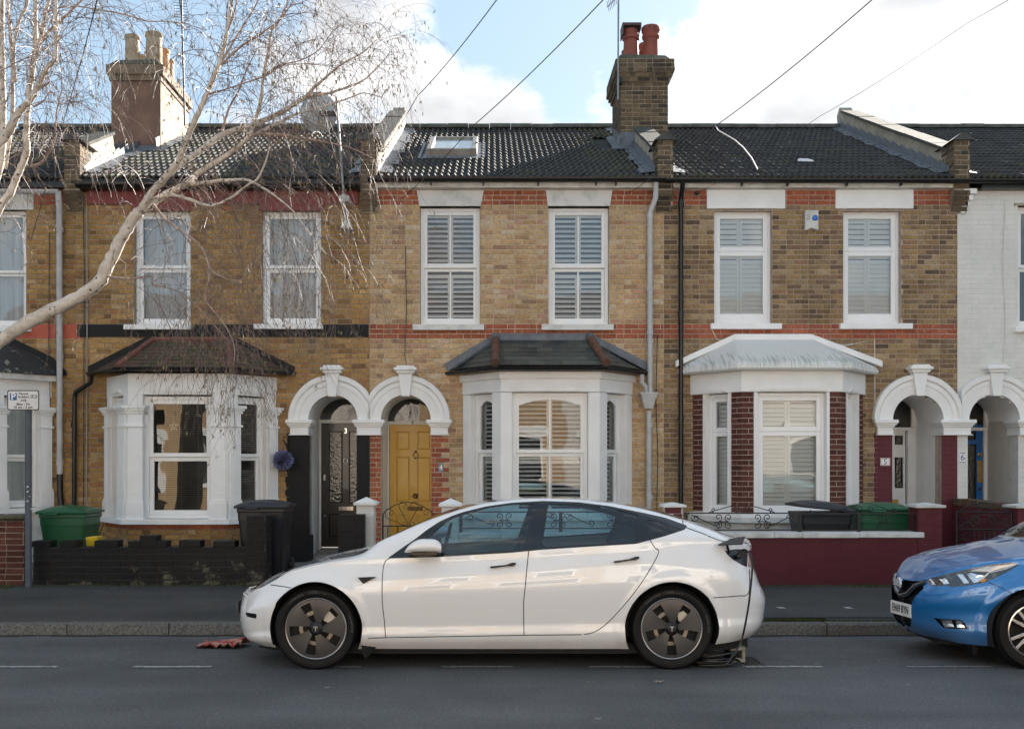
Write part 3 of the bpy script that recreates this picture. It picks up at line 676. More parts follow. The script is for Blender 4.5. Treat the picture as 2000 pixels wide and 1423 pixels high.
# ---- doorway arches ----------------------------------------------
def arch_ring(house, cx, zs, r, Ro, clamp=None, depth=1.0, m=white, seg=28):
    prof = [(r, -depth), (r, .055), (Ro-.17, .055), (Ro-.165, .07), (Ro-.10, .07), (Ro-.075, .10), (Ro-.01, .105), (Ro, .09), (Ro, -.0)]
    mb = MB(); secs = []
    for i in range(seg+1):
        q = math.pi*i/seg; row = []
        for rr, d in prof:
            x = cx-rr*math.cos(q)
            if clamp and clamp[0] == 'max': x = min(x, clamp[1])
            if clamp and clamp[0] == 'min': x = max(x, clamp[1])
            row.append(FAC(x, d, zs+rr*math.sin(q)))
        secs.append(row)
    mb.sweep(secs); a = mb.build('arch', m, house, smooth=35)
    k = MB(); zt = zs+Ro+.02; zb = zs+r-.03
    k.poly([(cx-.062, zb), (cx+.062, zb), (cx+.108, zt), (cx-.108, zt)], -.1, .15)
    k.poly([(cx-.13, zt), (cx+.13, zt), (cx+.15, zt+.045), (cx-.15, zt+.045)], -.1, .18); k.poly([(cx-.175, zt+.045), (cx+.175, zt+.045), (cx+.175, zt+.085), (cx-.175, zt+.085)], -.1, .21)
    k.poly([(cx-.155, zt+.085), (cx+.155, zt+.085), (cx+.12, zt+.12), (cx-.12, zt+.12)], -.1, .18)
    k.build('keystone', m, house, bev=.006); return a
def impost(house, x0, x1, zs, m=white, ret=True):
    mb = MB()
    for a, b, e in ((zs-.055, zs, .085), (zs-.085, zs-.055, .065), (zs-.115, zs-.085, .045), (zs-.225, zs-.115, .024), (zs-.24, zs-.225, .045)):
        mb.box(x0-e+.02, x1+e-.02, -.35, e+.035, a, b)
    return mb.build('impost', m, house, bev=.006)
# ================================================================== the terrace
XB = [-9.6, -6.42, -1.88, 2.66, 7.20, 10.9]
ZS = Z_(819, 16.2)
FLOOR = .13
def facade(house, x0, x1, holes, mortar, pal, zones, seed, limit=300, centre=None, ztop=5.86):
    mb = MB(); H_ = [h if h[0] == 'r' else ('r', h[1]-h[3]-.0, h[1]+h[3]+.0, h[2]-.05, h[2]+h[3]) for h in holes]
    wall_cells(mb, x0, x1, FLOOR-.1, ztop+.035, H_, -.26, 0)
    wl = mb.build('wall', mortar, house); ms = MB()
    for z_ in zones:
        if z_[0] in ('maroon', 'redpaint', 'black') and z_[2]-z_[1] > .05: q = MB(); q.box(max(z_[1], x0)+.001, min(z_[2], x1)-.001, -.002, .0015, max(z_[3], FLOOR), z_[4]); q.build('paint_coat', mat('coat_'+z_[0], PAL[z_[0]][0], .55, var=.1), wl)
    lay_bricks(wl, x0, x1, FLOOR, ztop, FAC, pal, holes, 0, limit, seed, zones, ms, centre)
    tag(ms.build('brick', mass_mats(), wl, attr=True), kind='stuff'); return wl
def band_face(parent, x0, x1, z0, z1, d, m, name): mb = MB(); mb.box(x0, x1, -.0, d, z0, z1); return mb.build(name, m, parent, bev=.004)
SC0, SC1 = Z_(657, YF), Z_(636, YF)       # string course
TOPR = (Z_(397, YF), 5.87)                # red courses under the eaves
def porch(house, x0, x1, depth=1.03, wallm=white, tall=ZS, floor_z=.25):
    mb = MB(); Yd = depth
    mb.box(x0-.10, x0, -Yd, -.27, FLOOR, ZS); mb.box(x1, x1+.10, -Yd, -.27, FLOOR, ZS)
    o = mb.build('porch_wall', wallm, house)
    st = MB(); st.box(x0, x1, -Yd-.1, -.02, FLOOR-.05, floor_z-.04); st.box(x0+.02, x1-.02, -Yd-.1, -Yd+.28, floor_z-.04, floor_z); st.build('doorstep', mat('step_stone', (.30, .28, .25), .8, var=.2), house)
    return o
def door_frame(house, x0, x1, zt, depth, m=white2, fan_r=None, cx=None, jamb=.06, floor_z=.25):
    d = -depth; mb = MB()
    mb.box(x0, x0+jamb, d-.08, d+.02, floor_z, zt+.03); mb.box(x1-jamb, x1, d-.08, d+.02, floor_z, zt+.03); mb.box(x0, x1, d-.08, d+.03, zt+.03, zt+.085)
    fr = mb.build('door_frame', m, house, bev=.004)
    g = MB(); g.quad(FAC(x0-.1, d-.02, zt+.085), FAC(x1+.1, d-.02, zt+.085), FAC(x1+.1, d-.02, ZS+.5), FAC(x0-.1, d-.02, ZS+.5)); g.build('fanlight', glass, fr)
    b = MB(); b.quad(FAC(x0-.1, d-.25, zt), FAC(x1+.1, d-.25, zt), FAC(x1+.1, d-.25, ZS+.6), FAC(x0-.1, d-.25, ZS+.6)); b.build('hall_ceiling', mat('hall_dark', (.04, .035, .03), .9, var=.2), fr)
    return fr
def panel_door(house, x0, x1, z0, z1, depth, m, panels, t=.04, name='door', glasspan=()):
    d = -depth-.03; mb = MB(); us = sorted(set([x0, x1]+[p[0] for p in panels]+[p[1] for p in panels])); mb.box(x0, x1, d-t, d-.018, z0, z1)
    wall_cells(mb, x0, x1, z0, z1, [('r',)+p for p in panels], d-.0179, d, FAC)
    dr = mb.build(name, m, house)
    for i, p in enumerate(panels):
        q = MB(); e = .012
        if i in glasspan:
            rect_frame(q, p[0]+e, p[1]-e, p[2]+e, p[3]-e, .014, d-.017, d+.006, FAC); q.build('beading', blackp, dr)
            g = MB(); g.box(p[0]+.026, p[1]-.026, d-.015, d-.008, p[2]+.026, p[3]-.026); g.build('pane', PATG, dr)
        else:
            a, b, c, f = p; s = .03
            q.hexa([FAC(a+e, d-.0175, c+e), FAC(b-e, d-.0175, c+e), FAC(b-e, d-.0175, f-e), FAC(a+e, d-.0175, f-e), FAC(a+s, d-.004, c+s), FAC(b-s, d-.004, c+s), FAC(b-s, d-.004, f-s), FAC(a+s, d-.004, f-s)]); q.build('panel', m, dr)
    return dr
def patterned_glass():
    m = bpy.data.materials.new('patterned_glass'); m.use_nodes = True; n = m.node_tree.nodes; l = m.node_tree.links; p = n['Principled BSDF']
    p.inputs['Base Color'].default_value = (.03, .026, .02, 1); p.inputs['Roughness'].default_value = .08; p.inputs['Specular IOR Level'].default_value = 1
    g = n.new('ShaderNodeNewGeometry'); x = n.new('ShaderNodeTexNoise'); x.inputs['Scale'].default_value = 26; x.inputs['Detail'].default_value = 2; l.new(g.outputs['Position'], x.inputs['Vector'])
    b = n.new('ShaderNodeBump'); b.inputs['Strength'].default_value = .35; b.inputs['Distance'].default_value = .02; l.new(x.outputs['Fac'], b.inputs['Height']); l.new(b.outputs[0], p.inputs['Normal']); return m
PATG = patterned_glass()
brass = mat('aged_brass', (.45, .30, .10), .35, metal=1, var=.2); chrome = mat('bright_chrome', (.75, .74, .72), .15, metal=1, var=.05)
darkbrass = mat('dark_brass', (.14, .085, .04), .4, metal=1, var=.2)
def letterbox(dr, cx, z, w_, h_, d, m):
    mb = MB(); mb.box(cx-w_/2, cx+w_/2, d, d+.008, z-h_/2, z+h_/2); mb.box(cx-w_*.38, cx+w_*.38, d+.008, d+.016, z-h_*.28, z+h_*.22); mb.build('letterbox', m, dr, bev=.003)
def knocker(dr, cx, z, d, m, r=.035):
    mb = MB(); Y = YF-d; mb.ball((cx, Y-.012, z+r*1.5), .018, 8, 5)
    mb.tube([(cx+r*math.sin(q), Y-.016, z+r*1.25*math.cos(q)+.0) for q in [2*math.pi*k/14 for k in range(15)]], .007, 6); mb.ball((cx, Y-.02, z-r*1.25), .014, 8, 5); mb.build('knocker', m, dr, smooth=180)
def knob(dr, cx, z, d, m, r=.03):
    mb = MB(); Y = YF-d; mb.lathe((cx, Y, z), [(0, -r*1.6), (r*.6, -r*1.6), (r, -r), (r*.8, -r*.5), (r*.4, -r*.3), (r*1.1, 0)], 12, 'y'); mb.build('knob', m, dr, smooth=50)
def pilaster(parent, f, u0, u1, z0, z1, d=.05):
    mb = MB(); mb.box(u0, u1, -.05, d, z0+.28, z1, f); mb.box(u0-.02, u1+.02, -.05, d+.022, z0, z0+.24, f); mb.box(u0-.01, u1+.01, -.05, d+.012, z0+.24, z0+.28, f)
    mb.box(u0+.05, u1-.05, d, d+.006, z0+.36, z1-.36, f)
    for a, b, e in ((-.32, -.285, .02), (-.12, -.08, .02), (-.08, -.045, .04), (-.045, 0, .06)): mb.box(u0-e, u1+e, -.05, d+e, z1+a, z1+b, f)
    return mb.build('pilaster', white, parent, bev=.006)

ZBE = 2.97                                   # underside of the bay eaves
def bay_room(house, cx, z0, z1, back=None):
    mb = MB(); X0, X1 = cx-1.05, cx+1.05; Ya, Yb = YF+.02, YF+3.2
    # floor, ceiling, rear and side walls of the front room, open towards the bay
    for q in (((X0-.6, Ya, z0), (X1+.6, Ya, z0), (X1+.6, Yb, z0), (X0-.6, Yb, z0)), ((X0-.6, Ya, z1), (X1+.6, Ya, z1), (X1+.6, Yb, z1), (X0-.6, Yb, z1)),
              ((X0-.6, Ya, z0), (X0-.6, Yb, z0), (X0-.6, Yb, z1), (X0-.6, Ya, z1)), ((X1+.6, Ya, z0), (X1+.6, Yb, z0), (X1+.6, Yb, z1), (X1+.6, Ya, z1))): mb.quad(*q)
    wall_cells(mb, X0-.6, X1+.6, z0, z1, [('r',)+back] if back else [], 0, .1, Fr(0, Yb))
    mb.build('interior', room, house)
    mb = MB(); o = bay_off(cx, -.24); mb.quad(*[(p[0], p[1], z0+.01) for p in o]); mb.quad(*[(p[0], p[1], z1-.01) for p in o]); mb.build('interior', room, house)

def house3():
    h = empty('terraced_house', 'yellow brick house numbered 3 with black front door and mossy red-brown bay roof', 'house', group='terraced houses in the row')
    x0, x1 = XB[1], XB[2]; cxa = X_(650, 16.24)
    W = [(Xf(262), Xf(372), Zf(633), Zf(412)), (Xf(511), Xf(627), Zf(632), Zf(412))]; cb = -4.63
    holes = [('r',)+w_ for w_ in W]+[('r', cb-1.05, cb+1.05, .3, 2.9), ('r', cxa-.38, cxa+.38, 0, ZS), ('c', cxa, ZS, .38)]
    lx = Xf(722)
    zones = [('redpaint', x0, Xf(150)+.4 if False else x0+.0, SC0, SC1)]
    zones += [('black', Xf(568), Xf(605), 0, ZS-.2), ('black', Xf(698), Xf(720), 0, ZS-.2)]
    wl = facade(h, x0, x1, holes, mortar_d, 'stock3', zones, 31, centre=(-3, 4))
    # toothed black painted quoins beside the door
    for k in range(18):
        if k % 2 == 0: band_face(wl, Xf(568)-.085, Xf(568)+.01, FLOOR+k*COURSE*1.33, FLOOR+k*COURSE*1.33+.095, .014, blackp, 'painted_brick')
    band_face(h, Xf(152), Xf(720), SC0-.01, SC1+.02, .016, blackp, 'string_course')
    maroonp = mat('maroon_paint', (.22, .045, .04), .6, var=.15)
    mb = MB(); mb.box(Xf(172), Xf(700), -.01, .05, Zf(400), 5.87); mb.box(Xf(258), Xf(376), .0, .052, Zf(412), Zf(400)); mb.box(Xf(508), Xf(632), .0, .052, Zf(412), Zf(400)); mb.build('lintel_band', maroonp, h)
    gutter(h, [(x0+.1, EY-.06, 5.90), (x1-.12, EY-.06, 5.90)], r=.07); f = MB(); f.bx(x0+.12, x1-.12, 16.12, 16.3, 5.83, 5.99); f.build('fascia', blackpl, h)
    for i, (a, b, c, e) in enumerate(W):
        w_ = sash_window(h, FAC, a, b, c, e, Zf(522), -.10, .045, .055, False, upvc)
        sill(h, FAC, a-.14 if i == 0 else a-.11, b+.04 if i else b+.02, c-.09, c, .08)
        curtain(w_, FAC, a+.06, b-.06, c+.05, e-.05, -.32, net_m, i)
        room_box(w_, FAC, a, b, c, e, -.5)
    roof(h, x0+.12, x1-.12, mossy=lambda u, v, r: r.random() < (.75 if (u < -4.6 and v > 1.2) else .25), seed=2)
    # bay
    ZB = .80; fl, ff, fr_ = bay_faces(cb)
    bb = MB(); core = band(h, 'bay_base', cb, -.01, FLOOR-.1, ZB-.02, mortar_d)
    for i, (f, L) in enumerate(((fl, BL_), (ff, None), (fr_, BL_))):
        a, b = (0, BL_) if L else (-BF_, BF_); lay_bricks(core, a, b, FLOOR, ZB-.05, f, 'stock3', seed=60+i, mass=bb, zones=[('red', -2, 2, ZB-.14, ZB)])
    tag(bb.build('brick', mass_mats(), core, attr=True), kind='stuff')
    band(h, 'bay_sill', cb, .12, ZB-.05, ZB+.025, white)
    band(h, 'bay_frieze', cb, .0, 2.66, ZBE, white); 
    mo = MB()
    for f, a, b in ((ff, -.36, .36), (fl, .30, .66), (fr_, .32, .68)):
        mo.box(a, b, 0, .035, 2.70, 2.725, f); mo.box(a+.03, b-.03, 0, .045, 2.725, 2.745, f)
    mo.build('bay_moulding', white, h)
    opening_pier(h, cb, .2, .22, ZB+.02, 2.665, white)
    for f, a, b in ((ff, -.72, -.50), (ff, .50, .72), (fl, .70, .93), (fr_, .02, .22), (fl, .03, .20), (fr_, .76, .93)): pilaster(h, f, a, b, ZB+.025, 2.50)
    wn = sash_window(h, ff, -.51, .51, ZB+.03, 2.64, 1.74, -.10, .055, .06, False, upvc, name='bay_window')
    for f, a, b in ((fl, .20, .76), (fr_, .20, .76)):
        sw = sash_window(h, f, a, b, ZB+.03, 2.64, 1.74, -.10, .05, .05, False, upvc, name='bay_window')
    bl = MB(); n_ = 52; me = None
    vb = mat('venetian_blind', (.30, .26, .2), .6, var=.1)
    for k in range(n_): z = .93+k*.0315; bl.box(-.40, .40, -.236, -.215, z, z+.0035, ff); bl.box(.27, .70, -.236, -.215, z, z+.0035, fr_)
    for u in (-.25, 0, .25): bl.box(u-.002, u+.002, -.213, -.211, .9, 2.55, ff)
    tag(bl.build('venetian_blind', vb, wn), kind='stuff')
    bay_room(h, cb, .3, 2.9)
    # star hung in the window
    s_ = empty('star_ornament', 'pale wire star hanging behind the bay window glass of number 3', 'ornament'); cx_, cz_ = X_(340, 15.75), Z_(832, 15.75); m_ = MB()
    for k in range(5):
        q = math.pi/2+k*4*math.pi/5; q2 = q+4*math.pi/5; p1 = (cx_+.075*math.cos(q), 15.74, cz_+.075*math.sin(q)); p2 = (cx_+.075*math.cos(q2), 15.74, cz_+.075*math.sin(q2)); m_.tube([p1, p2], .004, 5)
    m_.build('star_wire', mat('pale_wire', (.7, .68, .62), .5), s_); m2 = MB(); m2.tube([(cx_, 15.74, cz_+.07), (cx_, 15.74, 2.6)], .0012, 4); m2.build('cord', white, s_); settle(s_, (cx_, 15.74, cz_))
    # roof of the bay
    e = bay_off(cb, .20, YF-.01); ze = ZBE+.07; T0, T1 = (Xf(300), YF-.02, 3.54), (Xf(448), YF-.02, 3.54)
    base = MB(); base.faces([(p[0], p[1], ze) for p in e]+[T0, T1], [(0, 1, 4), (1, 2, 5, 4), (2, 3, 5), (0, 3, 2, 1)]); br = base.build('bay_roof', mat('roof_felt'), h)
    rt = [mat('moss_brown_tile', (.085, .07, .035), .9, col2=(.05, .05, .025), nscale=14, bump=.4, bscale=50), mat('red_brown_tile', (.12, .055, .04), .85, col2=(.07, .055, .035), nscale=9, bump=.4, bscale=50)]
    A, B, C, D = [(p[0], p[1], ze) for p in e]
    tile_face(br, 'roof_tile', B, C, T1, T0, 8, .165, rt, 1, .014); tile_face(br, 'roof_tile', A, B, T0, T0, 8, .165, rt, 2, .014); tile_face(br, 'roof_tile', C, D, T1, T1, 8, .165, rt, 3, .014)
    rd = mat('red_ridge_tile', (.22, .075, .06), .7, col2=(.15, .07, .05), nscale=9)
    for P, Q in ((B, T0), (C, T1), (T0, T1)):
        P, Q = Vector(P)+Vector((0, 0, .02)), Vector(Q)+Vector((0, -.02, .02)); L = (Q-P).length; n = max(2, int(L/.28))
        for k in range(n): m_ = MB(); m_.tube([P.lerp(Q, k/n), P.lerp(Q, (k+.97)/n)], [.045, .038], 8); m_.build('hip_tile', rd, br, smooth=40)
    fb = MB()   # black painted flashing up the wall
    pl = [(A[0]-.02, ze-.02), (A[0]-.02, ze+.10), (T0[0]-.04, T0[2]+.08), (T1[0]+.04, T1[2]+.08), (D[0]+.02, ze+.10), (D[0]+.02, ze-.02)]
    fb.poly([pl[0], (T0[0], T0[2]-.02), (T1[0], T1[2]-.02), pl[5], pl[4], pl[3], pl[2], pl[1]], .0, .05); fb.build('flashing', blackp, h)
    gp = bay_off(cb, .22, YF-.02); gutter(h, [(p[0], p[1], ze-.0) for p in gp], r=.05, name='bay_gutter')
    # door and porch
    arch_ring(h, cxa, ZS, .38, .69, ('max', Xf(722)), 1.03); impost(h, Xf(568), cxa-.38, ZS)
    porch(h, cxa-.38, cxa+.38)
    dx0, dx1 = -2.80, -2.0; zt = ZS-.17+.0; zt = Z_(826, 17.33)-.0
    df = door_frame(h, dx0-.06, dx1+.06, zt-.03, 1.03)
    # brown black door with two tall patterned panes
    bd = mat('black_door', (.012, .008, .006), .3, var=.2, coat=.3); a, b = dx0, dx1
    dr = panel_door(h, a, b, .27, zt-.0, 1.03, bd, [(a+.11, a+.355, .98, zt-.12), (b-.355, b-.11, .98, zt-.12), (a+.11, a+.355, .42, .82), (b-.355, b-.11, .42, .82)], glasspan=(0, 1))
    text_obj('house_number', '3', .12, FAC.mat((a+b)/2, -1.03-.028, zt-.13), chrome, dr, .003)
    knocker(dr, (a+b)/2+.0, 1.68, -1.06, chrome); letterbox(dr, (a+b)/2, .90, .25, .07, -1.06, chrome); knob(dr, a+.055, .78, -1.06, chrome, .016)
    lk = MB(); lk.box(a+.035, a+.07, -1.06, -1.045, 1.36, 1.46); lk.build('lock', chrome, dr, bev=.005)
    # black plinth in front of the pier
    mb = MB(); mb.box(Xf(560), Xf(612), .0, .12, FLOOR-.1, .55); mb.box(Xf(566), Xf(604), .006, .03, .5, ZS-.23); mb.box(Xf(697), Xf(721), .006, .03, FLOOR, ZS-.23); mb.box(-2.93, -2.84, -1.0, 0.0, FLOOR, .42); mb.build('painted_pier', blackp, h)
    # pipe from the bay gutter, thin cable
    m_ = MB(); gx = e[0][0]-.02; m_.tube([(gx+.12, 16.08, ze-.06), (gx+.10, 16.12, ze-.16), (Xf(152), 16.22, ze-.30), (Xf(149), 16.23, ze-.40), (Xf(148), 16.23, .3)], .034, 10); m_.tube([(Xf(148), 16.23, 2.2), (Xf(148), 16.23, 2.28)], .042, 10); m_.build('drainpipe', blackpl, h, smooth=50)
    m_ = MB(); m_.tube([(Xf(171), 16.27, 5.8), (Xf(171.5), 16.27, 3.6), (Xf(170), 16.26, .9)], .010, 5); m_.build('wall_cable', mat('grey_cable', (.3, .29, .28), .6), h)
    m_ = MB(); m_.tube([(Xf(164), 16.27, 5.8), (Xf(166), 16.27, 4.6), (Xf(165), 16.26, .9)], .006, 5); m_.build('wall_cable', blackpl, h)
    settle(h, (x0+2.27, YF, FLOOR)); return h

def house4():
    h = empty('terraced_house', 'pale yellow brick house numbered 4 with mustard front door and slate bay roof', 'house', group='terraced houses in the row')
    x0, x1 = XB[2], XB[3]; cxa = X_(792.5, 16.24)
    W = [(Xf(820), Xf(938), Zf(633), Zf(403)), (Xf(1071), Xf(1190), Zf(633), Zf(403))]; cb = .865
    holes = [('r',)+w_ for w_ in W]+[('r', cb-1.05, cb+1.05, .3, 2.9), ('r', cxa-.385, cxa+.385, 0, ZS), ('c', cxa, ZS, .385)]
    zones = [('red', x0, x1, SC0, SC1), ('red', x0, x1, TOPR[0], TOPR[1]), ('red', x0, cxa-.37, 0, ZS-.2)]
    wl = facade(h, x0, x1, holes, mortar_y, 'stock', zones+[('red', Xf(842), Xf(858), 0, ZS-.2)]+[('red', Xf(858), Xf(866), FLOOR+k*COURSE*2-.02, FLOOR+k*COURSE*2+COURSE-.02) for k in range(14)], 41, centre=(.5, 4))
    f = MB(); f.bx(x0+.1, x1-.1, 16.17, 16.3, 5.87, 5.95); f.bx(x0+.1, x1-.1, 16.12, 16.3, 5.951, 6.0); f.build('fascia', white_dirty, h, bev=.006)
    gutter(h, [(x0, EY-.06, 5.985), (x1, EY-.06, 5.985)], r=.06, brackets=[(Xf(p), EY-.06) for p in (843, 944, 1050, 1162, 1200)])
    for i, (a, b, c, e) in enumerate(W):
        m_ = MB(); a_, b_ = (Xf(814), Xf(945)) if i == 0 else (Xf(1066), Xf(1196)); m_.poly([(a-.01, e+.0), (b+.01, e+.0), (b_, 5.86), (a_, 5.86)], -.11, .02); m_.build('lintel', white_dirty, h, bev=.004)
        w_ = sash_window(h, FAC, a+.005, b-.005, c, e-.01, Zf(521), -.09, .055, .05, True, white2, tb=.07)
        hd = MB(); hd.box(a+.06, b-.06, -.115, -.102, e-.10, e-.066); hd.build('sash_head', white2, w_)
        sill(h, FAC, a-.11, b+.06, c-.10, c-.0, .09, white_dirty)
        m4 = (a+b)/2; shutters(w_, FAC, 0, 0, 0, 0, -.17, [(a+.07, m4-.003), (m4+.003, b-.07)], [(c+.05, Zf(533)), (Zf(518), e-.09)], 44 if i == 0 else 48, .068)
        room_box(w_, FAC, a, b, c, e, -.32, depth=2)
    sk = (X_(838, 18.6), X_(938, 18.6))
    roof(h, x0+.12, x1-.12, skip=[(-1.10, -.26, 2.0, 3.65), (2.05, 2.7, 3.0, 4.5)], mossy=lambda u, v, r: (u > 1.5 and v > .6 and r.random() < .8) or (r.random() < .06), seed=4)
    # roof window
    Q = (-1.11, -.25, 2.05, 3.62); sk = MB()
    def P(u, v, hh): return slope(u, v, hh)
    def sbox(mb, a, b, c, e, h0, h1): mb.hexa([P(a, c, h0), P(b, c, h0), P(b, e, h0), P(a, e, h0), P(a, c, h1), P(b, c, h1), P(b, e, h1), P(a, e, h1)])
    a, b, c, e = Q; t = .09
    sbox(sk, a, a+t, c, e, .0, .17); sbox(sk, b-t, b, c, e, .0, .17); sbox(sk, a+t, b-t, c, c+t*1.3, .0, .165); sbox(sk, a+t, b-t, e-t, e, .0, .165)
    rw = sk.build('roof_window', mat('roof_window_frame', (.26, .23, .2), .5, var=.15), h, bev=.01)
    g = MB(); sbox(g, a+t, b-t, c+t*1.3, e-t, .12, .13); g.build('pane', mat('skylight_glass', (.36, .42, .45), .12, col2=(.22, .25, .2), nscale=7, stretch=(1, .3, .3), spec=1), rw)
    g = MB(); sbox(g, a-.14, b+.14, c-.22, c-.002, .035, .045); sbox(g, b+.002, b+.14, c, e+.12, .035, .045); sbox(g, a-.14, a-.002, c, e+.12, .035, .045); sbox(g, a, b, e+.002, e+.14, .035, .045); g.build('lead_flashing', lead, rw)
    g = MB(); sbox(g, a-.01, a+.03, c+.6, c+.68, .17, .19); sbox(g, b-.03, b+.01, c+.6, c+.68, .17, .19); g.build('bracket', blackpl, rw)
    # parapets
    parapet(h, x0, 3, face='dirt')
    # chimney stack on the party wall
    chimney_brick(h)
    # bay
    fl, ff, fr_ = bay_faces(cb); ZB = .85
    band(h, 'bay_base', cb, 0, FLOOR-.1, ZB-.05, white); band(h, 'bay_sill', cb, .07, ZB-.05, ZB+.02, white)
    band(h, 'bay_frieze', cb, .0, 2.70, ZBE, white); band(h, 'bay_cornice', cb, .035, ZBE-.075, ZBE+.03, white)
    opening_pier(h, cb, .21, .17, ZB+.02, 2.695, white)
    mo = MB()
    for f, a, b in ((ff, -.46, .46), (fl, .27, .70), (fr_, .27, .70)): mo.box(a, b, 0, .022, 2.712, 2.735, f)
    mo.build('bay_moulding', white, h)
    for f, a, b, key in ((ff, -.557, .557, 0), (fl, .215, .745, 1), (fr_, .21, .74, 2)):
        w_ = sash_window(h, f, a, b, ZB+.02, 2.69, Z_(884, 15.65), -.10, .05, .05, key == 0, white2, arch=True, name='bay_window')
        mm = (a+b)/2; cols = [(a+.055, mm-.002), (mm+.002, b-.055)] if key == 0 else [(a+.05, b-.05)]
        shutters(w_, f, 0, 0, 0, 0, -.215, cols, [(ZB+.06, 1.69), (1.70, 2.62)], 24, .062)
        hn = MB(); hn.box(a+.03, a+.055, -.15, -.09, 1.68, 1.78, f); hn.box(b-.055, b-.03, -.15, -.09, 1.68, 1.78, f); hn.build('sash_horn', white2, w_)
    bay_room(h, cb, .3, 2.9, back=(1.6, 2.35, 1.35, 2.2))
    e = bay_off(cb, .17, YF-.01); ze = ZBE+.11; T0, T1 = (Xf(968), YF-.02, 3.55), (Xf(1152), YF-.02, 3.55); A, B, C, D = [(p[0], p[1], ze) for p in e]
    base = MB(); base.faces([A, B, C, D, T0, T1], [(0, 1, 4), (1, 2, 5, 4), (2, 3, 5), (0, 3, 2, 1)]); br = base.build('bay_roof', mat('roof_felt'), h)
    sl = [slate, mat('slate_green', (.085, .088, .065), .75, col2=(.06, .062, .055), nscale=6, bump=.4, bscale=30), mat('slate_dark', (.035, .04, .042), .5, col2=(.06, .065, .06), nscale=4, bump=.3)]
    tile_face(br, 'slate', B, C, T1, T0, 6, .25, sl, 5, .009); tile_face(br, 'slate', A, B, T0, T0, 6, .25, sl, 6, .009); tile_face(br, 'slate', C, D, T1, T1, 6, .25, sl, 7, .009)
    terra = mat('terracotta_hip', (.17, .065, .04), .8, col2=(.09, .06, .04), nscale=12, bump=.3)
    for P_, Q_ in ((B, T0), (C, T1)):
        P_, Q_ = Vector(P_)+Vector((0, 0, .03)), Vector(Q_)+Vector((0, -.06, .02)); n = 3
        for k in range(n): m_ = MB(); m_.tube([P_.lerp(Q_, k/n), P_.lerp(Q_, (k+1)/n)], [.066, .056], 10); m_.build('hip_tile', terra, br, smooth=40)
        m_ = MB(); m_.tube([Q_-(Q_-P_)*.06, Q_+Vector((0, .05, .03))], [.07, .07], 10); m_.build('lead_cap', lead, br, smooth=40)
    m_ = MB()
    for P_, Q_ in ((A, T0), (D, T1)):
        s_ = -1 if P_ is A else 1; o1 = (P_[0]+s_*.03, YF-.002, P_[2]-.05); 
        m_.faces([(P_[0]+s_*.02, YF-.03, P_[2]-.03), (Q_[0], YF-.03, Q_[2]-.01), (Q_[0]+s_*.02, YF-.03, Q_[2]+.09), (P_[0]+s_*.06, YF-.03, P_[2]+.10), (P_[0]-s_*.14, YF-.22, P_[2]+.035), (Q_[0]-s_*.06, YF-.10, Q_[2]+.0)], [(0, 1, 2, 3), (4, 5, 1, 0)])
    m_.faces([(T0[0]-.05, YF-.035, T0[2]+.10), (T1[0]+.05, YF-.035, T1[2]+.10), (T1[0]+.05, YF-.035, T1[2]-.01), (T0[0]-.05, YF-.035, T0[2]-.01), (T1[0]+.03, YF-.16, T1[2]-.075), (T0[0]-.03, YF-.16, T0[2]-.075)], [(0, 1, 2, 3), (3, 2, 4, 5)])
    m_.build('lead_flashing', lead, br)
    gp = bay_off(cb, .19, YF-.02); gutter(h, [(p[0], p[1], ze-.03) for p in gp], r=.05, name='bay_gutter')
    # porch, door
    arch_ring(h, cxa, ZS, .385, .685, ('min', Xf(722)+.001), 1.03); impost(h, cxa+.385, Xf(875), ZS)
    ic = impost(h, X_(698, YF)-.0, X_(744, YF), ZS)
    porch(h, cxa-.385, cxa+.385, wallm=white)
    zt = Z_(829, 17.33); df = door_frame(h, -1.75, -.82, zt-.03, 1.03, jamb=.07)
    text_obj('house_number', '4', .075, FAC.mat(X_(806, 17.33), -1.03+.032, zt+.028), blackpl, df, .002, .001)
    yd = mat('mustard_door', (.80, .47, .07), .38, var=.05, nscale=2, coat=.15); a, b = -1.675, -.895; mm = (a+b)/2
    P_ = [(a+.10, mm-.055, zt-.42, zt-.10), (mm+.055, b-.10, zt-.42, zt-.10), (a+.10, mm-.055, zt-1.27, zt-.52), (mm+.055, b-.10, zt-1.27, zt-.52), (a+.10, mm-.055, .40, zt-1.47), (mm+.055, b-.10, .40, zt-1.47)]
    dr = panel_door(h, a, b, .27, zt, 1.03, yd, P_)
    knocker(dr, mm+.04, zt-.50, -1.06, darkbrass, .04); knob(dr, mm+.03, zt-1.17, -1.06, darkbrass, .042); letterbox(dr, mm+.03, zt-1.38, .25, .07, -1.06, darkbrass)
    dn = MB(); dn.box(Xf(856), Xf(866), .0, .018, Zf(921), Zf(905)); pl = dn.build('number_plaque', mat('blue_grey_plaque', (.12, .2, .3), .3), h); text_obj('number_digit', '4', .11, FAC.mat(Xf(861), .02, Zf(913)), white2, pl, .002, .002)
    # white rainwater pipe with hopper
    m_ = MB(); px = Xf(1268); m_.tube([(Xf(1277), 16.10, 5.95), (Xf(1277), 16.12, 5.70), (px, 16.21, 5.50), (px, 16.22, 3.0), (px, 16.22, 2.7)], .042, 10); m_.tube([(Xf(1266), 16.22, 2.45), (Xf(1266), 16.22, .3)], .042, 10)
    for z in (5.42, 4.3, 3.62, 3.5, 2.2, 1.1): m_.tube([(px, 16.22, z), (px, 16.22, z+.06)], .052, 10)
    m_.tube([(Xf(1250), 16.08, 3.0), (Xf(1250), 16.10, 2.88), (Xf(1258), 16.14, 2.82), (Xf(1259), 16.15, 2.7)], .034, 8)
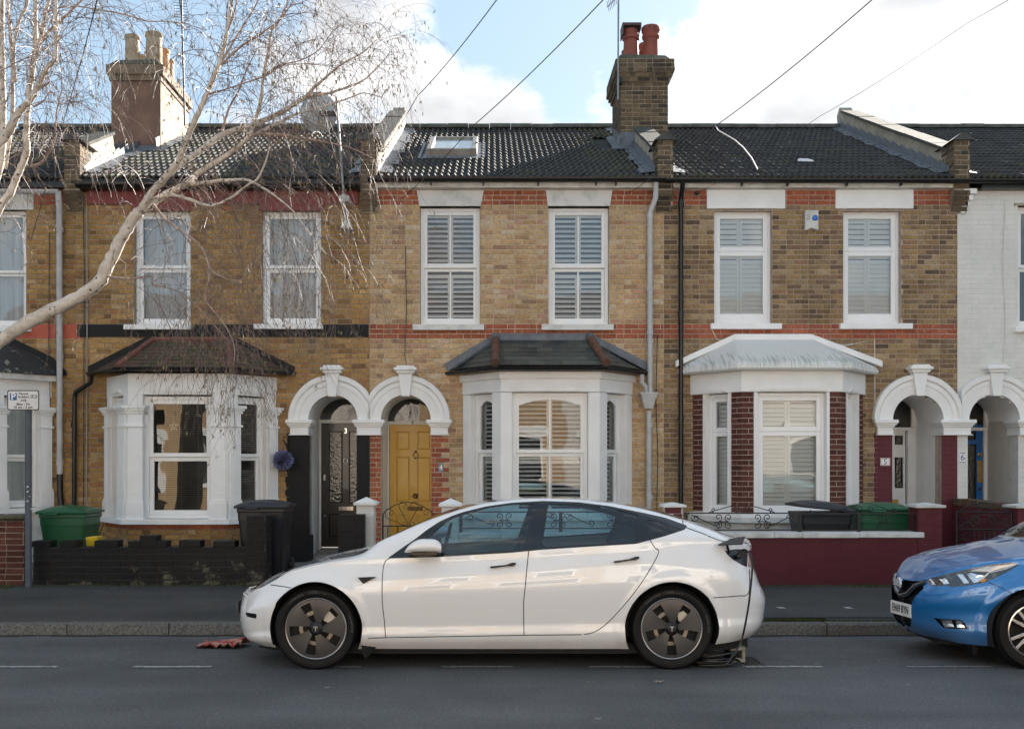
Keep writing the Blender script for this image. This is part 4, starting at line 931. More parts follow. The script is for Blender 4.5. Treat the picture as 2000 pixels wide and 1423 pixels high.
    cx_, Y_ = Xf(1264), 16.17; m_.hexa([(cx_-.06, Y_-.05, 2.48), (cx_+.06, Y_-.05, 2.48), (cx_+.06, Y_+.11, 2.48), (cx_-.06, Y_+.11, 2.48), (cx_-.125, Y_-.09, 2.72), (cx_+.125, Y_-.09, 2.72), (cx_+.125, Y_+.11, 2.72), (cx_-.125, Y_+.11, 2.72)]); m_.bx(cx_-.13, cx_+.13, Y_-.095, Y_+.115, 2.70, 2.73)
    m_.build('drainpipe', mat('white_pipe', (.72, .71, .69), .45, var=.1), h, smooth=40)
    m_ = MB(); x = Xf(792); m_.tube([(x, 16.27, 5.0), (x+.02, 16.27, 4.0), (x-.01, 16.27, 3.3), (x+.03, 16.22, 3.12), (x+.2, 16.2, 2.98), (x+.35, 16.22, 2.8)], .005, 5)
    m_.build('wall_cable', blackpl, h); m_ = MB(); m_.tube([(Xf(1283), 16.26, 3.6), (Xf(1280), 16.25, 2.6), (Xf(1284), 16.26, 1.8), (Xf(1281), 16.26, .6)], .006, 5); m_.build('wall_cable', blackpl, h)
    settle(h, (x0+2.27, YF, FLOOR)); return h

def brick_block(h, name, x0, x1, y0, y1, z0, z1, pal, mortar, seed, mass, sides='flr'):
    c = MB(); c.bx(x0+.008, x1-.008, y0+.008, y1-.008, z0, z1); o = c.build(name, mortar, h)
    if 'f' in sides: lay_bricks(o, 0, x1-x0, z0, z1, Fr(x0, y0+.008), pal, seed=seed, mass=mass)
    if 'l' in sides: lay_bricks(o, 0, y1-y0, z0, z1, Fr(x0+.008, y1, 0, -1), pal, seed=seed+1, mass=mass)
    if 'r' in sides: lay_bricks(o, 0, y1-y0, z0, z1, Fr(x1-.008, y0, 0, 1), pal, seed=seed+2, mass=mass)
    return o
def pot(parent, x, y, z, h_, r, m, style, seed=0):
    mb = MB()
    if style == 'roll': prof = [(r*1.02, 0), (r*.95, h_*.1), (r*.9, h_*.62), (r*1.05, h_*.66), (r*1.08, h_*.72), (r*.98, h_*.76), (r*1.02, h_*.82), (r*1.12, h_*.86), (r*1.12, h_*.96), (r*1.0, h_), (r*.75, h_), (r*.72, h_*.5), (0, h_*.5)]
    elif style == 'plain': prof = [(r*1.05, 0), (r, h_*.5), (r*.96, h_*.85), (r*1.06, h_*.88), (r*1.1, h_*.97), (r*1.02, h_), (r*.85, h_), (r*.8, h_*.5), (0, h_*.5)]
    else: prof = [(r*1.05, 0), (r*.95, h_*.2), (r*.88, h_*.6), (r*1.08, h_*.63), (r*1.1, h_*.72), (r*.95, h_*.76), (r*.93, h_*.9), (r*.8, h_*.9), (r*.75, h_*.5), (0, h_*.5)]
    mb.lathe((x, y, z), prof, 18); o = mb.build('chimney_pot', m, parent, smooth=35)
    return o
def chimney_brick(h):
    # front face 1212..1305 px at Y 18.85
    Yc = 18.85; x0, x1 = X_(1212, Yc), X_(1305, Yc); y1 = 20.15; zb = 6.9; S = FPX/Yc; zt = Z_(160, Yc); mass = MB()
    o = brick_block(h, 'chimney_stack', x0, x1, Yc, y1, zb, zt, 'dirt', mortar_d, 77, mass)
    e = 0; z = zt
    for k in range(5):
        e = .035*(k+1) if k < 3 else .10; brick_block(o, 'corbel', x0-e, x1+e, Yc-e, y1+e, z, z+COURSE, 'dirt', mortar_d, 80+k, mass); z += COURSE
    tag(mass.build('brick', mass_mats(), o, attr=True), kind='stuff')
    cap = MB(); capm = mat('chimney_mortar', (.14, .13, .11), .95, col2=(.07, .08, .05), nscale=8, bump=.6, bscale=25)
    cap.hexa([(x0-.06, Yc-.06, z), (x1+.06, Yc-.06, z), (x1+.06, y1+.06, z), (x0-.06, y1+.06, z), (x0+.0, Yc-.0, z+.12), (x1-.04, Yc-.0, z+.10), (x1-.04, y1, z+.1), (x0, y1, z+.12)]); cap.build('mortar_cap', capm, o, bev=.02)
    tm = mat('terracotta_pot', (.27, .075, .05), .75, col2=(.2, .06, .045), nscale=6)
    p1 = pot(o, X_(1232, Yc+.25), Yc+.25, z+.08, .62, .145, tm, 'hood'); m_ = MB(); px, py = X_(1232, Yc+.25), Yc+.25; zz = z+.08+.56
    m_.bx(px-.17, px+.17, py-.17, py+.17, zz+.03, zz+.075); m_.bx(px-.17, px-.15, py-.17, py+.17, zz-.13, zz+.03); m_.bx(px+.15, px+.17, py-.17, py+.17, zz-.02, zz+.03); m_.build('pot_hood', mat('hood_slate', (.09, .06, .055), .7), p1)
    p2 = pot(o, X_(1271, Yc+.25), Yc+.25, z+.08, .62, .15, tm, 'roll'); m_ = MB()
    for k in range(10): q = 2*math.pi*k/10; m_.ball((X_(1271, Yc+.25)+.165*math.cos(q), Yc+.25+.165*math.sin(q), z+.08+.565), .013, 6, 4)
    m_.build('vent_hole', blackp, p2)
    pot(o, X_(1228, Yc+.8), Yc+.85, z+.08, .42, .12, tm, 'plain'); pot(o, X_(1262, Yc+.8), Yc+.85, z+.08, .55, .12, tm, 'roll')
    # slate saddle at its foot and lead
    m_ = MB(); xs = x0-.0
    for k in range(6):
        v0 = 3.0+k*.22; m_.faces([slope(x0-.16, v0, .06), slope(x0+.0, v0, .09), slope(x0, v0+.21, .09), slope(x0-.13, v0+.21, .06), slope(x0-.003, v0, .24), slope(x0-.003, v0+.21, .24)], [(0, 1, 2, 3), (1, 4, 5, 2)])
    m_.faces([slope(x0-.2, 2.80, .06), slope(x1-.2, 2.80, .06), slope(x1-.2, 3.02, .10), slope(x0-.1, 3.02, .10), (x0, Yc-.012, 7.55), (x1-.2, Yc-.012, 7.55)], [(0, 1, 2, 3), (3, 2, 5, 4)])
    m_.build('lead_flashing', lead, o)
    parapet(h, 2.66, 8, vtop=2.9, up=.36, face='dirt')
def house5():
    h = empty('terraced_house', 'dark weathered brick house numbered 5 with white rendered bay roof', 'house', group='terraced houses in the row')
    x0, x1 = XB[3], XB[4]; cxa = X_(1794, 16.24); W = [(Xf(1395), Xf(1508), Zf(631), Zf(412)), (Xf(1647), Xf(1760), Zf(631), Zf(412))]; cb = 4.425
    holes = [('r',)+w_ for w_ in W]+[('r', cb-1.05, cb+1.05, .3, 2.9), ('r', cxa-.39, cxa+.39, 0, ZS), ('c', cxa, ZS, .39)]
    zones = [('red', x0, x1, SC0, SC1), ('red', x0, x1, TOPR[0], TOPR[1]), ('maroon', Xf(1714), cxa-.38, 0, ZS-.2), ('maroon', cxa+.38, x1, 0, ZS-.2)]
    facade(h, x0, x1, holes, mortar_r, 'stock5', zones, 51, centre=(5, 4))
    f = MB(); f.bx(x0+.1, x1-.1, 16.17, 16.3, 5.87, 5.94); f.bx(x0+.1, x1-.1, 16.12, 16.3, 5.941, 6.0); f.build('fascia', white_dirty, h, bev=.006)
    gutter(h, [(x0+.002, EY-.06, 5.975), (x1, EY-.06, 5.965)], r=.06, brackets=[(Xf(p), EY-.06) for p in (1443, 1531, 1645, 1750)])
    for i, (a, b, c, e) in enumerate(W):
        a_, b_ = (Xf(1380), Xf(1533)) if i == 0 else (Xf(1631), Xf(1783)); m_ = MB(); m_.box(a_, b_, -.11, .03, e+.03, 5.865); m_.poly([(a_+.19, e+.03), (b_-.19, e+.03), (b_-.27, e+.075), (a_+.27, e+.075)], .03, .045); m_.build('lintel', white, h, bev=.004)
        w_ = sash_window(h, FAC, a, b, c+.04, e+.02, Zf(488), -.10, .045, .07, False, upvc, low_back=0)
        pl = MB(); pl.box(a, b, -.2, -.10, c-.0, c+.04); pl.build('cill_board', upvc, w_)
        sill(h, FAC, a-.07, b+.13 if i == 0 else b+.15, c-.10, c-.0, .09)
        m4 = (a+b)/2-.02; shutters(w_, FAC, 0, 0, 0, 0, -.175, [(a+.07, m4), (m4+.004, b-.07)], [(c+.09, Zf(495)), (Zf(482), e-.02)], 80, .068)
        room_box(w_, FAC, a, b, c, e, -.36)
    roof(h, x0+.12, x1-.12, mossy=lambda u, v, r: r.random() < .05, seed=6); parapet(h, x1, 12, face='dirt')
    br_ = MB(); c = slope(5.75, 2.0, .06); br_.hexa([slope(5.05, 1.42, .05), slope(5.32, 1.38, .05), slope(5.30, 1.6, .05), slope(5.10, 1.62, .05), slope(5.08, 1.45, .07), slope(5.30, 1.42, .07), slope(5.26, 1.57, .07), slope(5.12, 1.59, .07)]); br_.build('loose_lead_scrap', mat('bright_lead', (.6, .6, .6), .4, var=.1), h)
    cb_ = MB(); cb_.tube([slope(X_(1398, 21.4), 5.9, .10), slope(X_(1403, 20.8), 5.2, .08), slope(X_(1436, 19.5), 3.8, .08), slope(X_(1450, 18.7), 2.8, .08), slope(X_(1466, 17.6), 1.6, .08), slope(X_(1478, 16.5), .4, .08)], .012, 5); cb_.build('roof_cable', mat('pale_cable', (.7, .68, .65), .5), h)
    # alarm box
    al = MB(); X0, X1 = Xf(1570), Xf(1596); al.poly([(X0, Zf(452)), ((X0+X1)/2, Zf(447)), (X1, Zf(452)), (X1, Zf(413)), (X0, Zf(413))], 0, .07); ab = al.build('alarm_box', mat('alarm_grey', (.58, .57, .53), .5), h, bev=.004)
    b_ = MB(); b_.ball((Xf(1589), YF-.08, Zf(428)), .045, 12, 8, (1, .6, 1)); b_.build('alarm_lamp', mat('blue_lens', (.03, .16, .55), .2), ab, smooth=180)
    b_ = MB()
    for k in range(3): b_.hexa([FAC(X0+.02, .07, Zf(424+4*k)), FAC(X0+.075, .07, Zf(421+4*k)), FAC(X0+.075, .07, Zf(420+4*k)), FAC(X0+.02, .07, Zf(423+4*k)), FAC(X0+.02, .073, Zf(424+4*k)), FAC(X0+.075, .073, Zf(421+4*k)), FAC(X0+.075, .073, Zf(420+4*k)), FAC(X0+.02, .073, Zf(423+4*k))])
    b_.build('alarm_slots', blackpl, ab)
    # bay
    fl, ff, fr_ = bay_faces(cb); ZB = .87; bm2 = MB()
    core = band(h, 'bay_base', cb, -.01, FLOOR-.1, ZB-.1, white_dirty); band(h, 'bay_sill', cb, .09, ZB-.10, ZB-.02, white_dirty); band(h, 'bay_sill', cb, .04, ZB-.02, ZB+.03, white)
    band(h, 'bay_frieze', cb, .03, 2.70, ZBE+.04, white)
    mo = MB()
    for f, a, b in ((ff, -.46, .46), (fl, .27, .68), (fr_, .27, .68)): mo.box(a, b, .03, .048, 2.715, 2.74, f); mo.box(a+.04, b-.04, .03, .056, 2.74, 2.755, f)
    mo.build('bay_moulding', white, h)
    opening_pier(h, cb, .21, .175, ZB+.02, 2.70, mortar_r, bev=0, extra=-.008)
    for i, (f, a, b) in enumerate(((fl, .0, .205), (fl, BL_-.205, BL_), (ff, -BF_, -BF_+.17), (ff, BF_-.17, BF_), (fr_, 0, .205), (fr_, BL_-.205, BL_))): lay_bricks(core, a, b, ZB+.05, 2.70, f, 'dred', seed=90+i, mass=bm2, d=-.008)
    tag(bm2.build('brick', mass_mats(), core, attr=True), kind='stuff')
    for f, a, b, key in ((ff, -.557, .557, 0), (fl, .215, .745, 1), (fr_, .21, .74, 2)):
        j = MB(); j.box(a, a+.045, -.14, .012, ZB+.02, 2.70, f); j.box(b-.045, b, -.14, .012, ZB+.02, 2.70, f); j.build('jamb_trim', white, h)
        a += .045; b -= .045
        w_ = sash_window(h, f, a, b, ZB+.03, 2.69, Z_(842, 15.65), -.09, .05, .065, False, upvc, low_back=0, name='bay_window')
        mm = (a+b)/2-.01; cols = [(a+.07, mm), (mm+.004, b-.07)] if key == 0 else [(a+.06, b-.06)]
        shutters(w_, f, 0, 0, 0, 0, -.20, cols, [(ZB+.08, 2.12), (2.14, 2.60)], 60, .062)
    bay_room(h, cb, .3, 2.9)
    e = bay_off(cb, .16, YF-.01); ze = ZBE+.15; T0, T1 = (Xf(1432), YF-.02, 3.58), (Xf(1583), YF-.02, 3.58); A, B, C, D = [(p[0], p[1], ze) for p in e]
    rn = bpy.data.materials.new('stained_white_render'); rn.use_nodes = True; n = rn.node_tree.nodes; l = rn.node_tree.links; p = n['Principled BSDF']; p.inputs['Roughness'].default_value = .6
    g = n.new('ShaderNodeNewGeometry'); sx = n.new('ShaderNodeSeparateXYZ'); l.new(g.outputs['Position'], sx.inputs[0]); mp_ = n.new('ShaderNodeMapping'); mp_.inputs['Scale'].default_value = (40, 2.5, 3.0); l.new(g.outputs['Position'], mp_.inputs['Vector'])
    x = n.new('ShaderNodeTexNoise'); x.inputs['Scale'].default_value = 1; x.inputs['Detail'].default_value = 5; l.new(mp_.outputs[0], x.inputs['Vector'])
    mr = n.new('ShaderNodeMapRange'); l.new(sx.outputs['Z'], mr.inputs['Value']); mr.inputs['From Min'].default_value = ze+.30; mr.inputs['From Max'].default_value = ze+.06
    mr2 = n.new('ShaderNodeMapRange'); l.new(sx.outputs['Z'], mr2.inputs['Value']); mr2.inputs['From Min'].default_value = ze-.16; mr2.inputs['From Max'].default_value = ze-.0
    mm_ = n.new('ShaderNodeMath'); mm_.operation = 'MULTIPLY'; l.new(mr.outputs[0], mm_.inputs[0]); l.new(mr2.outputs[0], mm_.inputs[1])
    ad = n.new('ShaderNodeMath'); ad.operation = 'MULTIPLY_ADD'; l.new(mm_.outputs[0], ad.inputs[0]); ad.inputs[1].default_value = .26; l.new(x.outputs['Fac'], ad.inputs[2])
    r_ = n.new('ShaderNodeValToRGB'); l.new(ad.outputs[0], r_.inputs['Fac']); r_.color_ramp.elements[0].position = .70; r_.color_ramp.elements[0].color = (.72, .71, .68, 1); r_.color_ramp.elements[1].position = .90; r_.color_ramp.elements[1].color = (.42, .43, .38, 1); l.new(r_.outputs[0], p.inputs['Base Color'])
    base = MB(); lo = [(p_[0], p_[1], ZBE+.04) for p_ in bay_off(cb, .20, YF-.01)]; mid = [(p_[0], p_[1], ze) for p_ in bay_off(cb, .18, YF-.01)]
    n_ = 10
    base.faces(lo+mid+[T0, T1], [(0, 1, 5, 4), (1, 2, 6, 5), (2, 3, 7, 6), (4, 5, 8), (5, 6, 9, 8), (6, 7, 9), (3, 2, 1, 0)]); base.build('bay_roof', rn, h, bev=.03)
    ed = MB()
    for P_, Q_, s_ in ((mid[0], T0, -1), (mid[3], T1, 1)):
        P_, Q_ = Vector(P_), Vector(Q_)
        ed.hexa([(P_.x+s_*.05, YF-.09, P_.z+.0), (P_.x+s_*.05, YF, P_.z+.0), (P_.x+s_*.05, YF, P_.z+.10), (P_.x+s_*.05, YF-.09, P_.z+.10), (Q_.x, YF-.09, Q_.z-.05), (Q_.x, YF, Q_.z-.05), (Q_.x, YF, Q_.z+.05), (Q_.x, YF-.09, Q_.z+.05)])
    ed.hexa([(T0[0]-.01, YF-.092, 3.54), (T1[0]+.01, YF-.092, 3.54), (T1[0]+.01, YF, 3.54), (T0[0]-.01, YF, 3.54), (T0[0], YF-.092, 3.632), (T1[0], YF-.092, 3.632), (T1[0], YF, 3.632), (T0[0], YF, 3.632)])
    ed.build('roof_edging', white, h, bev=.01)
    # doorway
    arch_ring(h, cxa, ZS, .39, .70, ('max', XB[4]-.001+.02), 1.03); impost(h, Xf(1712), cxa-.39, ZS); impost(h, cxa+.39, Xf(1893), ZS)
    porch(h, cxa-.39, cxa+.39); df = door_frame(h, X_(1712, 17.33), X_(1788, 17.33), ZS-.17, 1.03, jamb=.13); zt = Z_(836, 17.33); a, b = cxa-.46, cxa-.01
    mb = MB(); mb.box(X_(1779, 17.33), X_(1788, 17.33), -1.04, -.99, ZS-.08, ZS+.38); mb.build('door_frame', white2, h)
    dr = panel_door(h, X_(1720, 17.33), X_(1769, 17.33), .27, zt, 1.02, upvc, [(X_(1748, 17.33), X_(1765, 17.33), 1.94, 2.11), (X_(1748, 17.33), X_(1765, 17.33), 1.23, 1.75)], glasspan=(0, 1))
    letterbox(dr, X_(1746, 17.33), 1.02, .16, .06, -1.05, brass)
    pm_ = MB(); pm_.box(Xf(1719), Xf(1738), .006, .014, Zf(909), Zf(894)); pq = pm_.build('number_plaque', white2, h, bev=.003); text_obj('number_digit', '5', .12, FAC.mat(Xf(1728.5), .016, Zf(901.5)), mat('slate_blue', (.06, .10, .2), .4), pq, .001)
    # red and white frills of the plaque
    fr2 = MB(); rect_frame(fr2, Xf(1720), Xf(1737), Zf(908), Zf(895), .006, .014, .016, FAC); fr2.build('plaque_border', mat('plaque_red', (.4, .15, .12), .4), pq)
    m_ = MB(); px = Xf(1328); m_.tube([(px, 16.05, 5.95), (px, 16.1, 5.82), (px, 16.22, 5.70), (px, 16.22, .3)], .036, 10)
    for z in (5.6, 3.9, 2.3): m_.tube([(px, 16.22, z), (px, 16.22, z+.07)], .046, 10)
    m_.build('drainpipe', blackpl, h, smooth=40)
    m_ = MB(); m_.tube([(Xf(1387), 16.28, 3.75), (Xf(1400), 16.27, 3.55), (Xf(1450), 16.26, 3.50)], .006, 5); m_.build('wall_cable', mat('pale_cable'), h); m_ = MB(); m_.tube([(Xf(1600), 16.27, 3.5), (Xf(1650), 16.27, 3.46), (Xf(1707), 16.27, 3.55), (Xf(1707.5), 16.27, 2.3)], .007, 5); m_.build('wall_cable', mat('pale_cable'), h)
    settle(h, (x0+2.27, YF, FLOOR)); return h
def house2():
    h = empty('terraced_house', 'brick house at the left edge of the row behind the birch stems', 'house', group='terraced houses in the row')
    x0, x1 = XB[0], XB[1]; W = [(Xf(-62), Xf(51), Zf(636), Zf(410))]; cb = X_(-65, YF)
    holes = [('r',)+w_ for w_ in W]+[('r', cb-1.05, cb+1.05, .3, 2.9)]
    facade(h, x0, x1, holes, mortar_d, 'stock3', [('redpaint', x0, x1, SC0, SC1), ('red', x0, x1, TOPR[0], TOPR[1])], 21, centre=(-7, 4))
    gutter(h, [(x0, EY-.06, 5.82), (x1-.16, EY-.06, 5.80)], m=mat('white_pipe'), r=.06)
    f = MB(); f.bx(x0, x1-.12, 16.15, 16.3, 5.87, 5.99); f.build('fascia', blackpl, h)
    for a, b, c, e in W:
        m_ = MB(); m_.box(a-.05, b+.12, -.1, .02, e+.0, 5.80); m_.build('lintel', white_dirty, h)
        w_ = sash_window(h, FAC, a, b, c, e, Zf(531), -.09, .05, .045, False, white2); curtain(w_, FAC, a+.05, b-.05, c+.05, e-.05, -.3, net_m, 8); room_box(w_, FAC, a, b, c, e, -.5); sill(h, FAC, a-.1, b+.09, c-.10, c)
    roof(h, x0, x1-.12, mossy=lambda u, v, r: r.random() < .2, seed=9); parapet(h, x1, 5, vtop=1.75, up=.42, face='dirt')
    # rendered chimney stack
    Yc = 18.85; a, b = X_(217, Yc), X_(312, Yc); y1 = 20.6; zt = Z_(158, Yc)
    rend = mat('brown_render', (.24, .14, .10), .9, col2=(.17, .10, .075), nscale=3, bump=.3, bscale=30); c_ = MB(); c_.bx(a, b, Yc, y1, 6.9, zt); st = c_.build('chimney_stack', rend, h, bev=.01)
    c_ = MB(); c_.bx(a-.03, b+.03, Yc-.03, y1+.03, zt, zt+.10); c_.bx(a-.07, b+.07, Yc-.07, y1+.07, zt+.10, zt+.27); c_.build('cornice', mat('render_band', (.26, .19, .13), .9, col2=(.13, .10, .07), nscale=4), st)
    c_ = MB(); c_.hexa([(a-.06, Yc-.06, zt+.27), (b+.06, Yc-.06, zt+.27), (b+.06, y1+.06, zt+.27), (a-.06, y1+.06, zt+.27), (a+.06, Yc+.05, zt+.40), (b-.06, Yc+.05, zt+.42), (b-.06, y1-.05, zt+.40), (a+.06, y1-.05, zt+.38)]); c_.build('mortar_cap', mat('mossy_cap', (.06, .07, .04), .95, col2=(.12, .11, .09), nscale=10, bump=.6), st, bev=.03)
    pc = mat('buff_pot', (.46, .38, .27), .8, col2=(.36, .28, .19), nscale=5); po = mat('orange_pot', (.5, .25, .11), .8, var=.2)
    pot(st, X_(256, Yc+.2), Yc+.28, zt+.36, .55, .13, pc, 'plain'); pot(st, X_(298, Yc+.2), Yc+.28, zt+.36, .60, .145, pc, 'plain'); pot(st, X_(276, Yc+.8), Yc+.9, zt+.36, .42, .12, pc, 'plain'); pot(st, X_(312, Yc+.7), Yc+.85, zt+.36, .52, .13, po, 'plain'); pot(st, X_(320, Yc+1.1), Yc+1.3, zt+.36, .5, .13, pc, 'plain')
    m_ = MB(); m_.bx(b+.001, b+.012, Yc+.012, y1-.01, 7.0, zt-.002); m_.build('side_slab', mat('pale_side', (.30, .26, .19), .9, var=.12, nscale=3), st)  # thin slab over the right side only, paler than the stack's brown
    m_ = MB(); m_.faces([slope(a, 2.6, .05), slope(b+.2, 2.6, .05), slope(b+.2, 3.0, .09), slope(a, 3.0, .09)], [(0, 1, 2, 3)])
    for k in range(7): v0 = 2.85+k*.22; m_.faces([slope(b+.16, v0, .06), slope(b, v0, .09), slope(b, v0+.21, .09), slope(b+.14, v0+.21, .06), slope(b+.003, v0, .24), slope(b+.003, v0+.21, .24)], [(1, 0, 3, 2), (4, 1, 2, 5)])
    m_.build('lead_flashing', lead, st)
    # bay: white with pilaster
    fl, ff, fr_ = bay_faces(cb); ZB = .95
    band(h, 'bay_base', cb, 0, FLOOR-.1, ZB-.05, white_dirty); band(h, 'bay_sill', cb, .08, ZB-.06, ZB+.02, white); band(h, 'bay_frieze', cb, 0, 2.66, 2.96, white); band(h, 'bay_cornice', cb, .12, 2.90, 2.99, white_dirty)
    opening_pier(h, cb, .2, .18, ZB+.02, 2.665, white)
    for f, a, b in ((fr_, .02, .22), (fr_, .75, .93), (ff, .5, .72)): pilaster(h, f, a, b, ZB+.025, 2.50)
    for f, a, b in ((ff, -.55, .55), (fr_, .2, .76)): w_ = sash_window(h, f, a, b, ZB+.03, 2.64, 1.73, -.10, .05, .05, False, white2, name='bay_window'); curtain(w_, f, a+.05, b-.05, ZB+.05, 2.6, -.22, drape_m, 3, .012, 'curtain')
    bay_room(h, cb, .3, 2.9)
    e = bay_off(cb, .16, YF-.01); ze = 2.99; T0, T1 = (cb-.7, YF-.02, 3.50), (cb+.62, YF-.02, 3.46); A, B, C, D = [(p[0], p[1], ze) for p in e]
    base = MB(); N_ = 6; verts = []
    for k in range(N_+1):   # gently swept roof
        t = k/N_; zz = ze+(T0[2]-ze)*(1-(1-t)**1.6)
        for P_, Q_ in ((A, T0), (B, T0), (C, T1), (D, T1)): v = Vector(P_).lerp(Vector(Q_), t); verts.append((v.x, v.y, zz))
    base.faces(verts, [(4*k+j, 4*k+j+1, 4*k+j+5, 4*k+j+4) for k in range(N_) for j in range(3)]); base.build('bay_roof', mat('peeling_bitumen', (.03, .03, .03), .6, col2=(.25, .25, .2), nscale=9, thresh=(.34, .4), bump=.4), h)
    fb = MB(); fb.poly([(D[0]+.03, ze), (D[0]+.03, ze+.07), (D[0]-.2, ze+.30), (T1[0]+.05, 3.60), (cb-.7, 3.62), (cb-.7, 3.45), (T1[0], 3.40), (D[0]-.25, ze+.1)], 0, .04); fb.build('flashing', blackp, h)
    m_ = MB(); px = Xf(121); m_.tube([(Xf(126), 16.06, 5.78), (Xf(126), 16.1, 5.55), (px, 16.2, 5.35), (px, 16.22, 1.48)], .045, 10)
    for z in (5.2, 3.25, 1.62): m_.tube([(px, 16.22, z), (px, 16.22, z+.07)], .052, 10)
    dp = m_.build('drainpipe', mat('white_pipe'), h, smooth=40); m_ = MB(); m_.tube([(px, 16.22, 1.48), (px, 16.22, 1.2), (Xf(126), 16.22, .8), (Xf(127), 16.2, .3)], .046, 10); m_.build('drainpipe_foot', blackpl, dp, smooth=40)
    m_ = MB(); m_.tube([(Xf(98), 16.27, 5.2), (Xf(97), 16.27, 3.5), (Xf(100), 16.27, 2.4), (Xf(97), 16.27, .7)], .006, 5); m_.build('wall_cable', blackpl, h)
    settle(h, (-8, YF, FLOOR)); return h
def house6():
    h = empty('terraced_house', 'white painted brick house with blue front door at the right edge', 'house', group='terraced houses in the row')
    x0, x1 = XB[4], XB[5]; cxa = X_(1943, 16.24); W = [(Xf(1988), Xf(2100), Zf(638), Zf(402))]
    holes = [('r',)+w_ for w_ in W]+[('r', cxa-.39, cxa+.39, 0, ZS), ('c', cxa, ZS, .39)]
    facade(h, x0, x1, holes, mat('white_mortar', (.60, .59, .56), .7), 'white', [], 61, centre=(7.4, 4))
    gutter(h, [(x0+.002, EY-.06, 5.965), (x1, EY-.06, 5.96)], r=.06); f = MB(); f.bx(x0+.3, x1, 16.13, 16.3, 5.85, 5.99); f.build('fascia', blackpl, h)
    k = MB()
    for i in range(4): k.bx(x0+.03, x0+.10+.045*i, 16.28-.035*(i+1), 16.295, 5.50+.09*i, 5.58+.09*i)
    k.build('corbel', white, h, bev=.006)
    for a, b, c, e in W:
        w_ = sash_window(h, FAC, a, b, c, e, Zf(521), -.09, .05, .05, False, white2); room_box(w_, FAC, a, b, c, e, -.3); sill(h, FAC, a-.08, b+.09, c-.09, c); m_ = MB(); m_.box(a-.06, b+.1, -.1, .02, e, e+.04); m_.build('lintel', cement, h)
    roof(h, x0+.12, x1, mossy=lambda u, v, r: r.random() < .05, seed=16)
    arch_ring(h, cxa, ZS, .39, .70, ('min', XB[4]+.02), 1.03); impost(h, cxa+.39, Xf(2025), ZS)
    porch(h, cxa-.39, cxa+.39, wallm=mat('porch_cream', (.62, .58, .52), .6, var=.05)); df = door_frame(h, X_(1862, 17.33), X_(1930, 17.33), ZS-.17, 1.03, jamb=.08); zt = Z_(829, 17.33)
    mb = MB(); mb.box(X_(1921, 17.33), X_(1930, 17.33), -1.04, -.99, ZS-.08, ZS+.36); mb.build('door_frame', white2, h)
    bl = mat('blue_door', (.01, .12, .36), .35, var=.06, coat=.2); a, b = X_(1868, 17.33), X_(1920, 17.33)
    dr = panel_door(h, a, b, .27, zt, 1.02, bl, [(a+.05, b-.10, zt-.26, zt-.10), (a+.05, b-.10, .9, zt-.31)], glasspan=(0, 1)); 
    f_ = MB(); f_.box(b-.085, b-.005, -1.05, -1.045, 1.33, 1.69); f_.build('kick_plate', brass, dr); knob(dr, b-.045, zt-.49, -1.05, brass, .028); knob(dr, b-.045, 1.22, -1.05, darkbrass, .02)
    pm_ = MB(); pm_.box(Xf(1875), Xf(1884), .006, .013, Zf(903), Zf(884)); pq = pm_.build('number_plaque', white2, h); blu = mat('plaque_blue', (.03, .04, .22), .4)
    text_obj('number_digit', '6', .14, FAC.mat(Xf(1879.5), .015, Zf(893)), blu, pq, .001); q = MB(); q.box(Xf(1875), Xf(1884), .013, .0145, Zf(885.2), Zf(884)); q.box(Xf(1875), Xf(1884), .013, .0145, Zf(902.8), Zf(901.6)); q.build('plaque_border', blu, pq)
    m_ = MB(); m_.tube([(Xf(1962), 16.27, 5.7), (Xf(1957), 16.28, 4.8), (Xf(1962), 16.28, 3.8), (Xf(1959), 16.28, 3.1), (Xf(1966), 16.28, 2.97), (Xf(2000), 16.28, 2.97)], .006, 5); m_.build('wall_cable', white_dirty, h)
    settle(h, (x0+1.8, YF, FLOOR)); return h
house2(); house3(); house4(); house5(); house6()
rearm = mat('rear_brick', (.30, .21, .12), .9, var=.2)
for r_ in [o for o in COL.objects if o.get('category') == 'house']:
    k = XB.index(min(XB, key=lambda v: abs(v-min((c.matrix_local @ v_.co).x for c in r_.children if c.name.startswith('wall') and c.type == 'MESH' and 'cable' not in c.name for v_ in c.data.vertices))))
    a, b = XB[k], XB[k+1]; mb = MB(); mb.bx(a+.002, b-.002, 26.5, 26.75, 0, 6.1); mb.bx(a+.002, a+.10, YF+.30, 26.5, 0, 6.0); mb.bx(b-.10, b-.002, YF+.30, 26.5, 0, 6.0)
    mb.bx(a+.1, b-.1, YF+1.35, YF+1.4, 0, 3.0); q = mb.build('rear_wall', rearm, r_); q.matrix_parent_inverse = Matrix.Translation(-r_.location)
for xa, xb, lb in ((-22, XB[0]-.01, 'plain end house continuing the row beyond the left edge'), (XB[5]+.01, 24, 'plain end house continuing the row beyond the right edge')):
    h = empty('terraced_house', lb, 'house'); mb = MB(); mb.bx(xa, xb, YF, 26.7, 0, 5.95); mb.build('wall', rearm, h); mb = MB()
    mb.hexa([(xa, EY-.05, 5.96), (xb, EY-.05, 5.96), (xb, 26.9, 5.96), (xa, 26.9, 5.96), (xa, RIDGE_Y-.01, 8.40), (xb, RIDGE_Y-.01, 8.40), (xb, RIDGE_Y+.01, 8.40), (xa, RIDGE_Y+.01, 8.40)]); mb.build('roof', tile_m, h); settle(h, ((xa+xb)/2, YF, 0))

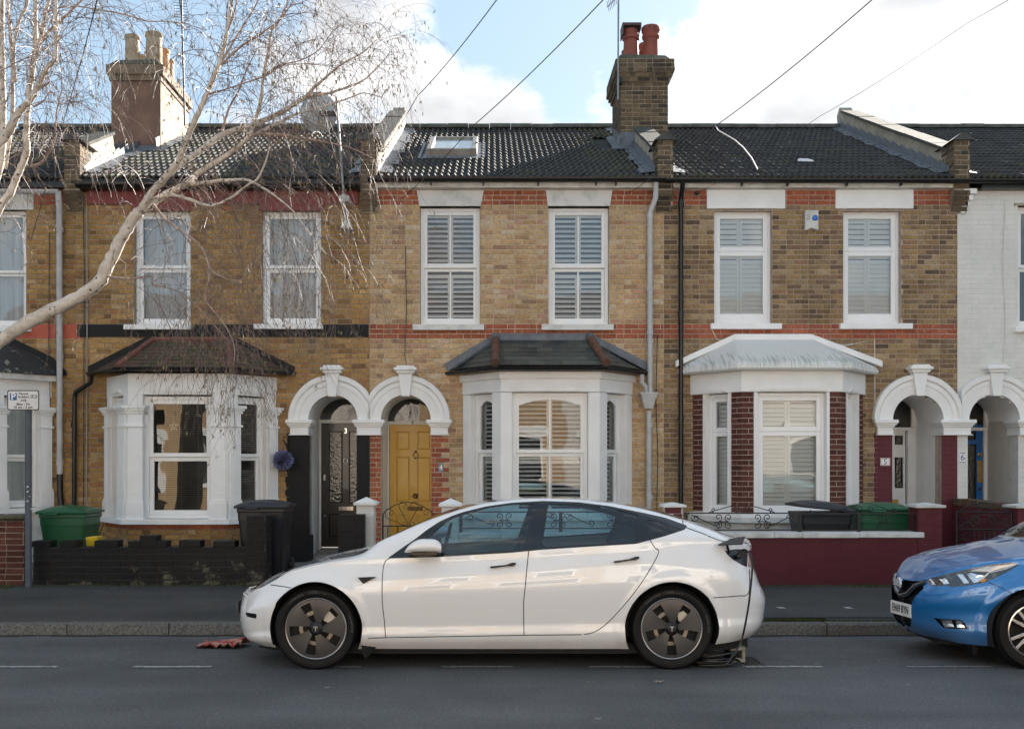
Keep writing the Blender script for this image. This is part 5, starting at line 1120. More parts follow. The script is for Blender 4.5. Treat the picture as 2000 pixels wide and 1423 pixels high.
# ---- the row across the street, behind the camera: it is what the windows mirror and what throws warm light back
oppb = brick_mat('brick_opposite', STOCK, False)
def far_wall_mat():
    m = bpy.data.materials.new('opposite_brick'); m.use_nodes = True; n = m.node_tree.nodes; l = m.node_tree.links; p = n['Principled BSDF']; p.inputs['Roughness'].default_value = .9
    g = n.new('ShaderNodeNewGeometry'); sx = n.new('ShaderNodeSeparateXYZ'); cx_ = n.new('ShaderNodeCombineXYZ'); l.new(g.outputs['Position'], sx.inputs[0]); l.new(sx.outputs['X'], cx_.inputs['X']); l.new(sx.outputs['Z'], cx_.inputs['Y'])
    b = n.new('ShaderNodeTexBrick'); b.inputs['Scale'].default_value = 1; b.inputs['Brick Width'].default_value = .225; b.inputs['Row Height'].default_value = .076; b.inputs['Mortar Size'].default_value = .008
    b.inputs['Color1'].default_value = (.42, .28, .14, 1); b.inputs['Color2'].default_value = (.5, .34, .19, 1); b.inputs['Mortar'].default_value = (.4, .33, .25, 1); l.new(cx_.outputs[0], b.inputs['Vector']); l.new(b.outputs['Color'], p.inputs['Base Color']); return m
owm = far_wall_mat(); OY = -4.2; OF = Fr(0, OY, -1, 0)
odark = mat('opposite_glass', (.03, .035, .04), .05, spec=1)
for k in range(7):
    xa = -17.6+k*5.0; h = empty('terraced_house', ['cream rendered house at one end of the row across the street', 'yellow brick house across the street, second from the end', 'cream rendered house across the street, third from the end', 'yellow brick house straight across the street', 'cream rendered house across the street, fifth from the end', 'cream rendered house across the street, sixth from the end', 'cream rendered house at the other end of the row across the street'][k], 'house')
    mb = MB(); u0, u1 = -(xa+5.0), -xa; uc = (u0+u1)/2; holes = [('r', uc-1.6, uc-.6, 3.9, 5.5), ('r', uc+.6, uc+1.6, 3.9, 5.5), ('r', uc-1.9, uc-.1, .9, 2.6), ('r', uc+1.0, uc+1.9, .15, 2.5)]
    wall_cells(mb, u0, u1, 0, 6.1, holes, -.3, 0, OF); mb.build('wall', owm if k in (1, 3) else mat('opposite_cream_render', (.62, .58, .52), .8, var=.08), h)
    mb = MB()
    for _, a, b, c, e in holes: rect_frame(mb, a, b, c, e, .09, -.2, .03, OF); mb.box(a-.15, b+.15, -.05, .05, e+.002, e+.25, OF); mb.box(a-.1, b+.1, -.1, .1, c-.1, c-.001, OF)
    mb.build('window_surround', white, h)
    for _, a, b, c, e in holes: m_ = MB(); m_.quad(OF(a, -.15, c), OF(b, -.15, c), OF(b, -.15, e), OF(a, -.15, e)); m_.build('pane', odark, h)
    mb = MB(); mb.hexa([OF(u0, .2, 6.1), OF(u1, .2, 6.1), OF(u1, -8, 6.1), OF(u0, -8, 6.1), OF(u0, -3.6, 8.1), OF(u1, -3.6, 8.1), OF(u1, -4.4, 8.1), OF(u0, -4.4, 8.1)]); mb.build('roof', mat('opposite_slate', (.07, .07, .075), .6, var=.2, nscale=3), h)
    settle(h, (xa+2.5, OY, 0))
    g = empty('garden_wall', ['low brick garden wall across the street, at the end of the row on the birch side', 'low brick garden wall across the street, facing the house with the birch before it', 'low brick garden wall across the street, facing the black crenellated wall', 'low brick garden wall straight across the street from the white car', 'low brick garden wall across the street, facing the maroon garden wall', 'low brick garden wall across the street, facing the blue hatchback', 'low brick garden wall across the street, at the end of the row beyond the blue hatchback'][k], 'wall')
    mb = MB(); mb.box(u0+.1, u1-1.1, -.2, 0, .0, .7, Fr(0, -1.35, -1, 0)); mb.build('masonry', owm, g); settle(g, (xa+2.5, -1.35, 0))
fgd = MB(); fgd.quad((-30, -5, .09), (30, -5, .09), (30, -1.2, .09), (-30, -1.2, .09)); tag(fgd.build('far_garden_ground', mat('garden_concrete')), kind='structure')
# ================================================================== cars
def interp(tab, smooth=True):
    xs = np.array([t[0] for t in tab], float); ys = np.array([t[1] for t in tab], float)
    if not smooth: return lambda x: np.interp(x, xs, ys)
    h = np.diff(xs); d = np.diff(ys)/h; m = np.zeros(len(xs)); m[0], m[-1] = d[0], d[-1]
    for i in range(1, len(xs)-1): m[i] = 0 if d[i-1]*d[i] <= 0 else (h[i-1]+h[i])*d[i-1]*d[i]/(h[i]*d[i-1]+h[i-1]*d[i])   # monotone
    def f(x):
        x = np.clip(x, xs[0], xs[-1]); i = np.clip(np.searchsorted(xs, x)-1, 0, len(xs)-2); t = (x-xs[i])/h[i]
        return (2*t**3-3*t**2+1)*ys[i]+(t**3-2*t**2+t)*h[i]*m[i]+(-2*t**3+3*t**2)*ys[i+1]+(t**3-t**2)*h[i]*m[i+1]
    return f
def sstep(x, a, b): t = np.clip((x-a)/(b-a), 0, 1); return t*t*(3-2*t)
def poly_sdf(P, poly):
    poly = np.array(poly, float); d = np.full(len(P), 1e9); ins = np.zeros(len(P), bool); n = len(poly)
    for i in range(n):
        a, b = poly[i], poly[(i+1) % n]; e = b-a; w_ = P-a; t = np.clip((w_@e)/max(e@e, 1e-9), 0, 1); d = np.minimum(d, np.hypot(*(w_-t[:, None]*e).T))
        c = ((a[1] > P[:, 1]) != (b[1] > P[:, 1])); 
        with np.errstate(divide='ignore', invalid='ignore'): xi = a[0]+(P[:, 1]-a[1])*(b[0]-a[0])/(b[1]-a[1] if b[1] != a[1] else 1e-9)
        ins ^= c & (P[:, 0] < xi)
    return np.where(ins, -d, d)
def line_dist(P, pts):
    d = np.full(len(P), 1e9); pts = np.array(pts, float)
    for a, b in zip(pts, pts[1:]): e = b-a; w_ = P-a; t = np.clip((w_@e)/(e@e), 0, 1); d = np.minimum(d, np.hypot(*(w_-t[:, None]*e).T))
    return d
def curve2(pts, n=8):
    """smooth polyline through the points"""
    P = [np.array(p, float) for p in pts]; o = []
    for i in range(len(P)-1):
        p0, p1, p2, p3 = P[max(i-1, 0)], P[i], P[i+1], P[min(i+2, len(P)-1)]
        for k in range(n): t = k/n; o.append(.5*((2*p1)+(-p0+p2)*t+(2*p0-5*p1+4*p2-p3)*t*t+(-p0+3*p1-3*p2+p3)*t**3))
    o.append(P[-1]); return o
def signed_line(P, pts):
    d = np.full(len(P), 1e9); sg = np.ones(len(P)); end = np.zeros(len(P), bool); pts = np.array(pts, float); n = len(pts)-1
    for k, (a, b) in enumerate(zip(pts, pts[1:])):
        e = b-a; w_ = P-a; t0 = (w_@e)/(e@e); t = np.clip(t0, 0, 1); dd = np.hypot(*(w_-t[:, None]*e).T); c = e[0]*w_[:, 1]-e[1]*w_[:, 0]; m = dd < d-1e-9
        d = np.where(m, dd, d); sg = np.where(m, np.sign(c)+(c == 0), sg); end = np.where(m, ((k == 0) & (t0 < -0.02)) | ((k == n-1) & (t0 > 1.02)), end)
    return d*sg, end
class Shell:
    """half a car body as one fine grid that is then cut into its panels"""
    def __init__(s, V, F, Nn, row): s.V, s.F, s.N, s.row = V, F, Nn, row      # row: surface coordinate carried by every vertex
    def px(s): V = s.V; return np.stack([CX+FPX*V[:, 0]/V[:, 1], CY-FPX*(V[:, 2]-H)/V[:, 1]], 1)
    def cut_line(s, faces, pts, w_):
        g, end = signed_line(s.px(), pts); near, rest = [], []
        for f in faces:
            (near if max(abs(g[i]) for i in f) < 16 and not any(end[i] for i in f) else rest).append(f)
        a, b = s.split(near, g+w_); g2, _e = signed_line(s.px(), pts); mid, c = s.split(b, g2-w_); return mid, rest+a+c
    def split(s, faces, g):
        """faces -> (inside g<0, outside)"""
        ins, outs = [], []; V = list(s.V); Nn = list(s.N); row = list(s.row); g = list(g); cache = {}
        def cut(a, b):
            k = (a, b) if a < b else (b, a)
            if k not in cache:
                t = g[a]/(g[a]-g[b]); V.append(V[a]+(V[b]-V[a])*t); q = Nn[a]+(Nn[b]-Nn[a])*t; Nn.append(q/max(np.linalg.norm(q), 1e-9)); row.append(row[a]+(row[b]-row[a])*t); g.append(0.); cache[k] = len(V)-1
            return cache[k]
        for f in faces:
            gs = [g[i] for i in f]
            if max(gs) <= 1e-7: ins.append(f); continue
            if min(gs) >= -1e-7: outs.append(f); continue
            A, B = [], []
            for i in range(len(f)):
                a, b = f[i], f[(i+1) % len(f)]
                if g[a] <= 0: A.append(a)
                if g[a] >= 0: B.append(a)
                if g[a]*g[b] < 0: c = cut(a, b); A.append(c); B.append(c)
            if len(A) > 2: ins.append(tuple(A))
            if len(B) > 2: outs.append(tuple(B))
        s.V, s.N, s.row = np.array(V), np.array(Nn), np.array(row); return ins, outs
def shell_mesh(name, V, Nn, faces, mats, parent, inset=0, mirror=None, both=False):
    idx = sorted(set(i for f in faces for i in f))
    if not idx: return None
    mp_ = {i: k for k, i in enumerate(idx)}; P = V[idx]-Nn[idx]*inset; Q = Nn[idx]; F_ = [tuple(mp_[i] for i in f) for f in faces]
    if mirror is not None or both:
        mf = both if both else mirror; P2 = mf(P); Q2 = Q*np.array([1, -1, 1]); F2 = [f[::-1] for f in F_]
        if both: n = len(P); F_ = F_+[tuple(i+n for i in f) for f in F2]; P = np.concatenate([P, P2]); Q = np.concatenate([Q, Q2])
        else: P, Q, F_ = P2, Q2, F2
    me = bpy.data.meshes.new(name); me.from_pydata(P.tolist(), [], F_)
    for m in (mats if isinstance(mats, list) else [mats]): me.materials.append(m)
    me.polygons.foreach_set('use_smooth', [True]*len(me.polygons)); me.update()
    me.normals_split_custom_set_from_vertices([tuple(q) for q in Q])
    o = bpy.data.objects.new(name, me); COL.objects.link(o); o.parent = parent; return o
CAM = .025
def make_grid(C):
    """C: dict of profiles in world x; near side is towards the camera"""
    Yc = C['yc']; ol = curve2(C['outline'], 14); ol = np.array(ol); X = ol[:, 0]; W = np.maximum(ol[:, 1], 0)
    x_lo, x_hi = X.min(), X.max()
    R1, R2, R3 = C.get('rows', (30, 14, 16)); nC = len(X); nR = R1+R2+R3+1; G = np.zeros((nC, nR, 3)); rows = np.zeros((nC, nR))
    zb, zr, zc = C['belt'](X), C['rail'](X), C['centre'](X); zr = np.maximum(zr, zb+.004); zc = np.maximum(zc, zr+.002); z0 = C['bottom'](X)
    ib, ir = C['ibelt'](X), C['irail'](X); k = np.minimum(1, W/.5); ib = ib*k; ir = ir*k
    endw = C['endw'](X)      # -1 nose .. +1 tail weight
    for i in range(nC):
        for j in range(nR):
            if j <= R1:
                t = j/R1; z = z0[i]+(zb[i]-z0[i])*t; y = W[i]-C['side'](t)*k[i]-(ib[i])*sstep(t, .6, 1.0)**1.3
                y -= C.get('sidex', lambda a, b: 0)(X[i], t)
            elif j <= R1+R2:
                t = (j-R1)/R2; e = ib[i]+(ir[i]-ib[i])*t; y = W[i]-C['side'](1.)*k[i]-e; z = zb[i]+(zr[i]-zb[i])*(1-(1-t)**C.get('gh', 1.75))
            else:
                t = (j-R1-R2)/R3; yr = W[i]-C['side'](1.)*k[i]-ir[i]; y = yr*(1-t); z = zr[i]+(zc[i]-zr[i])*(1-(1-t)**2.1)
            y = max(y, 0 if j == nR-1 else .0008*(nR-j)); rows[i, j] = j
            for hx, hz, Ra in C['arches']:
                if j <= R1:
                    d = math.hypot(X[i]-hx, z-hz)
                    if Ra-.03 < d < Ra+.075: y += C.get('lip', .012)*math.sin(math.pi*(d-Ra+.03)/.105) if d > Ra+.02 else C.get('lip', .012)
            xx = X[i]
            if endw[i] < 0: xx += C['dxf'](z)*(-endw[i])
            if endw[i] > 0: xx += C['dxr'](z)*endw[i]
            Yw = Yc-y; G[i, j] = (xx, Yw, z-CAM*(Yw-8.5))
    # normals
    du = np.gradient(G, axis=0); dv = np.gradient(G, axis=1); Nn = np.cross(du, dv); l = np.linalg.norm(Nn, axis=2, keepdims=True)
    Nn = Nn/np.maximum(l, 1e-9)
    flip = np.sign(np.sum(Nn*(G-np.array([ (x_lo+x_hi)/2, Yc, .5])), axis=2)); 
    if np.mean(flip) < 0: Nn = -Nn; order = 1
    else: order = 0
    bad = l[..., 0] < 1e-7; Nn[bad] = (-1, 0, 0)
    F = []
    for i in range(nC-1):
        for j in range(nR-1):
            q = (i*nR+j, (i+1)*nR+j, (i+1)*nR+j+1, i*nR+j+1); F.append(q[::-1] if order else q)
    return Shell(G.reshape(-1, 3), F, Nn.reshape(-1, 3), rows.reshape(-1)), R1, R2
def paint(name, col, flake=0, rough=.3, metal=0):
    m = bpy.data.materials.new(name); m.use_nodes = True; p = m.node_tree.nodes['Principled BSDF']; p.inputs['Base Color'].default_value = (*col, 1); p.inputs['Roughness'].default_value = rough; p.inputs['Metallic'].default_value = metal
    p.inputs['Coat Weight'].default_value = 1; p.inputs['Coat IOR'].default_value = 1.65; p.inputs['Coat Roughness'].default_value = .02
    n = m.node_tree.nodes; l = m.node_tree.links; g = n.new('ShaderNodeNewGeometry'); x = n.new('ShaderNodeTexNoise'); x.inputs['Scale'].default_value = 3; x.inputs['Detail'].default_value = 8; l.new(g.outputs['Position'], x.inputs['Vector'])
    sx = n.new('ShaderNodeSeparateXYZ'); l.new(g.outputs['Position'], sx.inputs[0])
    mr = n.new('ShaderNodeMapRange'); l.new(sx.outputs['Z'], mr.inputs['Value']); mr.inputs['From Min'].default_value = .45; mr.inputs['From Max'].default_value = .15; mr.inputs['To Min'].default_value = 0; mr.inputs['To Max'].default_value = .5
    mu = n.new('ShaderNodeMath'); mu.operation = 'MULTIPLY'; l.new(mr.outputs[0], mu.inputs[0]); l.new(x.outputs['Fac'], mu.inputs[1])
    mx_ = n.new('ShaderNodeMixRGB'); l.new(mu.outputs[0], mx_.inputs['Fac']); mx_.inputs['Color1'].default_value = (*col, 1); mx_.inputs['Color2'].default_value = (.22, .19, .15, 1); l.new(mx_.outputs[0], p.inputs['Base Color']); return m
tyre_m = mat('tyre_rubber', (.004, .004, .0045), .62, spec=.25, var=.3, nscale=20, bump=.15, bscale=80)
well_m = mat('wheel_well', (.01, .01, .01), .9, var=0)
trim_m = mat('gloss_black_trim', (.006, .0065, .008), .14, var=0, coat=.4)
carglass = glass_mat('car_glass', (.48, .66, .72), mirror=.05)
darkglass = mat('dark_roof_glass', (.012, .014, .018), .04, var=0, spec=.9, coat=1)

def tyre(parent, hx, hz, y0, y1, ro, ri, sgn, letters=None):
    """y0 outer face, y1 inner face"""
    c = (hx, 0, hz); w_ = abs(y1-y0); o = MB(); d = 1 if y1 > y0 else -1
    prof = [(ri, .012), (ri+.004, .0), (ri+.02, -.008), (ri+(ro-ri)*.45, -.014), (ri+(ro-ri)*.75, -.010), (ro-.016, .004), (ro-.004, .018), (ro-.001, .03)]
    n_g = 4
    for g in range(n_g):
        a = .03+(w_-.06)*(g+.5)/n_g; prof += [(ro, a-.018), (ro, a-.006), (ro-.007, a-.004), (ro-.007, a+.004), (ro, a+.006)]
    prof += [(ro-.001, w_-.03), (ro-.016, w_-.004), (ri+.02, w_), (ri, w_-.01)]
    o.lathe((hx, y0, hz), [(r, h*d) for r, h in prof], 72, 'y'); t = o.build('tyre', tyre_m, parent, smooth=40)
    # tread sipes on the shoulder
    s_ = MB()
    for k in range(72):
        q = 2*math.pi*k/72; ca, sa = math.cos(q), math.sin(q)
        for r0, r1, h0, h1 in ((ro-.012, ro-.001, .000, .022),):
            a = .012; ta, tb = (-sa*a, ca*a), (sa*a, -ca*a)
            def P(r, h, s2): return (hx+ca*r-sa*s2, y0+d*h, hz+sa*r+ca*s2)
            s_.quad(P(r0, h0-.0006, -.004), P(r0, h0-.0006, .004), P(r1+.0008, h1, .004), P(r1+.0008, h1, -.004))
    s_.build('tread_block', mat('tread_dark', (.006, .006, .006), .9, var=0), t)
    if letters:
        for txt, a0, rr, size in letters:
            a = a0
            for ch in txt:
                if ch != ' ':
                    M_ = Matrix.Translation((hx+rr*math.cos(a), y0-.0155 if d > 0 else y0+.0155, hz+rr*math.sin(a))) @ Matrix.Rotation(-(a-math.pi/2), 4, 'Y')
                    text_obj('tyre_letter', ch, size, M_, mat('tyre_lettering', (.10, .10, .10), .5, var=0), t, .001)
                a -= size*.95/rr
    return t

# ------------------------------------------------------------------ the white saloon
def white_car():
    root = empty('parked_car', 'white electric saloon parked at the kerb with a charging cable plugged in its rear wing', 'car', group='cars parked along the kerb')
    Y1, Y2 = 8.52, 8.73; c = lambda L, Y, dz=0: [(X_(p, Y), Z_(q, Y)+CAM*(Y-8.5)+dz) for p, q in L]
    C = dict(yc=9.375, arches=[(-1.417, .33, .378), (1.454, .33, .383)],
        outline=[(-2.17, 0), (-2.168, .12), (-2.155, .3), (-2.125, .46), (-2.07, .60), (-1.98, .71), (-1.84, .80), (-1.65, .86), (-1.4, .90), (-1.1, .915), (-.8, .92), (-.5, .922), (-.2, .925), (.1, .925), (.4, .925), (.7, .925), (1.0, .922), (1.3, .915), (1.6, .90), (1.85, .87), (2.03, .815), (2.16, .74), (2.25, .64), (2.31, .5), (2.345, .33), (2.358, .15), (2.36, 0)],
        bottom=interp([(-2.3, .15), (-1.8, .165), (-1, .165), (1.1, .165), (1.9, .2), (2.4, .25)]),
        belt=interp(c([(466, 1172), (476, 1162), (491, 1150), (515, 1138), (545, 1125), (580, 1113), (640, 1099), (700, 1091), (762, 1088), (860, 1083), (997, 1076), (1057, 1071), (1150, 1064), (1242, 1058), (1300, 1053), (1345, 1051), (1400, 1053), (1450, 1060), (1500, 1075)], Y1)),
        rail=interp(c([(466, 1170), (476, 1159), (491, 1147), (515, 1134), (545, 1121), (580, 1108), (640, 1093), (690, 1084), (711, 1078), (745, 1055), (779, 1040), (830, 1018), (881, 1000), (949, 982), (1000, 976), (1045, 972.5), (1130, 975), (1198, 982), (1265, 995), (1333, 1014), (1384, 1031), (1435, 1048), (1456, 1051), (1500, 1066)], Y2)),
        centre=interp([(-2.2, .575), (-2.117, .605), (-1.96, .685), (-1.73, .775), (-1.427, .857), (-1.2, .90), (-1.10, .918), (-.95, 1.0), (-.80, 1.085), (-.5, 1.225), (-.2, 1.325), (-.05, 1.352), (.3, 1.388), (.607, 1.386), (1.063, 1.347), (1.36, 1.294), (1.666, 1.209), (1.894, 1.128), (2.08, 1.058), (2.2, 1.038), (2.30, 1.025), (2.4, .99)]),
        ibelt=interp([(-2.2, .10), (-1.5, .085), (-1, .05), (0, .045), (1.2, .045), (1.7, .07), (2.4, .10)]),
        irail=interp([(-2.2, .2), (-1.4, .19), (-1.0, .17), (-.7, .20), (-.2, .27), (.3, .30), (1.0, .31), (1.5, .30), (1.9, .24), (2.4, .18)]),
        side=interp([(0, .075), (.05, .045), (.10, .022), (.17, .016), (.24, .030), (.36, .020), (.5, .006), (.62, 0), (.8, .004), (1, .015)]),
        endw=lambda x: -(1-sstep(x, -2.17, -1.7))+sstep(x, 1.75, 2.36),
        dxf=interp([(.1, .16), (.16, .10), (.2, .045), (.26, .01), (.32, 0), (.5, 0), (.56, .005), (.6, .02), (.66, .05), (.8, .05)]),
        dxr=interp([(.16, -.16), (.22, -.09), (.32, -.03), (.43, -.005), (.52, 0), (.60, -.025), (.68, -.065), (.80, -.095), (.95, -.10), (1.0, -.085), (1.04, -.07)]))
    S, R1, R2 = make_grid(C); F = S.F
    mir = lambda P: np.stack([P[:, 0], 2*C['yc']-P[:, 1], P[:, 2]+CAM*(P[:, 1]-8.5)-CAM*(2*C['yc']-P[:, 1]-8.5)], 1)
    pt = paint('pearl_white_paint', (.74, .745, .755), rough=.22)
    # cut the arches
    for hx, hz, Ra in C['arches']:
        g = Ra-np.hypot(S.V[:, 0]-hx, S.V[:, 2]-hz); g = np.where(S.row > R1, -1, g); _i, F = S.split(F, -g)   # inside: d<Ra
    gaps = []
    def take(name, poly, faces, m, inset=0, rnd=0, far=True, parent=root, sub=None):
        g = poly_sdf(S.px(), poly)-rnd; i, o = S.split(faces, g); a = shell_mesh(name, S.V, S.N, i, m, parent, inset)
        if far: shell_mesh(name, S.V, S.N, i, m, parent, inset, mirror=mir)
        return i, o, a
    low = F
    hl = [(489, 1153), (492, 1144), (521.5, 1124), (552, 1109.5), (579, 1103.5), (562, 1117), (538, 1132), (511, 1147)]
    hm = mat('headlamp_lens', (.02, .022, .026), .05, var=0, spec=.9, coat=1); hi, low, ho = take('headlight', hl, low, hm, .002)
    _i, low, _a = take('charge_port', [(1412, 1075), (1440, 1071.5), (1461, 1073), (1459.5, 1107), (1449, 1103), (1431, 1092)], low, mat('port_recess', (.02, .025, .032), .35, var=0), .02, far=False)
    tl = mat('tail_lamp', (.16, .012, .018), .08, var=0, coat=1, spec=.8)
    _i, low, _a = take('tail_light', [(1461.5, 1073), (1474, 1074), (1480, 1107), (1461.5, 1107.5)], low, tl, .003)
    F = low; top = [f for f in F if min(S.row[i] for i in f) >= R1+R2]; low = [f for f in F if min(S.row[i] for i in f) < R1+R2]
    # side glass band
    band_ = [(756, 1090), (790, 1066), (812, 1051), (835, 1033), (858, 1018), (882, 1007), (905, 999), (950, 988), (1000, 981), (1062, 977.5), (1130, 980), (1190, 987.5), (1248, 999), (1299, 1010), (1343, 1026), (1337, 1034), (1300, 1046), (1267, 1055), (1242, 1061.5), (1150, 1067), (1057, 1073), (997, 1079), (860, 1087)]
    g = poly_sdf(S.px(), band_); bandf, low = S.split(low, g)
    gl = [('side_window', [(800, 1083.5), (835, 1051), (866, 1023), (886, 1012), (910, 1003.5), (955, 991.5), (1000, 985.5), (1045, 983), (1044, 1000), (1020, 1073), (860, 1082)]), ('side_window', [(1071, 982.5), (1130, 984.5), (1190, 992), (1245.5, 1004), (1241, 1056), (1150, 1063), (1058, 1068.5), (1063, 1040)]), ('quarter_window', [(1262, 1014.5), (1281, 1016.5), (1309, 1029.5), (1306, 1034), (1262, 1044)])]
    for nm, pl in gl: _i, bandf, _a = take(nm, pl, bandf, carglass, .003, 0)
    shell_mesh('window_trim', S.V, S.N, bandf, trim_m, root, 0); shell_mesh('window_trim', S.V, S.N, bandf, trim_m, root, 0, mirror=mir)
    # lamps, vents, port
    m_ = MB(); m_.poly([at(a, b, 8.455)[::2] for a, b in ((709, 1139.5), (734.6, 1125.5), (698.7, 1127))], -.02, .003, Fr(0, 8.455)); m_.build('side_camera_trim', trim_m, root, bev=.002)
    _i, low, _a = take('bumper_vent', [(478, 1194.6), (501.8, 1198), (500.4, 1207.5), (482, 1203.5)], low, trim_m, .01)
    # shut lines
    P_ = S.px()
    lines = [[(764, 1089), (752, 1096), (747, 1123), (746.5, 1171), (750.6, 1211.5), (753, 1244.5)], [(715, 1246), (753, 1244.5), (1023, 1239.8), (1136, 1238.7)], [(1033, 1072), (1029, 1110), (1026, 1143.7), (1022.8, 1177.6), (1023.5, 1239.7)],
             [(1136, 1238.7), (1163.7, 1232), (1197.6, 1204.8), (1248.5, 1143.7), (1285.8, 1081), (1279, 1069), (1269, 1053.7)], [(528, 1141), (569, 1147)], [(1391, 1166.7), (1440, 1163), (1462, 1157), (1464, 1108)], [(1333, 1014), (1338.5, 1028), (1372, 1041), (1411, 1056), (1462, 1060)], [(579, 1104.5), (640, 1091), (700, 1083)]]
    for L in lines:
        Lc = curve2(L, 6) if len(L) > 2 else L; i, low = S.cut_line(low, Lc, .85); gaps += i
    fd = [(764, 1089), (752, 1096), (747, 1123), (746.5, 1171), (750.6, 1211.5), (753, 1244.5), (1023.5, 1240), (1022.8, 1177.6), (1026, 1143.7), (1033, 1072), (1033, 1060), (764, 1060)]
    rd = [(1033, 1060), (1033, 1072), (1026, 1143.7), (1022.8, 1177.6), (1023.5, 1239.7), (1136, 1238.7), (1163.7, 1232), (1197.6, 1204.8), (1248.5, 1143.7), (1285.8, 1081), (1279, 1069), (1269, 1053.7), (1269, 1040)]
    P_ = S.px()
    def pick(faces, poly):
        cen = np.array([P_[list(f)].mean(0) for f in faces]); g = poly_sdf(cen, poly); return [f for f, v in zip(faces, g) if v < 0], [f for f, v in zip(faces, g) if v >= 0]
    lowf = low
    a, lowf = pick(lowf, fd); b, lowf = pick(lowf, rd)
    d1 = shell_mesh('front_door', S.V, S.N, a, pt, root); shell_mesh('front_door', S.V, S.N, a, pt, root, mirror=mir); d2 = shell_mesh('rear_door', S.V, S.N, b, pt, root); shell_mesh('rear_door', S.V, S.N, b, pt, root, mirror=mir)
    shell_mesh('panel_gap', S.V, S.N, gaps, well_m, root, .007, both=mir)
    # roof: glass from the cowl to the boot lid, bonnet and boot painted
    V = S.V; yy = C['yc']-V[:, 1]
    cowl = V[:, 0]-(-1.14+.16*(yy/.7)**2); a, rest = S.split(top, np.maximum(-cowl, V[:, 0]*0-9) if False else cowl)
    a_paint = a      # bonnet (x < cowl)
    g2 = 1.93-S.V[:, 0]; gi, boot = S.split(rest, -g2)
    g3 = S.V[:, 0]-(-.28); ws, rg_ = S.split(gi, g3)
    # keep a painted rail next to the windows
    g4 = (R1+R2+1.0)-S.row; wsg, wsr = S.split(ws, g4); rgg, rgr = S.split(rg_, g4[:len(S.row)] if len(g4) == len(S.row) else (R1+R2+1.0)-S.row)
    shell_mesh('windscreen', S.V, S.N, wsg, carglass, root, .003, both=mir); shell_mesh('glass_roof', S.V, S.N, rgg, darkglass, root, .003, both=mir)
    shell_mesh('body', S.V, S.N, lowf+wsr+rgr+boot, pt, root, both=mir); shell_mesh('bonnet', S.V, S.N, a_paint, pt, root, .001, both=mir)
    # headlight inside: bright slash
    for mf in (None, mir):
        pass
    # wheel wells, underbody
    for k, (hx, hz, Ra) in enumerate(C['arches']):
        for s_ in (-1, 1):
            m_ = MB(); secs = []
            for i in range(33):
                q = math.pi*(-.12+1.24*i/32); x, z = hx-Ra*math.cos(q), hz+Ra*math.sin(q)
                yo = 9.375+s_*(.915 if abs(x) < 1.75 else .83); secs.append([(x, yo, z-CAM*(yo-8.5)), (x, 9.375+s_*.55, z-CAM*(.8)), (hx, 9.375+s_*.55, hz)])
            m_.sweep(secs); m_.build('wheel_well', well_m, root)
    m_ = MB(); m_.plan([(-1.95, 8.85), (-1.95, 9.9), (-1.8, 10.1), (-1.1, 10.2), (1.1, 10.2), (1.9, 10.1), (2.15, 9.9), (2.15, 8.85), (1.9, 8.72), (1.1, 8.56), (-1.03, 8.56), (-1.8, 8.72)], .12, .20); m_.build('underbody', well_m, root)
    m_ = MB(); m_.hexa([(-1.03, 8.5, .10), (-1.0, 8.5, .10), (-1.0, 8.75, .10), (-1.03, 8.75, .10), (-1.05, 8.49, .2), (-.93, 8.49, .18), (-.93, 8.75, .18), (-1.05, 8.75, .2)]); m_.build('mud_flap', blackpl, root)
    # wheels
    cov_m = mat('wheel_cover_grey', (.072, .069, .068), .33, metal=.5, var=.12, nscale=4); disc_m = mat('brake_steel', (.30, .27, .23), .4, metal=.8, var=.2, nscale=20)
    lip_m = mat('cover_edge', (.28, .28, .29), .3, metal=.7, var=0)
    for k, (hx, hz, Ra) in enumerate(C['arches']):
        for side in (0, 1):
            yo = 8.50 if side == 0 else 10.25; d = 1 if side == 0 else -1; z = hz-CAM*(yo-8.5); hub = MB(); rot = R(6) if k == 0 else R(18)
            hub.lathe((hx, yo+d*.005, z), [(.238, 0), (.245, -.003*d), (.250, 0), (.250, .04*d), (.24, .04*d)], 64, 'y')
            wh = hub.build('wheel', lip_m, root, smooth=40)
            L = ((('HANKOOK', 2.35-(1.2 if k == 0 else 0)*0, .293, .022), ('ION', 1.75, .293, .03), ('evo', 1.45, .293, .024), ('HANKOOK', .35, .293, .022))) if side == 0 else None
            tyre(wh, hx, z, yo, yo+d*.235, .334, .250, 1, L)
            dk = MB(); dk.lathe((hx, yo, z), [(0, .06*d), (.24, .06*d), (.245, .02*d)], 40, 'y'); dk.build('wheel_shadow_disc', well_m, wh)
            dk = MB(); dk.lathe((hx, yo, z), [(.112, .05*d), (.142, .05*d), (.142, .058*d)], 40, 'y'); dk.build('brake_disc', disc_m, wh)
            cl = MB(); cl.poly([(hx+.06, z+.06), (hx+.14, z+.02), (hx+.16, z+.08), (hx+.10, z+.14), (hx+.05, z+.12)], -.01, .0, Fr(0, yo+d*.036)); cl.build('brake_caliper', mat('caliper_grey', (.5, .47, .42), .4, metal=.5), wh)
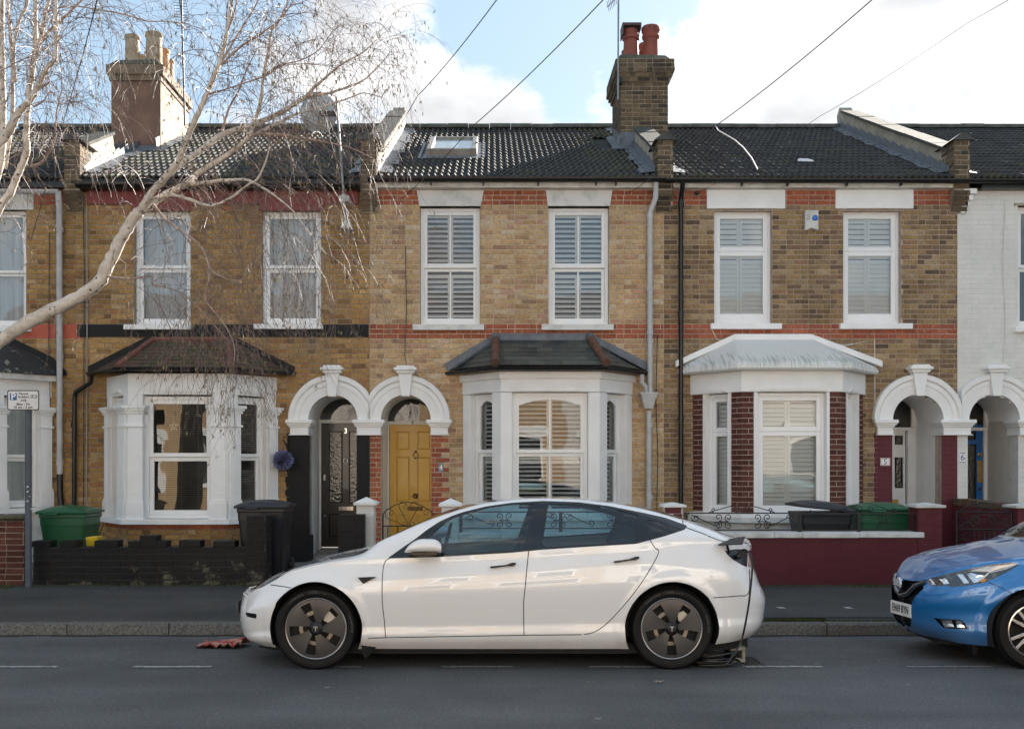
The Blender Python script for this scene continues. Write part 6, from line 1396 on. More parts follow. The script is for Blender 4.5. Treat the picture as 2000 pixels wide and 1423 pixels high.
            for b in range(5):
                a0 = rot+b*2*math.pi/5; m_ = MB()
                def P(r, a, h=0): q = a0+a; return (hx+r*math.cos(q), yo+d*(.008+.010*(1-(r/.24)**2)*-1-h), z+r*math.sin(q))
                n = 8; rim_ = [P(.237, R(-36+72*i/n)) for i in range(n+1)]; outer = [P(.215, R(-(36 if i == 0 else 25)+(72 if i in (0, n) else 0)*i/n+(0 if i in (0, n) else 0)) if i in (0, n) else R(-25+50*(i-1)/(n-2))) for i in range(n+1)]; mid = [P(.14, R(-23+44*(max(1, min(n-1, i))-1)/(n-2))) for i in range(n+1)]; inner = [P(.055, R(-30+44*(max(1, min(n-1, i))-1)/(n-2)), -.012) for i in range(n+1)]
                und = [P(.236, R(-31+62*i/n), -.03) for i in range(n+1)]
                v = inner+mid+outer+rim_; nn = n+1; f = [(i, i+1, i+1+nn, i+nn) for i in range(1, n-1)]+[(i+nn, i+1+nn, i+1+2*nn, i+2*nn) for i in range(1, n-1)]+[(i+2*nn, i+1+2*nn, i+1+3*nn, i+3*nn) for i in range(n)]
                side_ = [inner[1], mid[1], outer[1], outer[0]]; s2 = [inner[-2], mid[-2], outer[-2], outer[-1]]; m_.faces(v, f)
                for L_ in (side_, s2):
                    for p, q in zip(L_, L_[1:]): m_.quad(p, q, (q[0], q[1]+d*.03, q[2]), (p[0], p[1]+d*.03, p[2]))
                m_.build('wheel_blade', cov_m, wh, smooth=30)
            hb = MB(); hb.lathe((hx, yo, z), [(0, -.004*d), (.03, -.003*d), (.034, .004*d), (.05, .012*d), (.062, .03*d)], 24, 'y'); hb.build('hub_cap', mat('hub_black', (.02, .02, .022), .25, var=0), wh, smooth=40)
            em = MB(); fr_e = Fr(hx, yo-.0045 if d > 0 else yo+.0045, d, 0)
            em.poly([(-.020, z+.017), (-.010, z+.020), (.010, z+.020), (.020, z+.017), (.018, z+.010), (.007, z+.013), (.002, z-.02), (-.002, z-.02), (-.007, z+.013), (-.018, z+.010)], 0, .002, fr_e); em.build('emblem', mat('emblem_silver', (.7, .7, .7), .2, metal=1, var=0), wh)
    # door handles
    for nm, (xa, ya), (xb, yb), dr in (('door_handle', (957.6, 1107), (1007.5, 1101), d1), ('door_handle', (1199.3, 1096.8), (1248.5, 1089), d2)):
        Y = 8.452; x0, z0, x1, z1 = X_(xa, Y), Z_(ya, Y), X_(xb, Y), Z_(yb, Y); m_ = MB(); dx = x1-x0; dz = z1-z0
        def q(t, h): return (x0+dx*t-dz*0, z0+dz*t+h)
        m_.poly([q(0, -.008), q(.7, -.008), q(.86, -.013), q(1, -.004), q(1, .012), q(.86, .016), q(.62, .004), q(0, .007)], -.02, .008, Fr(0, Y)); m_.build(nm, trim_m, dr, bev=.003)
    # mirror
    mk = MB(); Ym = 8.30; mx0, mx1 = X_(790, Ym), X_(861, Ym); zb_, zt_ = Z_(1081, Ym), Z_(1054, Ym); secs = []
    for t in [i/12 for i in range(13)]:
        x = mx0+(mx1-mx0)*t; hgt = (zt_-zb_)*(max(.02, 1-abs(2*(t*.88)-1.02)**2.6))**.5*(1.0); zlo = zb_+.004; row = []
        hgt = (zt_-zb_)*min(1, (math.sin(math.pi*min(.5, t*.95+.02))**.62))*(1 if t < .75 else math.cos((t-.75)/.25*1.15)**.5)
        for a in range(12): q = 2*math.pi*a/12; row.append((x, Ym+.075-.075*math.cos(q)*(.6+.4*math.sin(math.pi*min(1, t+.12))), zlo+hgt*(.5+.5*math.sin(q))))
        secs.append(row)
    mk.sweep(secs, closed_prof=True, caps=True); mr_ = mk.build('wing_mirror', pt, root, smooth=60)
    mb2 = MB(); mb2.bx(mx0+.05, mx1-.03, Ym+.02, Ym+.14, zb_-.012, zb_+.006); mb2.hexa([(mx0+.08, Ym+.1, zb_-.01), (mx0+.22, Ym+.1, zb_-.01), (mx0+.22, 8.60, zb_-.05), (mx0+.04, 8.60, zb_-.05), (mx0+.08, Ym+.1, zb_+.01), (mx0+.22, Ym+.1, zb_+.01), (mx0+.22, 8.60, zb_-.02), (mx0+.04, 8.60, zb_-.02)]); mb2.build('mirror_base', trim_m, mr_)
    far = bpy.data.objects.new('wing_mirror', mr_.data.copy()); COL.objects.link(far); far.parent = root; far.data.transform(Matrix.Translation((0, 18.75, -.03)) @ Matrix.Diagonal((1, -1, 1, 1))); far.data.flip_normals()
    # bright strips inside the headlight
    for off in (0, 1):
        m_ = MB(); pts = [at(500+off*14, 1147-off*9, 8.69-off*.03), at(524+off*12, 1131-off*7, 8.62), at(548+off*8, 1119-off*4, 8.57)]; m_.tube(pts, .0025, 5); m_.build('lamp_strip', mat('lamp_grey', (.3, .3, .32), .3, metal=.5), ho)
    # plate edges and nose badge
    m_ = MB(); m_.bx(-2.205, -2.19, 9.115, 9.635, .36, .47); m_.build('number_plate', mat('plate_back', (.05, .05, .05), .5), root)
    # charging flap, plug and its cable
    fl = MB(); A = [at(1403, 1065, 8.66), at(1450, 1063, 8.62), at(1456, 1049, 8.66), at(1425, 1055, 8.68)]; v = [tuple(p) for p in A]+[(p[0], p[1]+.01, p[2]+.008) for p in A]
    A = [at(1403, 1065, 8.50), at(1450, 1063, 8.46), at(1455.6, 1049, 8.62), at(1425, 1054, 8.68)]; v = A+[(p[0], p[1]+.004, p[2]+.010) for p in A]
    fl.faces(v, [(0, 1, 2, 3), (7, 6, 5, 4), (0, 4, 5, 1), (1, 5, 6, 2), (2, 6, 7, 3), (3, 7, 4, 0)]); flp = fl.build('charge_flap', mat('flap_black', (.01, .011, .014), .4, var=0), root)
    m_ = MB(); m_.tube([at(1419, 1059, 8.6), at(1421, 1068, 8.57), at(1423, 1079, 8.6)], .012, 6); m_.build('hinge_arm', trim_m, flp)
    m_ = MB(); m_.tube([at(1443, 1100, 8.60), at(1443, 1091, 8.56)], .02, 8); m_.lathe((at(1446, 1092, 8.62)[0], 8.60, at(1446, 1092, 8.62)[2]), [(.0, -.012), (.012, -.012), (.016, .0), (.022, .0), (.024, .02)], 12, 'y')
    # cabin
    seatm = mat('seat_black', (.02, .021, .024), .55, var=.1); mb = MB()
    mb.bx(-1.0, 1.6, 8.62, 10.1, .25, .55); mb.build('cabin_floor', mat('cabin_dark', (.025, .026, .03), .8, var=0), root)
    for yy_ in (8.95, 9.78):
        for xs, zt in ((.12, 1.0), (1.05, .98)):
            s_ = MB()
            def seat(x0, x1, y0, y1, z0, z1, sh): s_.hexa([(x0, y0, z0), (x1, y0, z0), (x1, y1, z0), (x0, y1, z0), (x0+sh, y0+.03, z1), (x1+sh-.04, y0+.03, z1), (x1+sh-.04, y1-.03, z1), (x0+sh, y1-.03, z1)])
            seat(xs, xs+.16, yy_-.24, yy_+.24, .5, zt, .14); seat(xs-.45, xs+.1, yy_-.24, yy_+.24, .5, .66, 0); o = s_.build('seat', seatm, root, bev=.04)
            hr = MB(); hr.hexa([(xs+.15, yy_-.13, zt-.02), (xs+.25, yy_-.13, zt-.02), (xs+.25, yy_+.13, zt-.02), (xs+.15, yy_+.13, zt-.02), (xs+.19, yy_-.12, zt+.17), (xs+.27, yy_-.12, zt+.17), (xs+.27, yy_+.12, zt+.17), (xs+.19, yy_+.12, zt+.17)]); hr.build('headrest', seatm, o, bev=.03)
    ds = MB(); ds.hexa([(-1.05, 8.62, .7), (-.55, 8.62, .7), (-.55, 10.1, .7), (-1.05, 10.1, .7), (-1.05, 8.66, .90), (-.6, 8.66, .93), (-.6, 10.05, .93), (-1.05, 10.05, .90)]); ds.build('dashboard', mat('dash_tan', (.20, .15, .09), .6, var=.1), root, bev=.03)
    sw = MB(); ctr = Vector((-.42, 9.78, .93)); sw.tube([ctr+Vector((.09*math.sin(q)*.5, .18*math.cos(q), .17*math.sin(q))) for q in [2*math.pi*k/20 for k in range(21)]], .014, 6); sw.build('steering_wheel', seatm, root)
    cs = MB(); cs.ball((1.16, 9.1, .93), .2, 16, 10, (.9, .9, 1.15)); co = cs.build('child_seat', seatm, root, smooth=180); cs = MB(); cs.ball((1.10, 8.98, .865), .125, 16, 10, (1, .8, .85)); cs.build('seat_insert', mat('child_seat_white', (.7, .7, .68), .6), co, smooth=180)
    settle(root, (.1, 9.375, 0)); return root
white_car()
def blue_car():
    root = empty('parked_car', 'blue hatchback with angular headlights parked behind the white car at the right edge', 'car', group='cars parked along the kerb')
    yc = 9.32
    C = dict(yc=yc, arches=[(4.38, .312, .352), (6.9, .312, .352)], lip=.018,
        outline=[(3.60, 0), (3.603, .08), (3.615, .18), (3.645, .30), (3.70, .42), (3.78, .54), (3.88, .64), (3.99, .71), (4.12, .77), (4.3, .82), (4.5, .85), (4.8, .866), (5.2, .87), (5.8, .87), (6.4, .868), (6.8, .86), (7.1, .84), (7.3, .80), (7.45, .72), (7.54, .58), (7.575, .35), (7.585, .15), (7.585, 0)],
        bottom=interp([(3.5, .20), (4.0, .175), (5, .17), (7, .2), (7.6, .3)]),
        belt=interp([(3.5, .60), (3.60, .635), (3.68, .70), (3.78, .755), (3.95, .82), (4.2, .875), (4.5, .91), (4.9, .94), (5.5, .965), (6.5, 1.0), (7.2, 1.02), (7.6, .98)]),
        rail=interp([(3.5, .61), (3.60, .65), (3.70, .725), (3.85, .80), (4.1, .875), (4.4, .925), (4.62, .955), (4.75, .985), (4.95, 1.10), (5.3, 1.29), (5.6, 1.385), (6.2, 1.41), (6.9, 1.375), (7.2, 1.31), (7.4, 1.16), (7.6, 1.0)]),
        centre=interp([(3.5, .62), (3.62, .675), (3.70, .74), (3.8, .805), (3.95, .87), (4.17, .935), (4.4, .98), (4.6, 1.015), (4.72, 1.05), (4.95, 1.17), (5.3, 1.34), (5.6, 1.43), (6.2, 1.455), (6.9, 1.42), (7.25, 1.34), (7.45, 1.18), (7.6, 1.01)]),
        ibelt=interp([(3.5, .05), (4.0, .06), (4.6, .05), (5, .045), (7, .05), (7.6, .07)]), irail=interp([(3.5, .14), (4.2, .2), (4.7, .17), (5.0, .20), (5.6, .24), (6.8, .24), (7.6, .16)]),
        side=interp([(0, .06), (.08, .025), (.16, .01), (.26, .018), (.4, .02), (.55, .0), (.75, .0), (1, .012)]), gh=1.7,
        endw=lambda x: -(1-sstep(x, 3.6, 3.95))+sstep(x, 7.2, 7.58),
        dxf=interp([(.15, .16), (.20, .09), (.26, .035), (.32, .01), (.42, 0), (.52, .0), (.6, .012), (.66, .03), (.75, .05), (1, .08)]), dxr=interp([(.15, -.1), (.3, -.02), (.5, 0), (.8, -.03), (1.0, -.1), (1.4, -.2)]))
    S, R1, R2 = make_grid(C); F = S.F; pt = paint('blue_metallic_paint', (.003, .155, .44), rough=.3, metal=.3)
    mir = lambda P: np.stack([P[:, 0], 2*yc-P[:, 1], P[:, 2]+CAM*(P[:, 1]-8.5)-CAM*(2*yc-P[:, 1]-8.5)], 1)
    for hx, hz, Ra in C['arches']:
        g = np.where(S.row > R1, 1, np.hypot(S.V[:, 0]-hx, S.V[:, 2]-hz)-Ra); _i, F = S.split(F, g)
    Z = lambda L: [(1740+a/5.93, 1080+b/5.93) for a, b in L]
    def take(name, poly, faces, m, inset=0, parent=root, far=True):
        g = poly_sdf(S.px(), poly); cand = [f for f in faces if max(S.V[i][0] for i in f) < 5.2 and min(S.V[i][1] for i in f) < yc+.001]; rest = [f for f in faces if not (max(S.V[i][0] for i in f) < 5.2)]
        i, o = S.split(cand, g); a = shell_mesh(name, S.V, S.N, i, m, parent, inset)
        if far: shell_mesh(name, S.V, S.N, i, m, parent, inset, mirror=mir)
        return i, o+rest, a
    lens = mat('headlamp_lens'); blk = mat('grille_black', (.01, .01, .012), .3, var=.1)
    hl = Z([(410, 292), (560, 262), (800, 200), (1100, 140), (1350, 112), (1500, 112), (1470, 145), (1330, 225), (1200, 290), (1100, 330), (960, 362), (800, 382), (700, 388), (640, 372), (470, 378), (430, 340)])
    _i, F, H1 = take('headlight', hl, F, lens, .002)
    gr = Z([(-200, 290), (130, 300), (250, 318), (350, 318), (385, 400), (330, 450), (270, 520), (240, 590), (236, 700), (232, 850), (170, 830), (-200, 760)])
    _i, F, G1 = take('grille', gr, F, blk, .05)
    fg = Z([(490, 745), (600, 760), (800, 765), (850, 800), (900, 880), (700, 872), (610, 860)]); _i, F, fo = take('fog_lamp_recess', fg, F, blk, .03)
    # side windows
    wn = [(X_(0, 1), 0)]
    def sx(L): return L
    g = np.where((S.row > R1+.6) & (S.row < R1+R2-1.2), 1, -1)
    V = S.V; t_ = S.row
    bandg = np.maximum(np.maximum((R1+.7)-t_, t_-(R1+R2-1.5)), np.maximum(4.98+(t_-R1)*.042-V[:, 0], V[:, 0]-(7.15-(t_-R1)*.02)))
    low = [f for f in F if min(S.row[i] for i in f) < R1+R2]; top = [f for f in F if min(S.row[i] for i in f) >= R1+R2]
    win, low = S.split(low, np.maximum(np.maximum((R1+.7)-S.row, S.row-(R1+R2-1.5)), np.maximum(4.98+(S.row-R1)*.042-S.V[:, 0], S.V[:, 0]-(7.15-(S.row-R1)*.02))))
    shell_mesh('side_window', S.V, S.N, win, carglass, root, .002); shell_mesh('side_window', S.V, S.N, win, carglass, root, .002, mirror=mir)
    gaps = []
    for L in (Z([(1120, 328), (1240, 380), (1380, 450), (1480, 500)]),):
        i, low = S.cut_line(low, curve2(L, 5), .6); gaps += i
    # screen and bonnet
    yy = yc-S.V[:, 1]; bon, rest = S.split(top, S.V[:, 0]-(4.64+.14*(yy/.6)**2)); ws, rf = S.split(rest, S.V[:, 0]-5.55)
    wsg, wsr = S.split(ws, (R1+R2+1.0)-S.row)
    shell_mesh('windscreen', S.V, S.N, wsg, carglass, root, .002, both=mir); shell_mesh('bonnet', S.V, S.N, bon, pt, root, 0, both=mir); shell_mesh('body', S.V, S.N, low+wsr+rf, pt, root, both=mir); shell_mesh('panel_gap', S.V, S.N, gaps, well_m, root, .006)
    # bonnet creases
    # lamp innards
    def onpx(L, Y): return [at(1740+a/5.93, 1080+b/5.93, Y) for a, b in L]
    refl = mat('lamp_reflector', (.75, .76, .78), .12, metal=1, var=0); lampw = mat('lamp_bezel', (.5, .5, .5), .3, metal=.6, var=0)
    def surf_pt(a, b, out_=.0):
        """nearest shell vertex that projects there, pushed outwards"""
        P = S.px(); q = np.array([1740+a/5.93, 1080+b/5.93]); ok = S.V[:, 1] < yc; d = np.hypot(*(P-q).T)+(~ok)*1e3; k = np.argsort(d)[:4]; w_ = 1/(d[k]+.05); w_ /= w_.sum()
        v = (S.V[k]*w_[:, None]).sum(0); n = (S.N[k]*w_[:, None]).sum(0); n /= np.linalg.norm(n); 
        # slide along the view ray to the exact pixel at this depth
        Y = v[1]; p = np.array(at(q[0], q[1], Y)); return tuple(p+n*out_)
    def decal(name, polys, m, parent, out_=.003, dense=3):
        mb = MB()
        for pl in polys:
            pts = []
            for (a, b), (c, e) in zip(pl, pl[1:]+pl[:1]):
                for k in range(dense): pts.append((a+(c-a)*k/dense, b+(e-b)*k/dense))
            ca, cb = sum(p[0] for p in pts)/len(pts), sum(p[1] for p in pts)/len(pts); C0 = surf_pt(ca, cb, out_); Q = [surf_pt(a, b, out_) for a, b in pts]
            for p, q in zip(Q, Q[1:]+Q[:1]): mb.quad(p, q, C0)
        return mb.build(name, m, parent)
    decal('lamp_reflector', [[(770, 245), (830, 240), (910, 345), (850, 350)], [(880, 235), (930, 228), (1080, 262), (1040, 320), (960, 345)], [(440, 300), (470, 296), (520, 365), (480, 368)], [(560, 300), (640, 290), (680, 350), (620, 360)]], refl, H1)
    decal('running_light', [[(560, 272), (1100, 158), (1480, 118), (1340, 185), (1140, 232), (1070, 300), (1000, 345), (1080, 262), (1120, 225), (1320, 168), (1330, 150), (1100, 172)]], lampw, H1, .004)
    decal('indicator', [[(1020, 325), (1060, 290), (1110, 300), (1100, 325), (1060, 338)]], mat('amber_lens', (.5, .2, .03), .15, var=0), H1, .005)
    decal('fog_lamp', [[(590, 775), (705, 770), (735, 850), (625, 850)], [(760, 775), (820, 785), (862, 858), (770, 856)]], refl, fo, .006)
    # V shaped grille bar, bars of the grille, lower mesh
    m_ = MB()
    for s_ in (1, -1):
        def P(y, z, x): Y = yc-s_*y; return (x, Y, z-CAM*(Y-8.5))
        for dx, rr in ((0, .024), (.014, .02)): m_.tube([P(.33, .665, 3.70+dx), P(.24, .625, 3.655+dx), P(.12, .54, 3.63+dx), P(.0, .515, 3.62+dx)], rr, 8)
    gb = m_.build('grille_bar', mat('dark_chrome', (.25, .26, .28), .2, metal=1, var=0), root, smooth=60)
    m_ = MB(); m_.lathe((3.60, yc, .60), [(0, -.012), (.05, -.012), (.062, 0), (.05, .02)], 20, 'x'); m_.tube([(3.586, yc-.075, .585), (3.586, yc+.075, .585)], .009, 6); m_.build('badge', refl, gb)
    m_ = MB()
    for z in [.27+.022*k for k in range(4)]: m_.bx(3.64, 3.66, yc-.2, yc+.2, z, z+.006)
    for z in [.62, .60, .58, .56, .54]: m_.tube([(3.72, yc-.30, z), (3.66, yc-.14, z-.005), (3.66, yc+.14, z-.005), (3.72, yc+.30, z)], .004, 4)
    m_.build('grille_slats', blk, root)
    pl = MB(); pf = Fr(3.574, 9.45, .044, -.34); wd = .345; z0, z1 = .325, .44; pl.box(0, wd, -.012, 0, z0, z1, pf); po = pl.build('number_plate', mat('plate_white', (.72, .72, .70), .35, var=.03), root, bev=.003)
    text_obj('plate_text', 'EV69 BYN', .094, pf.mat(wd/2, .001, (z0+z1)/2-.002), blackpl, po, .001, .0015, sx=.68)
    # wells, underbody, wheels
    for k, (hx, hz, Ra) in enumerate(C['arches']):
        for s_ in (-1, 1):
            m_ = MB(); secs = []
            for i in range(29):
                q = math.pi*(-.12+1.24*i/28); x, z = hx-Ra*math.cos(q), hz+Ra*math.sin(q); yo = yc+s_*(.83 if abs(x-hx) < 2 else .8); secs.append([(x, yo, z-CAM*(yo-8.5)), (x, yc+s_*.5, z-CAM*.8), (hx, yc+s_*.5, hz)])
            m_.sweep(secs); m_.build('wheel_well', well_m, root)
    m_ = MB(); m_.plan([(3.8, 9.0), (3.8, 9.65), (4.3, 10.0), (7.0, 10.05), (7.45, 9.8), (7.45, 8.85), (7.0, 8.6), (4.3, 8.66)], .13, .22); m_.build('underbody', well_m, root)
    m_ = MB(); m_.hexa([(4.0, 8.75, .07), (4.02, 8.75, .07), (4.02, 8.9, .07), (4.0, 8.9, .07), (3.98, 8.74, .18), (4.04, 8.74, .18), (4.04, 8.92, .18), (3.98, 8.92, .18)]); m_.build('air_deflector', blackpl, root)
    al = mat('polished_alloy', (.72, .68, .64), .22, metal=.9, var=0); ad = mat('dark_alloy', (.03, .03, .033), .35, metal=.3, var=0)
    for k, (hx, hz, Ra) in enumerate(C['arches']):
        for side in (0, 1):
            yo = 8.50 if side == 0 else 10.14; d = 1 if side == 0 else -1; z = hz-CAM*(yo-8.5); w_ = MB(); w_.lathe((hx, yo+d*.008, z), [(.198, .01*d), (.205, -.003*d), (.214, 0), (.216, .05*d), (.20, .06*d)], 56, 'y'); wh = w_.build('wheel', al, root, smooth=40)
            tyre(wh, hx, z, yo, yo+d*.205, .314, .214, 1)
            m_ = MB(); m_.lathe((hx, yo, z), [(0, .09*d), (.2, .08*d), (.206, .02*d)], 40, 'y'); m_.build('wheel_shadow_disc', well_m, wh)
            for b in range(10):
                a = 2*math.pi*b/10+(.10 if b % 2 else -.10)+.25; m_ = MB()
                def P(r, t, h): q = a; return (hx+r*math.cos(q)-t*math.sin(q), yo+d*(.012+h), z+r*math.sin(q)+t*math.cos(q))
                m_.hexa([P(.04, -.014, .03), P(.2, -.012, .02), P(.2, .012, .02), P(.04, .014, .03), P(.04, -.014, .002), P(.2, -.012, -.002), P(.2, .012, -.002), P(.04, .014, .002)]); m_.build('spoke', al, wh, bev=.002)
            m_ = MB(); m_.lathe((hx, yo, z), [(0, .005*d), (.05, .008*d), (.06, .03*d)], 24, 'y'); m_.build('hub_cap', ad, wh, smooth=40)
    for s_ in (1,):
        m_ = MB(); m_.ball((4.98, 8.38, 1.0), .11, 14, 10, (.8, .75, .62)); m_.build('wing_mirror', pt, root, smooth=180)
    m_ = MB(); m_.bx(4.85, 7.3, 8.6, 10.05, .3, .62); m_.hexa([(4.8, 8.6, .8), (5.2, 8.6, .8), (5.2, 10.05, .8), (4.8, 10.05, .8), (4.85, 8.62, .96), (5.15, 8.62, .98), (5.15, 10.0, .98), (4.85, 10.0, .96)]); m_.build('dashboard', mat('cabin_dark'), root)
    for yy_ in (8.95, 9.7): m_ = MB(); m_.hexa([(5.9, yy_-.24, .6), (6.05, yy_-.24, .6), (6.05, yy_+.24, .6), (5.9, yy_+.24, .6), (6.05, yy_-.2, 1.2), (6.15, yy_-.2, 1.2), (6.15, yy_+.2, 1.2), (6.05, yy_+.2, 1.2)]); m_.build('seat', mat('seat_black'), root, bev=.03)
    m_ = MB(); m_.tube([(4.60, yc-.55, 1.0), (4.66, yc-.2, 1.055), (4.70, yc+.1, 1.07)], .009, 5); m_.tube([(4.62, yc-.62, .99), (4.72, yc-.3, 1.09), (4.80, yc+.2, 1.14)], .007, 5); m_.build('wiper', blackpl, root)
    settle(root, (5.6, yc, 0)); return root
blue_car()
# ================================================================== garden walls, gates, bins
GY = 13.4; GS = FPX/GY; GFr = Fr(0, GY)
def gx(p): return X_(p, GY)
def gz(p): return Z_(p, GY)
def gwall(name, label, px0, px1, ztop, pal, mortar, seed, thick=.215, limit=0, zb=.09, extra=None, dirty=0):
    t = empty(name, label, 'wall'); x0, x1 = gx(px0), gx(px1); c = MB(); c.bx(x0+.006, x1-.006, GY+.006, GY+thick, zb-.05, ztop); core = c.build('masonry', mortar, t)
    ms = MB(); lay_bricks(core, x0, x1, zb, ztop, Fr(0, GY+.006), pal, limit=limit, seed=seed, mass=ms, bond='stretcher')
    for fr_, L in ((Fr(x0+.006, GY+thick, 0, -1), thick), (Fr(x1-.006, GY, 0, 1), thick)): lay_bricks(core, 0, L, zb, ztop, fr_, pal, seed=seed+1, mass=ms)
    if ms.f: tag(ms.build('brick', mass_mats(), core, attr=True), kind='stuff')
    return t, core
blk_w = mat('black_painted_wall', (.009, .009, .01), .6, col2=(.006, .006, .0065), nscale=9, bump=.3)
BLKD = brick_mat('brick_black', BLKB, True)
# black crenellated wall, with worn patches near the foot
PAL['blackworn'] = BLKB; PORD.append('blackworn')
def worn(single):
    key = 'brick_blackworn_'+('one' if single else 'mass')
    if key in MATS: return MATS[key]
    m = brick_mat('brick_black', BLKB, single).copy(); m.name = key; n = m.node_tree.nodes; l = m.node_tree.links; p = n['Principled BSDF']; src = p.inputs['Base Color'].links[0].from_socket
    g = n.new('ShaderNodeNewGeometry'); x = n.new('ShaderNodeTexNoise'); x.inputs['Scale'].default_value = 4.5; x.inputs['Detail'].default_value = 9; x.inputs['Roughness'].default_value = .7; l.new(g.outputs['Position'], x.inputs['Vector'])
    sx = n.new('ShaderNodeSeparateXYZ'); l.new(g.outputs['Position'], sx.inputs[0])
    a = n.new('ShaderNodeMapRange'); l.new(sx.outputs['Z'], a.inputs['Value']); a.inputs['From Min'].default_value = .55; a.inputs['From Max'].default_value = .1; a.inputs['To Min'].default_value = -.12; a.inputs['To Max'].default_value = .06
    b = n.new('ShaderNodeMapRange'); l.new(sx.outputs['X'], b.inputs['Value']); b.inputs['From Min'].default_value = -5.5; b.inputs['From Max'].default_value = -3; b.inputs['To Min'].default_value = -.07; b.inputs['To Max'].default_value = .05
    ad = n.new('ShaderNodeMath'); l.new(x.outputs['Fac'], ad.inputs[0]); l.new(a.outputs[0], ad.inputs[1]); ad2 = n.new('ShaderNodeMath'); l.new(ad.outputs[0], ad2.inputs[0]); l.new(b.outputs[0], ad2.inputs[1])
    r = n.new('ShaderNodeMapRange'); l.new(ad2.outputs[0], r.inputs['Value']); r.inputs['From Min'].default_value = .56; r.inputs['From Max'].default_value = .66
    mx_ = n.new('ShaderNodeMixRGB'); l.new(r.outputs[0], mx_.inputs['Fac']); l.new(src, mx_.inputs['Color1']); mx_.inputs['Color2'].default_value = (.13, .115, .085, 1); l.new(mx_.outputs[0], p.inputs['Base Color']); MATS[key] = m; return m
_bm = bm_
def bm_(pal, single): return worn(single) if pal == 'blackworn' else _bm(pal, single)
t, core = gwall('garden_wall', 'low black painted brick wall with a stepped crenellated top', 64, 487, .585, 'blackworn', blk_w, 201, limit=110)
for a, b, zt in ((62, 98, .665), (116, 150, .665), (184, 229, .67), (250, 273, .665), (273, 305, .735), (305, 325, .665), (349, 391, .67), (416, 459, .665)):
    m_ = MB(); m_.bx(gx(a), gx(b), GY-.003, GY+.218, .586, zt); m_.build('brick', worn(True), core, bev=.006)
m_ = MB(); x0, x1 = gx(482), gx(520); m_.bx(x0, x1, GY-.02, GY+.30, .05, .985); pr = m_.build('pier', blk_w, core); ms = MB(); lay_bricks(pr, x0, x1, .09, .985, Fr(0, GY-.02), 'blackworn', mass=ms, seed=5); lay_bricks(pr, 0, .32, .09, .985, Fr(x1, GY-.02, 0, 1), 'blackworn', mass=ms, seed=6)
tag(ms.build('brick', [bm_(p, False) for p in PORD], pr, attr=True), kind='stuff')
settle(t, ((gx(64)+gx(487))/2, GY, .1))
def pillar(label, px0, px1, z, pal, mortar, seed, cap=None, y0=GY, w_=None, capz=.07, split=None):
    t = empty('gate_pier', label, 'pier'); x0, x1 = X_(px0, y0), X_(px1, y0); w_ = w_ or x1-x0; c = MB(); c.bx(x0+.006, x1-.006, y0+.006, y0+w_-.006, .05, z); core = c.build('masonry', mortar, t); ms = MB()
    lay_bricks(core, x0, x1, .09, z, Fr(0, y0+.006), pal, mass=ms, seed=seed, zones=[(split[0], split[1], split[2], 0, 2)] if split else ()); lay_bricks(core, 0, w_, .09, z, Fr(x0+.006, y0+w_, 0, -1), pal, mass=ms, seed=seed+1); lay_bricks(core, 0, w_, .09, z, Fr(x1-.006, y0, 0, 1), pal, mass=ms, seed=seed+2)
    tag(ms.build('brick', [bm_(p, False) for p in PORD], core, attr=True), kind='stuff')
    if cap:
        e = .035; k = MB(); ym = y0+w_/2; xm = (x0+x1)/2; k.bx(x0-e, x1+e, y0-e, y0+w_+e, z, z+.035); k.faces([(x0-e, y0-e, z+.035), (x1+e, y0-e, z+.035), (x1+e, y0+w_+e, z+.035), (x0-e, y0+w_+e, z+.035), (xm, ym, z+.035+capz)], [(0, 1, 4), (1, 2, 4), (2, 3, 4), (3, 0, 4)]); k.build('pier_cap', cap, t, bev=.008)
    settle(t, ((x0+x1)/2, y0+w_/2, .1)); return t
pillar('black painted brick pier beside the white capped pier', 660, 711, 1.0, 'black', blk_w, 301, y0=GY-.01, w_=.22)
pillar('white painted pier with pyramid cap left of the scroll gate', 696, 731, 1.11, 'white', mat('white_mortar'), 302, white, y0=GY+.2)
pillar('white painted pier with pyramid cap right of the scroll gate', 862, 897, 1.10, 'white', mat('white_mortar'), 303, white)
pillar('half white half maroon pier between gardens 4 and 5', 1299, 1335, 1.09, 'white', mat('white_mortar'), 304, white, split=('maroon', gx(1319), gx(1340)), capz=.03)
pillar('maroon painted pier with white cement cap beside the gate of number 5', 1793, 1841, 1.085, 'maroon', mat('maroon_masonry', (.10, .018, .025), .6, var=.1), 305, white_dirty, capz=.03)
pillar('maroon painted pier at the far right beyond the iron gate', 1988, 2036, 1.08, 'maroon', mat('maroon_masonry'), 306, white_dirty, capz=.03)
# walls of 4, 5 and 2
t, core = gwall('garden_wall', 'white painted garden wall with coping mostly hidden by the white car', 897, 1299, .70, 'white', mat('white_mortar'), 210)
c = MB()
for k in range(5): a = gx(897)+(gx(1299)-gx(897))*k/5; b = gx(897)+(gx(1299)-gx(897))*(k+1)/5-.006; q = MB(); q.bx(a, b, GY-.03, GY+.25, .70, .775); q.build('coping_stone', white_dirty, t, bev=.008)
settle(t, (1, GY, .1))
t, core = gwall('garden_wall', 'maroon painted brick garden wall with white coping and iron railing', 1335, 1793, .705, 'maroon', mat('maroon_masonry'), 211, limit=150)
for k, (a, b) in enumerate(((1335, 1420), (1420, 1512), (1512, 1566), (1566, 1677), (1677, 1804))): q = MB(); j = rg.uniform(-.004, .004); q.bx(gx(a)+.002, gx(b)-.002, GY-.035, GY+.25, .705+j, .775+j); q.build('coping_stone', white_dirty, t, bev=.008)
settle(t, (4, GY, .1))
